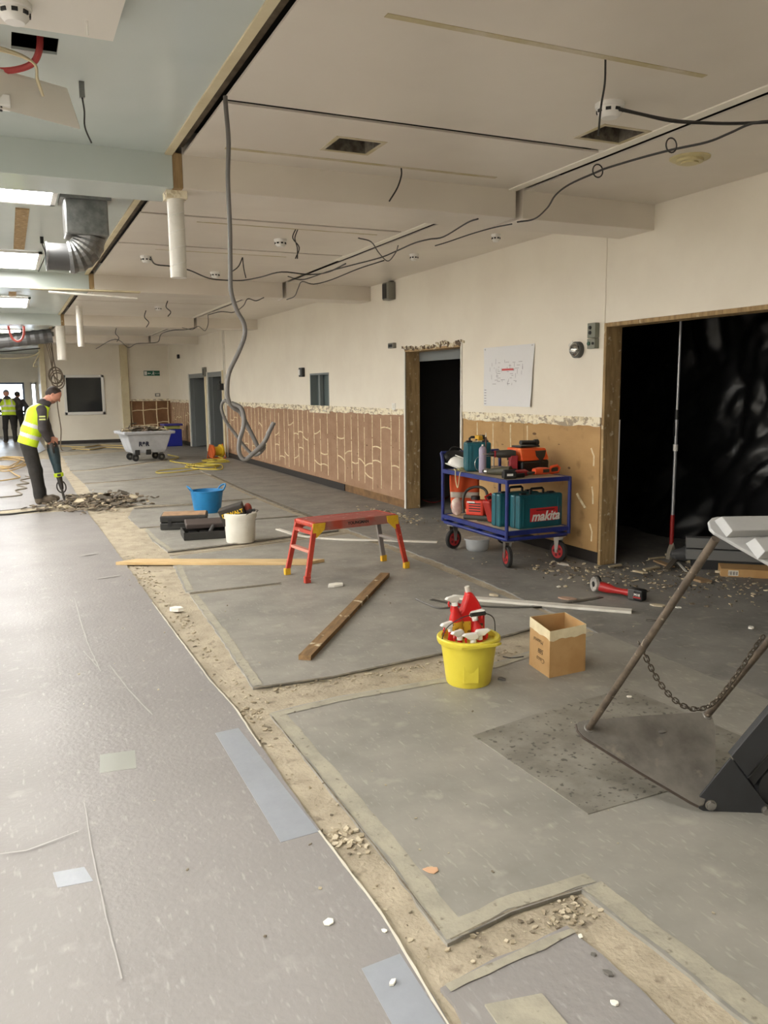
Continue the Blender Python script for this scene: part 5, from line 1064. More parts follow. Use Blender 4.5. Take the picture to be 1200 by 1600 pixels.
mb.tube(spline([(4.02, 7.14, ZT + 0.012), (3.978, 7.10, ZT + 0.005), (3.972, 7.08, ZT - 0.09), (3.974, 7.05, ZT - 0.15), (3.97, 7.02, ZT - 0.10), (3.975, 7.0, ZT + 0.002), (4.03, 7.02, ZT + 0.012)], 5), 0.005, 6)
tag(mb.build('string_coil', M('string', S(206, 196, 150), 0.7), smooth=True), 'coil of pale string with a loop hanging over the trolley edge', 'string')
def drill(lab, lc, rz, s, mb_col, mh_col, chuck=True, name='power_drill', bat=True, tilt=0.0):
    t = thing(name, lab, 'power tool', lc, rz); t.scale = (s, s, s)
    B_ = 0.07
    MB().tube([(-0.10, 0, B_ + 0.13), (-0.05, 0, B_ + 0.13), (0.06, 0, B_ + 0.128), (0.09, 0, B_ + 0.128)], [0.030, 0.040, 0.036, 0.026], 16).build('motor_body', mb_col, t, smooth=True)
    if chuck:
        ck = MB().tube([(0.09, 0, B_ + 0.128), (0.12, 0, B_ + 0.128), (0.155, 0, B_ + 0.128)], [0.024, 0.024, 0.012], 14).build('chuck', m_black, t, smooth=True)
        MB().cyl((0.155, 0, B_ + 0.128), (0.21, 0, B_ + 0.128), 0.005, n=8).build('bit', m_chrome, ck)
    MB().tube([(-0.05, 0, B_ + 0.11), (-0.06, 0, B_ + 0.05), (-0.055, 0, B_ - 0.01)], [0.026, 0.022, 0.026], 14).build('handle', mh_col, t, smooth=True)
    MB().tube([(-0.025, 0, B_ + 0.09), (-0.03, 0, B_ + 0.07)], 0.008, 8).build('trigger', m_black, t)
    b_ = MB().bb(-0.115, 0.01, -0.038, 0.038, 0.0, 0.065).build('battery', m_black, t, bev=0.008)
    return t
t = drill('crimson and black rotary hammer drill standing on the top trolley deck', (4.21, 6.57, ZT + 0.005), PI - 0.5, 1.0, m_tool, m_tred)
MB().cyl((0.085, 0, 0.198), (0.10, 0, 0.198), 0.033, n=18).build('red_ring', m_tred, t); MB().bb(-0.12, -0.04, -0.034, 0.034, 0.05, 0.17).build('grip_frame', m_tred, t, bev=0.012); MB().bb(-0.12, -0.05, -0.036, 0.036, 0.14, 0.185).build('rear_cover', m_tred, t, bev=0.01)
t = thing('reciprocating_saw', 'dark olive power tool barrel lying on the top trolley deck', 'power tool', (4.13, 6.56, ZT + 0.005), 2.1)
m_ol = M('olive_tool', S(74, 72, 56), 0.5)
MB().tube([(-0.13, 0, 0.05), (-0.05, 0, 0.045), (0.05, 0, 0.036), (0.11, 0, 0.032)], [0.045, 0.042, 0.032, 0.026], 16).build('body', m_ol, t, smooth=True); MB().tube([(0.105, 0, 0.034), (0.135, 0, 0.034)], 0.030, 14).build('nose_ring', m_chrome, t); MB().cyl((0.135, 0, 0.034), (0.16, 0, 0.034), 0.014).build('socket', m_dark, t)
t = thing('battery_pack', 'black battery pack with white sticker at the front of the top trolley deck', 'battery', (4.09, 6.31, ZT + 0.005), -0.25); MB().bb(-0.06, 0.06, -0.038, 0.038, 0, 0.065).build('shell', m_black, t, bev=0.008); MB().bb(-0.032, 0.025, -0.040, -0.038, 0.025, 0.045).build('sticker', m_white, t); MB().bb(-0.05, 0.05, -0.02, 0.02, 0.065, 0.078).build('terminal', m_dark, t)
t = thing('impact_driver', 'small crimson impact driver lying beside the black battery pack', 'power tool', (4.24, 6.36, ZT + 0.005), 0.1)
MB().tube([(-0.09, 0, 0.032), (-0.03, 0, 0.036), (0.05, 0, 0.036), (0.085, 0, 0.03)], [0.022, 0.032, 0.034, 0.024], 14).build('body', m_tred, t, smooth=True); MB().bb(-0.10, 0.02, -0.05, -0.025, 0.0, 0.04).build('grip', m_black, t, bev=0.008); MB().cyl((0.085, 0, 0.03), (0.115, 0, 0.03), 0.014).build('nose', m_dark, t)
t = thing('multi_tool', 'orange oscillating multi tool lying at the right end of the top deck', 'power tool', (4.52, 6.36, ZT + 0.005), 0.10)
MB().tube([(-0.14, 0, 0.045), (-0.08, 0, 0.046), (0.0, 0, 0.042), (0.05, 0, 0.040)], [0.030, 0.036, 0.034, 0.026], 14).build('body', m_orange, t, smooth=True)
mb = MB(); mb.tube([(0.04, 0, 0.03), (0.07, 0, 0.075), (0.14, 0, 0.085), (0.17, 0, 0.06), (0.15, 0, 0.025), (0.07, 0, 0.02)], 0.014, 10, True); mb.build('loop_handle', m_orange, t, smooth=True)
MB().bb(0.06, 0.145, -0.012, 0.012, 0.03, 0.065).build('battery', m_tool, t, bev=0.004); MB().box((-0.18, 0, 0.035), (0.09, 0.035, 0.02)).build('blade_clamp', m_galv, t, bev=0.004); MB().bb(-0.06, 0.02, -0.036, -0.02, 0.03, 0.062).build('black_grip', m_tool, t, bev=0.006)
t = thing('tool_bag', 'orange and black tool bag at the back of the top trolley deck', 'tool bag', (4.49, 6.60, ZT + 0.005), 0.15)
MB().bb(-0.17, 0.17, -0.11, 0.11, 0, 0.13).build('black_base', m_black, t, bev=0.02)
MB().ext([(-0.17, -0.11, 0.13), (0.17, -0.11, 0.13), (0.155, -0.075, 0.24), (-0.165, -0.075, 0.25)], (0, 0.20, 0)).build('orange_top', M('bag_orange', S(238, 92, 34), 0.6, c2=S(246, 150, 80), ns=5, thr=(0.5, 0.75)), t, bev=0.012)
MB().ext([(0.0, -0.114, 0.22), (0.12, -0.114, 0.22), (0.105, -0.118, 0.17), (0.075, -0.119, 0.13), (0.045, -0.119, 0.13), (0.01, -0.118, 0.17)], (0, 0.02, 0)).build('buckle_flap', m_tool, t)
MB().bb(0.045, 0.075, -0.116, -0.108, 0.01, 0.14).build('strap', m_dark, t)
mb = MB(); mb.tube(spline([(-0.2, 0, 0.05), (-0.22, 0, 0.14), (-0.19, 0, 0.20), (-0.15, 0, 0.22)], 5), 0.012, 8); mb.build('shoulder_strap', m_dark, t)
t = thing('black_torch', 'black torch and holster resting on top of the orange bag', 'torch', (4.46, 6.60, ZT + 0.258), 0.1)
MB().box((0, 0, 0.008), (0.23, 0.14, 0.016)).build('holster', m_black, t, bev=0.005); MB().cyl((-0.08, -0.02, 0.045), (0.09, -0.02, 0.04), 0.022, n=14).build('barrel', m_black, t, smooth=True); MB().cyl((0.09, -0.02, 0.04), (0.125, -0.02, 0.04), 0.03, n=14).build('head', m_dark, t, smooth=True)
t = lump('work_glove', 'black glove bundled at the right of the orange bag', 'glove', (4.58, 6.78, ZT + 0.006), (0.07, 0.06, 0.10), m_black, 5.0)
for k in range(4): MB().tube([(0.02 * k - 0.03, -0.03, 0.17), (0.02 * k - 0.02, -0.05, 0.22), (0.02 * k - 0.015, -0.055, 0.24)], 0.009, 8).build('finger', m_black, t, smooth=True)
# lower deck
t = thing('cut_off_saw', 'orange-red petrol saw with black hoop handle on the lower trolley deck', 'power saw', (4.16, 6.98, ZL + 0.002), -0.9)
MB().bb(-0.10, 0.09, -0.075, 0.075, 0.03, 0.19).build('engine_cover', M('saw_orange', S(214, 62, 40), 0.45), t, bev=0.025)
MB().bb(-0.12, 0.16, -0.09, 0.08, 0.0, 0.045).build('base', m_tool, t, bev=0.015)
mb = MB(); mb.tube(spline([(-0.12, -0.06, 0.06), (-0.13, -0.05, 0.20), (-0.10, 0.0, 0.285), (0.0, 0.02, 0.315), (0.08, 0.02, 0.28), (0.10, 0.02, 0.18)], 6), 0.014, 10); mb.build('hoop_handle', m_tool, t, smooth=True)
MB().cyl((-0.02, 0.0, 0.19), (-0.02, 0.0, 0.225), 0.045, n=18).build('filler_cap', m_black, t)
for z in (0.08, 0.105, 0.13, 0.155): MB().bb(-0.06, 0.06, -0.079, -0.074, z, z + 0.010).build('cooling_slot', m_black, t)
MB().bb(0.09, 0.40, -0.02, 0.02, 0.045, 0.085).build('bar', m_tool, t, bev=0.006); MB().bb(-0.08, 0.0, -0.079, -0.075, 0.165, 0.18).build('badge', m_white, t)
rows_ = []
for i in range(13):
    v = i / 12; row = []
    for j in range(13):
        u = j / 12; row.append((TX1 - 0.62 + 0.30 * u - 0.05 + 0.02 * v, 7.27 + 0.014 * math.sin(u * 11 + v * 3) - 0.05 * u, ZT - 0.05 - 0.34 * v - 0.03 * u * v))
    rows_.append(row)
t = thing('hi_vis_jacket', 'orange hi-vis jacket hanging below the top trolley deck', 'jacket', (4.2, 7.25, 0.4)); off = Vector((4.2, 7.25, 0.4))
mb = MB(); mb.grid([[Vector(p_) - off for p_ in r_] for r_ in rows_]); mb.build('cloth', M('jacket_orange', S(206, 84, 40), 0.7), t, smooth=True, thick=0.008)
mb = MB(); mb.grid([[Vector(p_) - off + Vector((0, -0.006, 0)) for p_ in r_] for r_ in rows_[6:9]]); mb.build('reflective_band', M('reflective', S(196, 190, 178), 0.4), t, smooth=True, thick=0.002)
t = lump('rag', 'pale pink rag bundled at the far end of the lower deck', 'rag', (4.09, 7.27, ZL + 0.002), (0.06, 0.06, 0.10), M('rag_pink', S(186, 158, 150), 0.8, c2=S(220, 208, 196), ns=12), 9.0)
t = thing('fuel_can', 'red tilted fuel container behind the teal cases on the lower deck', 'can', (4.20, 6.70, ZL + 0.004)); t.rotation_euler = (0, -0.35, 0.2)
MB().bb(-0.06, 0.05, -0.05, 0.05, 0.02, 0.25).build('body', M('fuel_red', S(164, 48, 40), 0.45), t, bev=0.015); MB().cyl((0, 0, 0.25), (0, 0, 0.275), 0.02).build('cap', m_black, t); MB().tube([(-0.04, 0, 0.25), (-0.05, 0, 0.29), (0.03, 0, 0.29), (0.04, 0, 0.25)], 0.009, 8).build('handle', m_red, t)
t = thing('grinder_head', 'black cordless tool lying between saw and teal cases', 'power tool', (4.30, 6.92, ZL + 0.002), -0.8)
MB().tube([(-0.11, 0, 0.05), (0.0, 0, 0.06), (0.10, 0, 0.06)], [0.03, 0.045, 0.05], 14).build('body', m_tool, t, smooth=True); MB().cyl((0.10, 0, 0.055), (0.12, 0, 0.055), 0.055, n=20).build('guard', m_black, t)
plank('green_ruler', 'dark green strip lying along the lower trolley deck', (4.22, 6.42), (4.10, 6.86), 0.04, 0.008, M('dark_green', S(62, 66, 52), 0.5), 'strip', ZL + 0.001)
t = thing('clear_tub', 'clear plastic tub lying under the trolley', 'plastic tub', (4.22, 7.08, 0.0))
m_clear = M('clear_plastic', S(205, 208, 210), 0.25, alpha=0.45)
MB().lathe([(0.10, 0), (0.115, 0.02), (0.125, 0.12), (0.118, 0.12), (0.105, 0.02), (0.001, 0.012)], 20).build('body', m_clear, t, smooth=True); MB().lathe([(0.125, 0.105), (0.135, 0.108), (0.135, 0.122), (0.122, 0.122)], 20).build('rim', m_clear, t, smooth=True)

# ================================================================== FAR CART, BLUE BOX, REEL, YELLOW CABLES
m_cart = M('cart_grey', S(186, 188, 192), 0.5, c2=S(172, 174, 178), ns=3)
t = thing('waste_cart', 'pale grey wheeled waste cart heaped with rubble', 'cart', (2.90, 20.15, 0), 0.12); t.scale = (0.92, 1, 1)
def loft(sec): 
    mb = MB(); n = 4
    vs = [(x * sx, y * sy, z) for sx, sy, z in sec for x, y in ((-1, -1), (1, -1), (1, 1), (-1, 1))]
    fs = [(i * 4 + j, i * 4 + (j + 1) % 4, (i + 1) * 4 + (j + 1) % 4, (i + 1) * 4 + j) for i in range(len(sec) - 1) for j in range(4)] + [(3, 2, 1, 0), tuple((len(sec) - 1) * 4 + j for j in range(4))]
    return mb.add(vs, fs)
loft([(0.40, 0.32, 0.19), (0.44, 0.35, 0.26), (0.57, 0.44, 0.66), (0.53, 0.40, 0.66), (0.50, 0.38, 0.60)]).build('body', m_cart, t, bev=0.02)
mb = loft([(0.57, 0.44, 0.625), (0.635, 0.50, 0.63), (0.645, 0.51, 0.69), (0.60, 0.47, 0.70), (0.55, 0.42, 0.69)]); mb.f = mb.f[:-2]; mb.m = mb.m[:-2]; mb.build('rim', m_cart, t, bev=0.01)
for x in (-0.30, -0.02): MB().bb(x - 0.06, x + 0.06, -0.37, -0.31, 0.15, 0.27).build('axle_block', m_dark, t, bev=0.01)
for x in (-0.33, 0.33):
    for y in (-0.26, 0.26):
        w_ = MB().cyl((x, y - 0.025, 0.085), (x, y + 0.025, 0.085), 0.085, n=20).build('wheel', m_dark, t, smooth=True); MB().cyl((x, y - 0.03, 0.085), (x, y + 0.03, 0.085), 0.03, n=12).build('hub', m_steel, w_); MB().bb(x - 0.03, x + 0.03, y - 0.04, y + 0.04, 0.15, 0.20).build('bracket', m_steel, w_)
text('R&R', 0.14, M('cart_ink', S(38, 40, 60), 0.5), t, frame((1, 0, 0), Vector((0, -0.22, 1)), (0, -1, -0.22), (-0.14, -0.395, 0.40)), bold=0.008)
m_rub = M('rubble', S(124, 110, 92), 0.9, c2=S(102, 90, 74), ns=7, nd=6, thr=(0.4, 0.62)); m_rub2 = M('rubble_pale', S(196, 184, 158), 0.85, c2=S(168, 152, 122), ns=9); m_rub3 = M('rubble_dark', S(92, 84, 72), 0.9)
def shard(mb, c, s, flat=0.25):
    R_m = Matrix.Rotation(random.uniform(0, 2 * PI), 3, 'Z') @ Matrix.Rotation(rj(0.5), 3, 'X') @ Matrix.Rotation(rj(0.35), 3, 'Y'); n = random.choice((4, 5, 6)); a0 = random.random()
    poly = [R_m @ Vector((s * (0.6 + 0.5 * random.random()) * math.cos(a0 + 2 * PI * i / n) * 1.5, s * (0.6 + 0.5 * random.random()) * math.sin(a0 + 2 * PI * i / n), -s * flat / 2)) + Vector(c) for i in range(n)]
    mb.ext(poly, R_m @ Vector((rj(.1) * s, rj(.1) * s, s * flat)))
mb = MB()
for k in range(90):
    mb.mi = random.choice((0, 0, 1, 2)); x = random.uniform(-0.5, 0.5); y = random.uniform(-0.38, 0.38); shard(mb, (x, y, 0.67 + 0.14 * (1 - abs(x) * 1.6) * random.random()), random.uniform(.04, .11))
mb.tube([(-0.45, -0.2, 0.70), (-0.35, -0.15, 0.85), (-0.2, -0.1, 0.86)], 0.015, 6); mb.T = Matrix.Translation((2.93, 20.15, 0.03))
rb = MB(); rb.v = [Vector((p_[0] * .92, p_[1], p_[2])) + Vector((2.90, 20.15, 0.015)) for p_ in mb.v]; rb.f = mb.f; rb.m = mb.m
stuff(tag(rb.build('rubble_heap', [m_rub, m_rub2, m_rub3]), 'broken plaster and board heaped in the grey waste cart', 'rubble'))
t = thing('storage_box', 'blue plastic box with lid standing before the far boarding', 'box', (4.36, 24.9, 0), 0.1)
m_bl2 = M('box_blue', S(38, 48, 150), 0.45)
MB().bb(-0.24, 0.26, -0.2, 0.2, 0.0, 0.50).build('body', m_bl2, t, bev=0.02)
MB().bb(-0.27, 0.29, -0.23, 0.23, 0.60, 0.66).build('lid', M('lid_purple', S(74, 66, 140), 0.45), t, bev=0.015); MB().bb(-0.2, 0.22, -0.18, 0.18, 0.50, 0.60).build('yellow_contents', M('box_yellow', S(170, 168, 92), 0.6), t, bev=0.02)
t = thing('cable_reel', 'yellow and orange cable reel standing by the far doorway', 'cable reel', (4.50, 19.75, 0), 0.25)
m_ry = M('reel_yellow', S(214, 182, 44), 0.5); m_ro = M('reel_orange', S(206, 100, 44), 0.5)
MB().cyl((0.10, 0, 0.17), (0.14, 0, 0.17), 0.16, n=28).build('flange', m_ry, t, smooth=True); MB().cyl((-0.14, 0, 0.17), (-0.10, 0, 0.17), 0.16, n=28).build('flange', m_ro, t, smooth=True)
MB().cyl((-0.10, 0, 0.17), (0.10, 0, 0.17), 0.11, n=24).build('wound_cable', m_ry, t, smooth=True)
mb = MB(); mb.tube([(-0.17, -0.15, 0.012), (-0.17, 0, 0.34), (-0.17, 0.15, 0.012)], 0.012, 8); mb.tube([(0.17, -0.15, 0.012), (0.17, 0, 0.34), (0.17, 0.15, 0.012)], 0.012, 8); mb.tube([(-0.17, -0.15, 0.012), (0.17, -0.15, 0.012)], 0.012, 8); mb.tube([(-0.17, 0.15, 0.012), (0.17, 0.15, 0.012)], 0.012, 8); mb.build('stand', m_ro, t)
m_cy = M('cable_yellow', S(196, 178, 72), 0.55)
def floor_coils(name, lab, c, rx, ry, n, mat, r=0.011, seed=1, extra=()):
    random.seed(seed); mb = MB()
    for k in range(n):
        ox, oy, ph, a = rj(rx * .25), rj(ry * .25), random.random() * 6, random.uniform(.5, 1.0)
        mb.tube([Vector((c[0] + ox + rx * a * math.cos(q) + 0.05 * math.sin(3 * q + ph), c[1] + oy + ry * a * math.sin(q) + 0.08 * math.sin(2 * q + ph), r + 0.012 * k * (0.5 + 0.5 * math.sin(q + ph)))) for q in np.linspace(0, 2 * PI, 40)[:-1]], r, 6, True)
    for e in extra: mb.tube(spline(e, 6), r, 6)
    return tag(mb.build(name, mat, smooth=True), lab, 'cable')
floor_coils('yellow_cable_coil', 'loose coil of yellow cable on the floor in front of the reel', (3.75, 17.6), 0.35, 0.7, 5, m_cy, seed=3, extra=([(3.7, 18.3, .02), (4.2, 18.9, .02), (4.55, 19.3, .02), (4.5, 19.6, .05)], [(3.5, 17.0, .02), (3.0, 16.6, .02), (2.6, 16.6, .02), (2.75, 17.1, .02), (3.4, 17.4, .02)], [(3.6, 18.2, .02), (3.3, 19.2, .03), (3.7, 20.3, .02), (3.6, 21.2, .02)]))
floor_coils('yellow_cable_coil', 'yellow cable bunched on the floor under the far doorway wall', (4.25, 18.8), 0.30, 0.5, 4, m_cy, seed=5)
floor_coils('orange_cable_coil', 'orange and yellow air hose coiled behind the bending worker', (-0.05, 20.8), 0.45, 2.0, 6, M('hose_orange', S(176, 148, 98), 0.6), 0.013, 8, extra=([(-0.1, 19.0, .03), (0.05, 17.6, .03), (0.12, 17.0, .03), (-0.1, 16.6, .03), (-0.5, 16.3, .03)],))
cable([(-0.4, 14.0, .01), (0.1, 14.2, .01), (0.02, 14.9, .01), (0.2, 15.2, .01), (0.05, 15.8, .012), (0.25, 16.0, .01), (0.12, 16.6, .01), (0.32, 17.0, .01), (0.22, 17.4, .01)], 0.010, 'curly thin cable on the glossy floor left of the worker', mat=M('cable_thin', S(120, 110, 92), 0.6))
cable([(-0.6, 12.35, .012), (-0.2, 12.0, .012), (0.1, 12.05, .012), (0.4, 12.25, .012), (0.55, 12.7, .012)], 0.013, 'black power lead lying in front of the worker')
for k, (a, b, lab) in enumerate((((1.35, 26.5), (3.2, 25.3), 'pale cable lying along the far floor before the white wall'), ((1.6, 25.2), (3.0, 24.3), 'pale cable looping across the far floor'))):
    cable([(a[0], a[1], .02), ((a[0] + b[0]) / 2 - .3, (a[1] + b[1]) / 2 - .4, .02), ((a[0] + b[0]) / 2 + .2, (a[1] + b[1]) / 2 + .3, .02), (b[0], b[1], .02)], 0.02, lab, mat=M('cable_tan', S(182, 160, 110), 0.6))
random.seed(21)
# ================================================================== RUBBLE
mb = MB()
for k in range(900):                                 # heap of lifted flooring in front of the breaker
    u = random.gauss(0, 0.5); v = random.gauss(0, 0.4); x = 1.02 + u * 0.62; y = 12.75 + v * 1.0 + u * 0.05
    if x < 0.72 and y > 12.9: continue
    hgt = 0.08 * math.exp(-(u * u + v * v) * 1.6); mb.mi = random.choice((0, 0, 2, 2, 0, 1)); shard(mb, (x, y, 0.012 + hgt * random.random()), random.uniform(.012, .05), 0.2)
stuff(tag(mb.build('rubble_pile', [m_rub, m_rub2, m_rub3]), 'heap of broken flooring shards in front of the worker', 'rubble'))
for k, (x, y, s, rz, mt) in enumerate([(0.95, 12.9, .09, .4, m_rub), (1.2, 12.6, .10, 1.2, m_rub3), (1.40, 12.7, .09, 2.0, m_rub3), (1.28, 13.0, .08, .2, m_rub), (0.85, 12.45, .07, 2.6, m_rub2), (1.50, 12.9, .09, .7, m_rub3), (1.05, 12.35, .08, .1, m_rub), (1.6, 12.5, .07, 1.7, m_rub2)]):
    mb = MB(); random.seed(50 + k); shard(mb, (0, 0, 0), s, 0.12); o = mb.build('flooring_shard', mt); o.location = (x, y, 0.045 + 0.012 * (k % 3)); o.rotation_euler = (rj(.2), rj(.2), rz)
    tag(o, 'large broken flooring shard lying on the rubble heap before the worker', 'shard', 'flooring shards on the heap')
random.seed(33)
mb = MB()
for k in range(620):                                 # plaster crumbs before the wide opening
    x = 5.05 + random.gauss(0, 0.42); y = 5.3 + random.gauss(0, 0.55) - (x - 5) * 0.5
    if x > 5.95 or x < 3.9 or (x > 4.78 and y > 5.90): continue
    mb.mi = random.choice((0, 1, 1, 0, 2)); shard(mb, (x, y, 0.005), random.choice((.005, .007, .009, .015)), 0.5)
for k in range(160):
    x = 4.45 + random.gauss(0, .16); y = 9.55 + random.gauss(0, .45)
    if x > 4.8: continue
    mb.mi = random.choice((1, 1, 0)); shard(mb, (x, y, 0.005), random.choice((.006, .010, .016)), 0.5)
for k in range(90):
    x = 4.5 + rj(.3); y = 5.75 + rj(.5)
    if x < 4.8: mb.mi = random.choice((1, 1, 0)); shard(mb, (x, y, 0.005), random.choice((.006, .010, .016)), 0.5)
stuff(tag(mb.build('plaster_crumbs', [m_rub, m_rub2, m_rub3]), 'plaster crumbs strewn in front of the openings along the wall', 'rubble'))
mb = MB()
for k in range(420):                                 # crumbs in the stripped floor strips and specks over the sheets
    r = random.random()
    if r < 0.45: x, y = random.uniform(0.96, 1.10), random.uniform(1.9, 8.5)
    elif r < 0.6: x, y = random.uniform(1.1, 3.2), random.uniform(4.02, 4.22)
    elif r < 0.75: x, y = random.uniform(1.1, 1.6), random.uniform(1.86, 1.97)
    else: x, y = random.uniform(0.2, 4.2), random.uniform(1.5, 9)
    mb.mi = random.choice((0, 1, 2)) if r < .75 else random.choice((1, 1, 2)); inside = r < 0.75
    shard(mb, (x, y, (-0.008 if inside else 0.004)), random.choice((.003, .004, .006, .008 if inside else .005)), 0.5)
stuff(tag(mb.build('floor_crumbs', [M('screed_chip', S(158, 145, 121), 0.9), M('screed_chip_pale', S(184, 172, 148), 0.9), M('screed_chip_dark', S(118, 107, 90), 0.9)]), 'small crumbs scattered along the stripped strips and over the floor sheets', 'rubble'))
mb = MB()
for k in range(170): mb.mi = random.choice((0, 1, 0, 1)); shard(mb, (1.02 + random.gauss(0, .045), random.choice((3.95 + random.gauss(0, .12), 5.6 + random.gauss(0, .5), 2.62 + random.gauss(0, .05), 7.2 + random.gauss(0, .3))), -0.006), random.choice((.005, .008, .012)), 0.5)
for k in range(130): mb.mi = random.choice((0, 0, 1)); shard(mb, (1.15 + random.random() * 1.6, 4.20 + random.gauss(0, .02) + 0.0, -0.006), random.choice((.005, .008)), 0.5)
for k in range(60): mb.mi = random.choice((0, 1, 1)); shard(mb, (random.gauss(1.5, .07), random.gauss(1.93, .035), -0.006), random.choice((.003, .006, .008)), 0.5)
stuff(tag(mb.build('screed_chips', [M('screed_chip', S(158, 145, 121), 0.9), M('screed_chip_pale', S(184, 172, 148), 0.9), M('screed_chip_dark', S(118, 107, 90), 0.9)]), 'broken screed chips lying in the stripped floor strips', 'rubble'))
def chip(lab, u, v, s, mt, flat=0.25, rz=None, seed=0, name='debris_chip', grp=None):
    random.seed(seed); mb = MB(); n = 6
    pts = [(s * (0.6 + 0.5 * random.random()) * math.cos(2 * PI * i / n) * 1.5, s * (0.6 + .5 * random.random()) * math.sin(2 * PI * i / n), 0) for i in range(n)]
    mb.ext(pts, (0, 0, s * flat)); o = mb.build(name, mt, bev=0.001, recenter=False); p_ = fz(u, v); o.location = (p_.x, p_.y, 0.002); o.rotation_euler = (0, 0, random.random() * 6 if rz is None else rz)
    return tag(o, lab, 'debris', grp)
m_pch = M('peach_chip', S(200, 160, 126), 0.7); m_wch = M('white_chip', S(232, 228, 216), 0.7); m_gch = M('grey_chip', S(104, 100, 94), 0.8)
for k, (lab, u, v, s, mt, fl) in enumerate([
    ('peach coloured chip on the grey sheet near the stripped strip', 675, 1361, .022, m_pch, .15), ('white curved chip on the glossy floor near the camera', 513, 1443, .016, m_wch, .3),
    ('small white chip beside the lower blue tape', 601, 1456, .009, m_wch, .4), ('pale pebble on the lower blue tape patch', 613, 1538, .010, m_wch, .7),
    ('grey rubble chip on the near lilac sheet', 950, 1523, .011, m_gch, .6), ('white and grey pebble on the near lilac sheet', 961, 1570, .009, m_wch, .8),
    ('small white chip at the bend of the stripped strip', 907, 1464, .008, m_wch, .3), ('dark chip beside the bend of the stripped strip', 927, 1493, .008, m_gch, .6),
    ('white chip on the dark floor above the scraper plate', 983, 1090, .014, m_wch, .5), ('white torn chip lying right of the lifting frame post', 1173, 982, .022, m_wch, .5),
    ('pinkish plaster piece beside the white plank', 885, 936, .05, M('pink_plaster', S(178, 148, 128), 0.8), .2), ('cream plaster flake behind the lifting frame post', 1030, 947, .045, m_rub2, .2),
    ('white plaster flake right of the lifting frame post', 1060, 950, .02, m_wch, .3), ('blue-grey metal offcut on the floor before the grinder', 1015, 970, .03, m_gch, .2),
    ('cream block lying behind the yellow bucket', 770, 931, .03, m_rub2, .5), ('white flake on the floor in front of the trolley', 873, 917, .02, m_wch, .2),
    ('shrivelled white plastic scrap in front of the red platform', 525, 916, .055, m_wch, .35), ('white plaster lump in the stripped strip below the plank', 275, 955, .045, m_wch, .6),
    ('white chip beside the trolley front wheel', 880, 882, .05, m_wch, .12), ('dark clod beside the yellow bucket base', 784, 1062, .02, m_gch, .4)]):
    chip(lab, u, v, s, mt, fl, seed=100 + k)
# larger boards and scraps before the wide opening
m_plb = M('plasterboard_scrap', S(190, 176, 148), 0.8, c2=S(164, 148, 116), ns=7); m_brs = M('brown_scrap', S(150, 124, 92), 0.8)
for k, (ua, va, ub, vb, w_, th, mt, lab) in enumerate([
    (1045, 868, 1090, 882, .09, .02, m_plb, 'pale board offcut lying highest in the rubble by the pole foot'), (1118, 897, 1142, 900, .05, .02, m_rub2, 'cream offcut in front of the flat carton'),
    (1155, 898, 1198, 902, .05, .02, m_rub2, 'longer cream offcut in front of the flat carton'), (1005, 893, 1030, 888, .05, .015, m_plb, 'thin plaster strip in the rubble left of the lifting post'),
    (1025, 880, 1050, 890, .06, .015, m_brs, 'brown board scrap in the rubble heap'), (990, 898, 1010, 902, .04, .015, m_plb, 'small plaster slab at the front of the rubble'),
    (1082, 905, 1105, 912, .10, .02, m_brs, 'brown square scrap beside the lifting post'), (950, 890, 972, 886, .04, .012, m_plb, 'thin white strip by the ochre jamb foot'),
    (1040, 897, 1055, 880, .05, .012, m_rub3, 'dark leaning scrap in the rubble heap'), (1012, 875, 1040, 872, .04, .012, m_plb, 'pale sliver at the back of the rubble')]):
    pa = fz(ua, va); pb = fz(ub, vb); plank('board_scrap', lab, (pa.x, pa.y), (pb.x, pb.y), w_, th, mt, 'scrap', 0.005 + 0.012 * (k % 3), ends=0.02)
strip('white_perforated_bead', 'white perforated plaster bead lying in the rubble', [(fz(1058, 882).x, fz(1058, 882).y, .02), (fz(1064, 888).x, fz(1064, 888).y, .02), (fz(1072, 897).x, fz(1072, 897).y, .02)], 0.022, m_wch, 0.004)
t = thing('flat_carton', 'flattened brown carton with a barcode label at the right edge', 'carton', (5.75, 5.02, 0), -0.72)
MB().bb(-0.28, 0.5, -0.12, 0.12, 0.0, 0.07).build('body', m_card, t, bev=0.004); bl = MB().bb(-0.22, -0.14, -0.122, -0.12, 0.012, 0.058).build('barcode_label', m_whitepaint, t)
for k in range(6): MB().bb(-0.215 + 0.012 * k, -0.211 + 0.012 * k + 0.003 * (k % 2), -0.1228, -0.122, 0.018, 0.05).build('bar', m_black, bl)
t = thing('metal_tray', 'grey folded metal channels stacked behind the flat carton', 'metal channel', (5.91, 5.20, 0), -0.72)
for k in range(2):
    MB().ext([(-0.55, -0.10 + .02 * k, 0.085 + 0.10 * k), (-0.55, -0.06 + .02 * k, 0.085 + 0.10 * k + 0.085), (-0.55, 0.06, 0.085 + 0.10 * k + 0.085), (-0.55, 0.10, 0.085 + 0.10 * k)], (1.1, 0, 0)).build('channel', M('dark_channel', S(104, 104, 102), 0.5), t, bev=0.003)
MB().bb(-0.5, 0.5, -0.1, 0.1, 0.0, 0.085).build('base_block', m_dark, t)
t = lump('rubble_sack', 'dark grey crumpled sack lying behind the pole foot', 'sack', (5.72, 5.72, 0.0), (0.26, 0.10, 0.07), M('sack_grey', S(84, 84, 84), 0.7), 3.3)
mb = MB(); mb.tube([(0.2, 0, 0.09), (0.26, 0.02, 0.13), (0.28, 0.03, 0.12)], [0.03, 0.02, 0.03], 8); mb.build('tied_neck', M('sack_grey', S(84, 84, 84), 0.7), t)
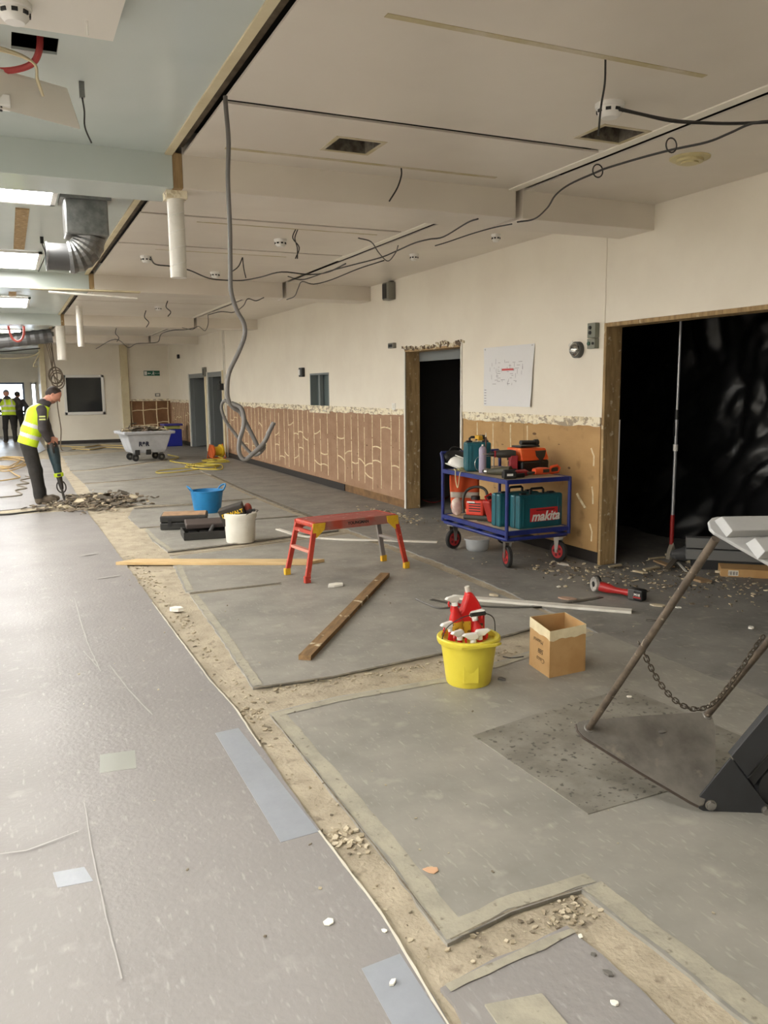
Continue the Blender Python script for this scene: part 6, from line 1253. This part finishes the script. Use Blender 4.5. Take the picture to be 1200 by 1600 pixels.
cable([fz(700, 776, .01), fz(690, 782, .01), fz(676, 785, .01), fz(660, 780, .012), fz(655, 768, .012)], 0.008, 'red cable lying on the floor inside the dark doorway', mat=M('red_cable', S(176, 62, 60), 0.5))
# ================================================================== PEOPLE
def surfnet(V, o, h):                                # naive surface nets
    nx, ny, nz = V.shape; cs = list(product((0, 1), repeat=3))
    cor = {c: V[c[0]:nx - 1 + c[0], c[1]:ny - 1 + c[1], c[2]:nz - 1 + c[2]] for c in cs}
    acc = np.zeros((nx - 1, ny - 1, nz - 1, 3)); cnt = np.zeros((nx - 1, ny - 1, nz - 1))
    for a in cs:
        for ax in range(3):
            if a[ax]: continue
            b = list(a); b[ax] = 1; b = tuple(b); va, vb = cor[a], cor[b]; m = (va < 0) != (vb < 0)
            tt = np.where(m, va / np.where(m, va - vb, 1), 0)
            for k in range(3): acc[..., k] += np.where(m, a[k] + (tt if k == ax else 0), 0)
            cnt += m
    act = cnt > 0; idx = -np.ones(act.shape, int); idx[act] = np.arange(act.sum())
    ijk = np.argwhere(act); vs = (ijk + acc[act] / cnt[act][:, None]) * h + o
    s = V < 0; F = []
    for ax in range(3):
        sl0 = [slice(1, -1)] * 3; sl1 = [slice(1, -1)] * 3; sl0[ax] = slice(0, -1); sl1[ax] = slice(1, None)
        e = np.argwhere(s[tuple(sl0)] != s[tuple(sl1)])
        if not len(e): continue
        off = np.array([1, 1, 1]); off[ax] = 0; e = e + off
        u, w_ = [(1, 2), (2, 0), (0, 1)][ax]; q = []
        for du, dw in ((-1, -1), (0, -1), (0, 0), (-1, 0)):
            c = e.copy(); c[:, u] += du; c[:, w_] += dw; q.append(idx[c[:, 0], c[:, 1], c[:, 2]])
        q = np.stack(q, 1); fl = s[e[:, 0], e[:, 1], e[:, 2]]; q[~fl] = q[~fl][:, ::-1]; F.append(q)
    return vs, np.concatenate(F)
def cap_d(P, a, b, ra, rb, sq=None):
    a = np.array(a); b = np.array(b); ab = b - a; L2 = max(1e-9, ab @ ab); tt = np.clip(((P - a) @ ab) / L2, 0, 1)
    return np.linalg.norm(P - a - tt[..., None] * ab, axis=-1) - (ra + (rb - ra) * tt)
def body_mesh(name, caps, mats, h, parent, k=0.03, cut=None, paint=None):
    """caps: (a, b, ra, rb, material index); one continuous smooth surface"""
    pts = np.array([list(c[0]) for c in caps] + [list(c[1]) for c in caps]); rm = max(max(c[2], c[3]) for c in caps) + 4 * h
    lo = pts.min(0) - rm; hi = pts.max(0) + rm; n = np.ceil((hi - lo) / h).astype(int) + 1
    G = np.stack(np.meshgrid(*[lo[i] + h * np.arange(n[i]) for i in range(3)], indexing='ij'), -1)
    V = np.full(G.shape[:3], 0.25); 
    for a, b, ra, rb, mi in caps:
        r = max(ra, rb) + 0.12; l0 = np.minimum(a, b) - r; h0 = np.maximum(a, b) + r
        i0 = np.clip(((l0 - lo) / h).astype(int), 0, None); i1 = np.minimum(((h0 - lo) / h).astype(int) + 2, n)
        sl = tuple(slice(i0[q], i1[q]) for q in range(3)); d = cap_d(G[sl], a, b, ra, rb); v = V[sl]
        kk = min(k, 0.9 * min(ra, rb)); hh = np.clip(0.5 + 0.5 * (v - d) / kk, 0, 1); V[sl] = v * (1 - hh) + d * hh - kk * hh * (1 - hh)
    if cut is not None:
        for o_, n_ in cut: V = np.maximum(V, (G - np.array(o_)) @ np.array(n_))
    V[0] = V[-1] = 0.25; V[:, 0] = V[:, -1] = 0.25; V[:, :, 0] = V[:, :, -1] = 0.25
    vs, fs = surfnet(V, lo, h)
    me = bpy.data.meshes.new(name); me.from_pydata(vs.tolist(), [], fs.tolist())
    for m_ in mats: me.materials.append(m_)
    ctr = vs[fs].mean(1)
    if paint is not None: mi = paint(ctr)
    else:
        D = np.stack([cap_d(ctr, a, b, ra, rb) for a, b, ra, rb, _ in caps]); mi = np.array([c[4] for c in caps])[D.argmin(0)]
    me.polygons.foreach_set('material_index', mi.astype(int).tolist()); me.polygons.foreach_set('use_smooth', [True] * len(fs))
    bm = bmesh.new(); bm.from_mesh(me); bmesh.ops.recalc_face_normals(bm, faces=bm.faces[:]); bm.to_mesh(me); bm.free()
    o = bpy.data.objects.new(name, me); COL.objects.link(o); o.parent = parent
    return o
m_skin = M('skin', S(196, 140, 116), 0.55, c2=S(184, 126, 104), ns=20); m_hoodie = M('hoodie_grey', S(72, 67, 67), 0.85, c2=S(60, 56, 57), ns=10, bump=0.3, bs=30); m_trous = M('work_trousers', S(44, 41, 38), 0.85, c2=S(36, 34, 31), ns=9, bump=0.3, bs=26); m_boot = M('boot', S(96, 84, 68), 0.8, c2=S(74, 64, 52), ns=14); m_hair = M('hair', S(46, 34, 28), 0.7, bump=0.4, bs=120)
m_hv = M('hi_vis_yellow', S(206, 232, 44), 0.6, c2=S(192, 220, 36), ns=5); m_refl = M('reflective_tape', S(206, 206, 200), 0.35); m_glove = M('glove_dark', S(70, 62, 58), 0.8); m_beard = M('stubble', S(138, 96, 78), 0.7)
BODY = [m_hoodie, m_trous, m_skin, m_boot, m_glove, m_beard]
def nv(v): v = np.array(v, float); return v / np.linalg.norm(v)
def head_caps(c, fwd, up, s=1.0):
    c = np.array(c); f = nv(fwd); u = nv(np.array(up) - f * (np.array(up) @ f)); l = np.cross(u, f); q = lambda a, b, d: c + s * (f * a + l * b + u * d)
    C_ = [(q(-0.015, 0, 0.03), q(0.015, 0, 0.03), 0.088 * s, 0.086 * s, 2), (q(0.03, 0, -0.04), q(0.045, 0, -0.075), 0.062 * s, 0.042 * s, 5), (q(0.055, -0.03, -0.01), q(0.055, 0.03, -0.01), 0.04 * s, 0.04 * s, 2),
          (q(0.098, 0, 0.012), q(0.118, 0, -0.022), 0.010 * s, 0.015 * s, 2), (q(0.082, -0.03, 0.026), q(0.082, 0.03, 0.026), 0.014 * s, 0.014 * s, 2), (q(0.085, -0.018, -0.052), q(0.085, 0.018, -0.052), 0.011 * s, 0.011 * s, 2)]
    for sd in (-1, 1): C_.append((q(-0.005, sd * 0.084, 0.01), q(-0.012, sd * 0.090, -0.025), 0.014 * s, 0.010 * s, 2)); C_.append((q(0.045, sd * 0.045, -0.03), q(0.03, sd * 0.06, -0.03), 0.03 * s, 0.03 * s, 2))
    return C_, q
def hand_caps(p, d, side, up, mi=2, curl=1.0):
    """palm at p pointing along d; fingers curl round"""
    p = np.array(p); d = nv(d); sd = nv(np.array(side) - d * (np.array(side) @ d)); n_ = np.cross(d, sd); n_ = n_ if n_ @ np.array(up) > 0 else -n_; C_ = []
    C_.append((p - d * 0.02, p + d * 0.045, 0.030, 0.032, mi)); C_.append((p + sd * 0.018, p + d * 0.05 + sd * 0.022, 0.020, 0.018, mi)); C_.append((p - sd * 0.018, p + d * 0.05 - sd * 0.022, 0.020, 0.018, mi))
    for i, L_ in enumerate((0.032, 0.037, 0.035, 0.028)):
        b = p + d * 0.06 + sd * (0.033 - 0.022 * i); k1 = b + d * L_ * 0.9 - n_ * 0.008 * curl; k2 = k1 + (d * 0.25 - n_ * curl) * L_ * 0.8; k3 = k2 + (-d * 0.7 * curl - n_ * 0.6) * L_ * 0.6
        C_ += [(b, k1, 0.0105, 0.010, mi), (k1, k2, 0.010, 0.0095, mi), (k2, k3, 0.0095, 0.0085, mi)]
    b = p + sd * 0.03; k1 = b + sd * 0.028 + d * 0.025; k2 = k1 + d * 0.03 - n_ * 0.015 - sd * 0.008; C_ += [(b, k1, 0.014, 0.012, mi), (k1, k2, 0.011, 0.010, mi)]
    return C_
def person(label, J, base, fwd, headf, headu, vest=True, hair=True, h=0.012, hands=None, cut_hair=None, patch=False, hat=None):
    t = thing('person', label, 'person', base)
    L = lambda p: np.array(p, float) - np.array(base, float); J = {k_: L(v_) for k_, v_ in J.items()}; fwd = nv(fwd); lat = np.cross([0, 0, 1], fwd); lat = nv(lat)
    C_ = []; hc, q = head_caps(J['head'], headf, headu); C_ += hc
    C_.append((J['neck'], J['head'] - nv(headf) * 0.015 - nv(headu) * 0.02, 0.062, 0.055, 2)); 
    ax = nv(J['chest'] - J['hip'])
    for s_ in (-1, 1):
        C_.append((J['hip'] + lat * s_ * 0.075, J['waist'] + lat * s_ * 0.07, 0.118, 0.110, 1)); C_.append((J['waist'] + lat * s_ * 0.07, J['chest'] + lat * s_ * 0.085, 0.112, 0.122, 0)); C_.append((J['chest'] + lat * s_ * 0.085, J['neck'] + lat * s_ * 0.06 - ax * 0.06, 0.122, 0.075, 0))
    C_.append((J['neck'] + lat * 0.05 - fwd * 0.035, J['neck'] - lat * 0.05 - fwd * 0.035, 0.062, 0.062, 0)); C_.append((J['neck'] + lat * 0.04 + fwd * 0.035 - ax * 0.01, J['neck'] - lat * 0.04 + fwd * 0.035 - ax * 0.01, 0.045, 0.045, 0))
    for s_, n_ in ((-1, 'a'), (1, 'b')):
        C_ += [(J['sh' + n_], J['el' + n_], 0.072, 0.058, 0), (J['el' + n_], J['wr' + n_], 0.057, 0.042, 0)]
        C_ += [(J['hp' + n_], J['kn' + n_], 0.105, 0.078, 1), (J['kn' + n_], J['an' + n_], 0.076, 0.066, 1), (J['an' + n_] + np.array([0, 0, 0.03]), J['an' + n_] - np.array([0, 0, 0.03]), 0.062, 0.056, 1)]
        C_ += [(J['he' + n_], J['ba' + n_], 0.046, 0.047, 3), (J['ba' + n_], J['to' + n_], 0.047, 0.038, 3), (J['he' + n_], J['an' + n_], 0.05, 0.052, 3)]
        d = nv(J['hd' + n_] - J['wr' + n_]); C_ += hand_caps(J['wr' + n_] + d * 0.035, d, fwd if abs(d @ fwd) < 0.8 else lat, [0, 0, 1] if abs(d[2]) < .8 else lat, 2 if hands is None else hands)
    cut = [((0, 0, 0.0), (0, 0, -1))]
    body_mesh('body', C_, BODY, h, t, 0.035, cut)
    if hair:
        f = nv(headf); u = nv(np.array(headu) - f * (np.array(headu) @ f)); hcap = [(q(-0.017, 0, 0.03), q(0.014, 0, 0.034), 0.0925, 0.0895, 0)] + [(q(-0.055, 0, -0.02), q(-0.045, 0, 0.02), 0.052, 0.06, 0)] if hat is None else [(q(-0.015, 0, 0.03), q(0.015, 0, 0.032), 0.096, 0.094, 0)]
        body_mesh('hair', hcap, [hat or m_hair], 0.008, t, 0.02, [(q(0.030, 0, 0.045), nv(f * 0.88 - u * 0.47)), ] if hat is None else [(q(0, 0, 0.02), -u)])
    if vest:
        Vc = []
        for s_ in (-1, 1):
            Vc.append((J['hip'] + lat * s_ * 0.078 - ax * 0.02, J['waist'] + lat * s_ * 0.072, 0.140, 0.136, 0)); Vc.append((J['waist'] + lat * s_ * 0.072, J['chest'] + lat * s_ * 0.085, 0.136, 0.142, 0)); Vc.append((J['chest'] + lat * s_ * 0.085, J['neck'] + lat * s_ * 0.085 - ax * 0.06, 0.142, 0.092, 0))
        hipz = J['hip']
        def paint(c):
            s_ = (c - hipz) @ ax; lt = np.abs((c - hipz) @ lat); total = (J['neck'] - hipz) @ ax; m = np.zeros(len(c), int)
            m[(s_ > 0.06) & (s_ < 0.115)] = 1; m[(s_ > 0.215) & (s_ < 0.27)] = 1; m[(s_ > 0.27) & (lt > 0.075) & (lt < 0.125)] = 1
            return m
        neckcut = J['neck'] - ax * 0.035
        body_mesh('hi_vis_vest', Vc, [m_hv, m_refl], h, t, 0.04, [(J['hip'] - ax * 0.045, -ax), (neckcut, ax)], paint)
    return t
# ---- worker with the breaker
YW = 13.1
def W(u, v, lat=0.0): p_ = fy(u, v, YW); return np.array((p_.x, p_.y + lat, p_.z))
bx = W(62, 785); base = (bx[0], YW, 0.0)
J = dict(head=W(83, 617), neck=W(70, 630), chest=W(58, 648), waist=W(49, 673), hip=W(44, 690),
         sha=W(64, 640, -0.19), ela=W(66, 669, -0.23), wra=W(74, 686, -0.13), hda=W(79, 692, -0.07), shb=W(66, 640, 0.18), elb=W(74, 667, 0.20), wrb=W(81, 683, 0.10), hdb=W(85, 690, 0.04),
         hpa=W(44, 697, -0.10), kna=W(54, 737, -0.12), ana=W(60, 771, -0.13), hpb=W(45, 697, 0.10), knb=W(58, 736, 0.12), anb=W(65, 770, 0.12))
for n_, lat_ in (('a', -0.13), ('b', 0.12)):
    a_ = J['an' + n_]; J['he' + n_] = np.array((a_[0] + 0.0, a_[1], 0.05)); J['ba' + n_] = np.array((a_[0] + 0.15, a_[1], 0.05)); J['to' + n_] = np.array((a_[0] + 0.215, a_[1], 0.042))
t = person('worker in yellow hi-vis vest and grey hoodie bending over a breaker', J, base, (1, 0, 0), (0.78, -0.10, -0.62), (0.62, 0, 0.78), h=0.0105)
Lc = lambda p_: Vector(p_) - Vector(base)
sa = Lc(J['sha']).lerp(Lc(J['ela']), 0.35); dd = (Lc(J['ela']) - Lc(J['sha'])).normalized()
mb = MB()
for k in range(2):
    c = sa + dd * (0.04 * k); mb.box(c + Vector((0.0, -0.071, 0)), (0.085, 0.008, 0.022))
mb.build('sleeve_badge', M('badge_lime', S(190, 196, 120), 0.6), t)
# ---- demolition breaker
def Wb(u, v, lat=-0.02): p_ = W(u, v, lat); return Vector(p_)
tip = Wb(101, 786); tip.z = 0.012; top = Wb(80, 690); bd_ = (tip - top).normalized(); BL = (tip - top).length
t = thing('demolition_hammer', 'upright demolition breaker with lime collar held by the worker', 'power tool', (tip.x, tip.y, 0.0)); o_ = Vector((tip.x, tip.y, 0.0))
def along_b(f_): return top + (tip - top) * f_ - o_
m_brk = M('breaker_teal', S(44, 66, 72), 0.45, c2=S(36, 50, 54), ns=8); m_brd = M('breaker_dark', S(50, 46, 44), 0.5)
MB().tube([along_b(f_) for f_ in (0.04, 0.12, 0.26, 0.40, 0.52)], [0.062, 0.085, 0.080, 0.062, 0.054], 18).build('motor_housing', m_brk, t, smooth=True)
MB().tube([along_b(f_) for f_ in (0.0, 0.05, 0.12)], [0.05, 0.075, 0.08], 18).build('top_cap', m_brd, t, smooth=True)
side = Vector((0, 1, 0)); fw = side.cross(bd_).normalized()
mb = MB(); c = along_b(0.03); mb.tube(spline([c + side * -0.19 + fw * .02, c + side * -0.10, c + side * 0.0, c + side * 0.10, c + side * 0.19 + fw * .02], 4), 0.018, 10); mb.build('grip_handle', m_brd, t, smooth=True)
for s_ in (-1, 1):
    mb = MB(); mb.tube(spline([c + side * 0.17 * s_, along_b(0.10) + side * 0.15 * s_, along_b(0.18) + side * 0.07 * s_], 5), 0.016, 8); mb.build('handle_bracket', m_brd, t, smooth=True)
cf = MB().tube([along_b(0.525), along_b(0.585)], 0.068, 18).build('lime_collar', M('collar_lime', S(190, 214, 30), 0.5), t, smooth=True)
MB().box(along_b(0.555) + fw * 0.0 + side * -0.066, (0.05, 0.02, 0.035)).build('collar_clip', m_brd, cf)
MB().tube([along_b(0.585), along_b(0.64), along_b(0.72), along_b(0.80)], [0.042, 0.038, 0.036, 0.026], 16).build('nose', m_brd, t, smooth=True)
c = along_b(0.76); mb = MB(); mb.tube([c + bd_ * (0.088 * math.cos(a)) + fw * (0.062 * math.sin(a)) for a in np.linspace(0, 2 * PI, 26)[:-1]], 0.010, 8, True); mb.build('retainer_loop', m_brd, t, smooth=True)
MB().tube([along_b(0.80), along_b(0.96), along_b(1.0)], [0.019, 0.017, 0.006], 12).build('chisel', m_galv, t, smooth=True)
# ---- far workers
def standing(x, y, H, fwd, lean=0.0, arm=0.1):
    f = nv(np.array([fwd[0], fwd[1], 0])); l = np.cross([0, 0, 1], f); s = H / 1.76
    P = lambda a, b, z: np.array([x, y, 0]) + f * a * s + l * b * s + np.array([0, 0, z * s])
    J = dict(head=P(0.10 + lean, 0, 1.60), neck=P(0.02 + lean * .8, 0, 1.45), chest=P(lean * .5, 0, 1.25), waist=P(lean * .2, 0, 1.05), hip=P(0, 0, 0.93))
    for n_, s_ in (('a', -1), ('b', 1)):
        J['sh' + n_] = P(lean * .7, s_ * 0.20, 1.38); J['el' + n_] = P(0.08 + lean * .5, s_ * (0.25 + arm), 1.12); J['wr' + n_] = P(0.24 + lean * .5, s_ * 0.18, 1.0); J['hd' + n_] = P(0.33 + lean * .5, s_ * 0.12, 1.0)
        J['hp' + n_] = P(0, s_ * 0.10, 0.88); J['kn' + n_] = P(0.03, s_ * 0.13, 0.48); J['an' + n_] = P(-0.02, s_ * 0.14, 0.12); J['he' + n_] = P(-0.02, s_ * 0.14, 0.05); J['ba' + n_] = P(0.13, s_ * 0.15, 0.05); J['to' + n_] = P(0.20, s_ * 0.155, 0.042)
    return J
person('worker in yellow hi-vis vest standing with his back turned near the far window', standing(0.02, 29.6, 1.74, (-0.15, 1, 0), 0.12, 0.06), (0.02, 29.6, 0), (-0.15, 1, 0), (-0.1, 0.9, -0.3), (0, 0.3, 0.95), h=0.018, hat=M('grey_beanie', S(120, 118, 118), 0.8))
person('person in dark clothes half hidden behind the back-turned worker', standing(0.30, 31.6, 1.68, (0.3, 1, 0), 0.05), (0.30, 31.6, 0), (0.3, 1, 0), (0.3, 0.95, -0.1), (0, 0.1, 0.99), vest=False, h=0.02)
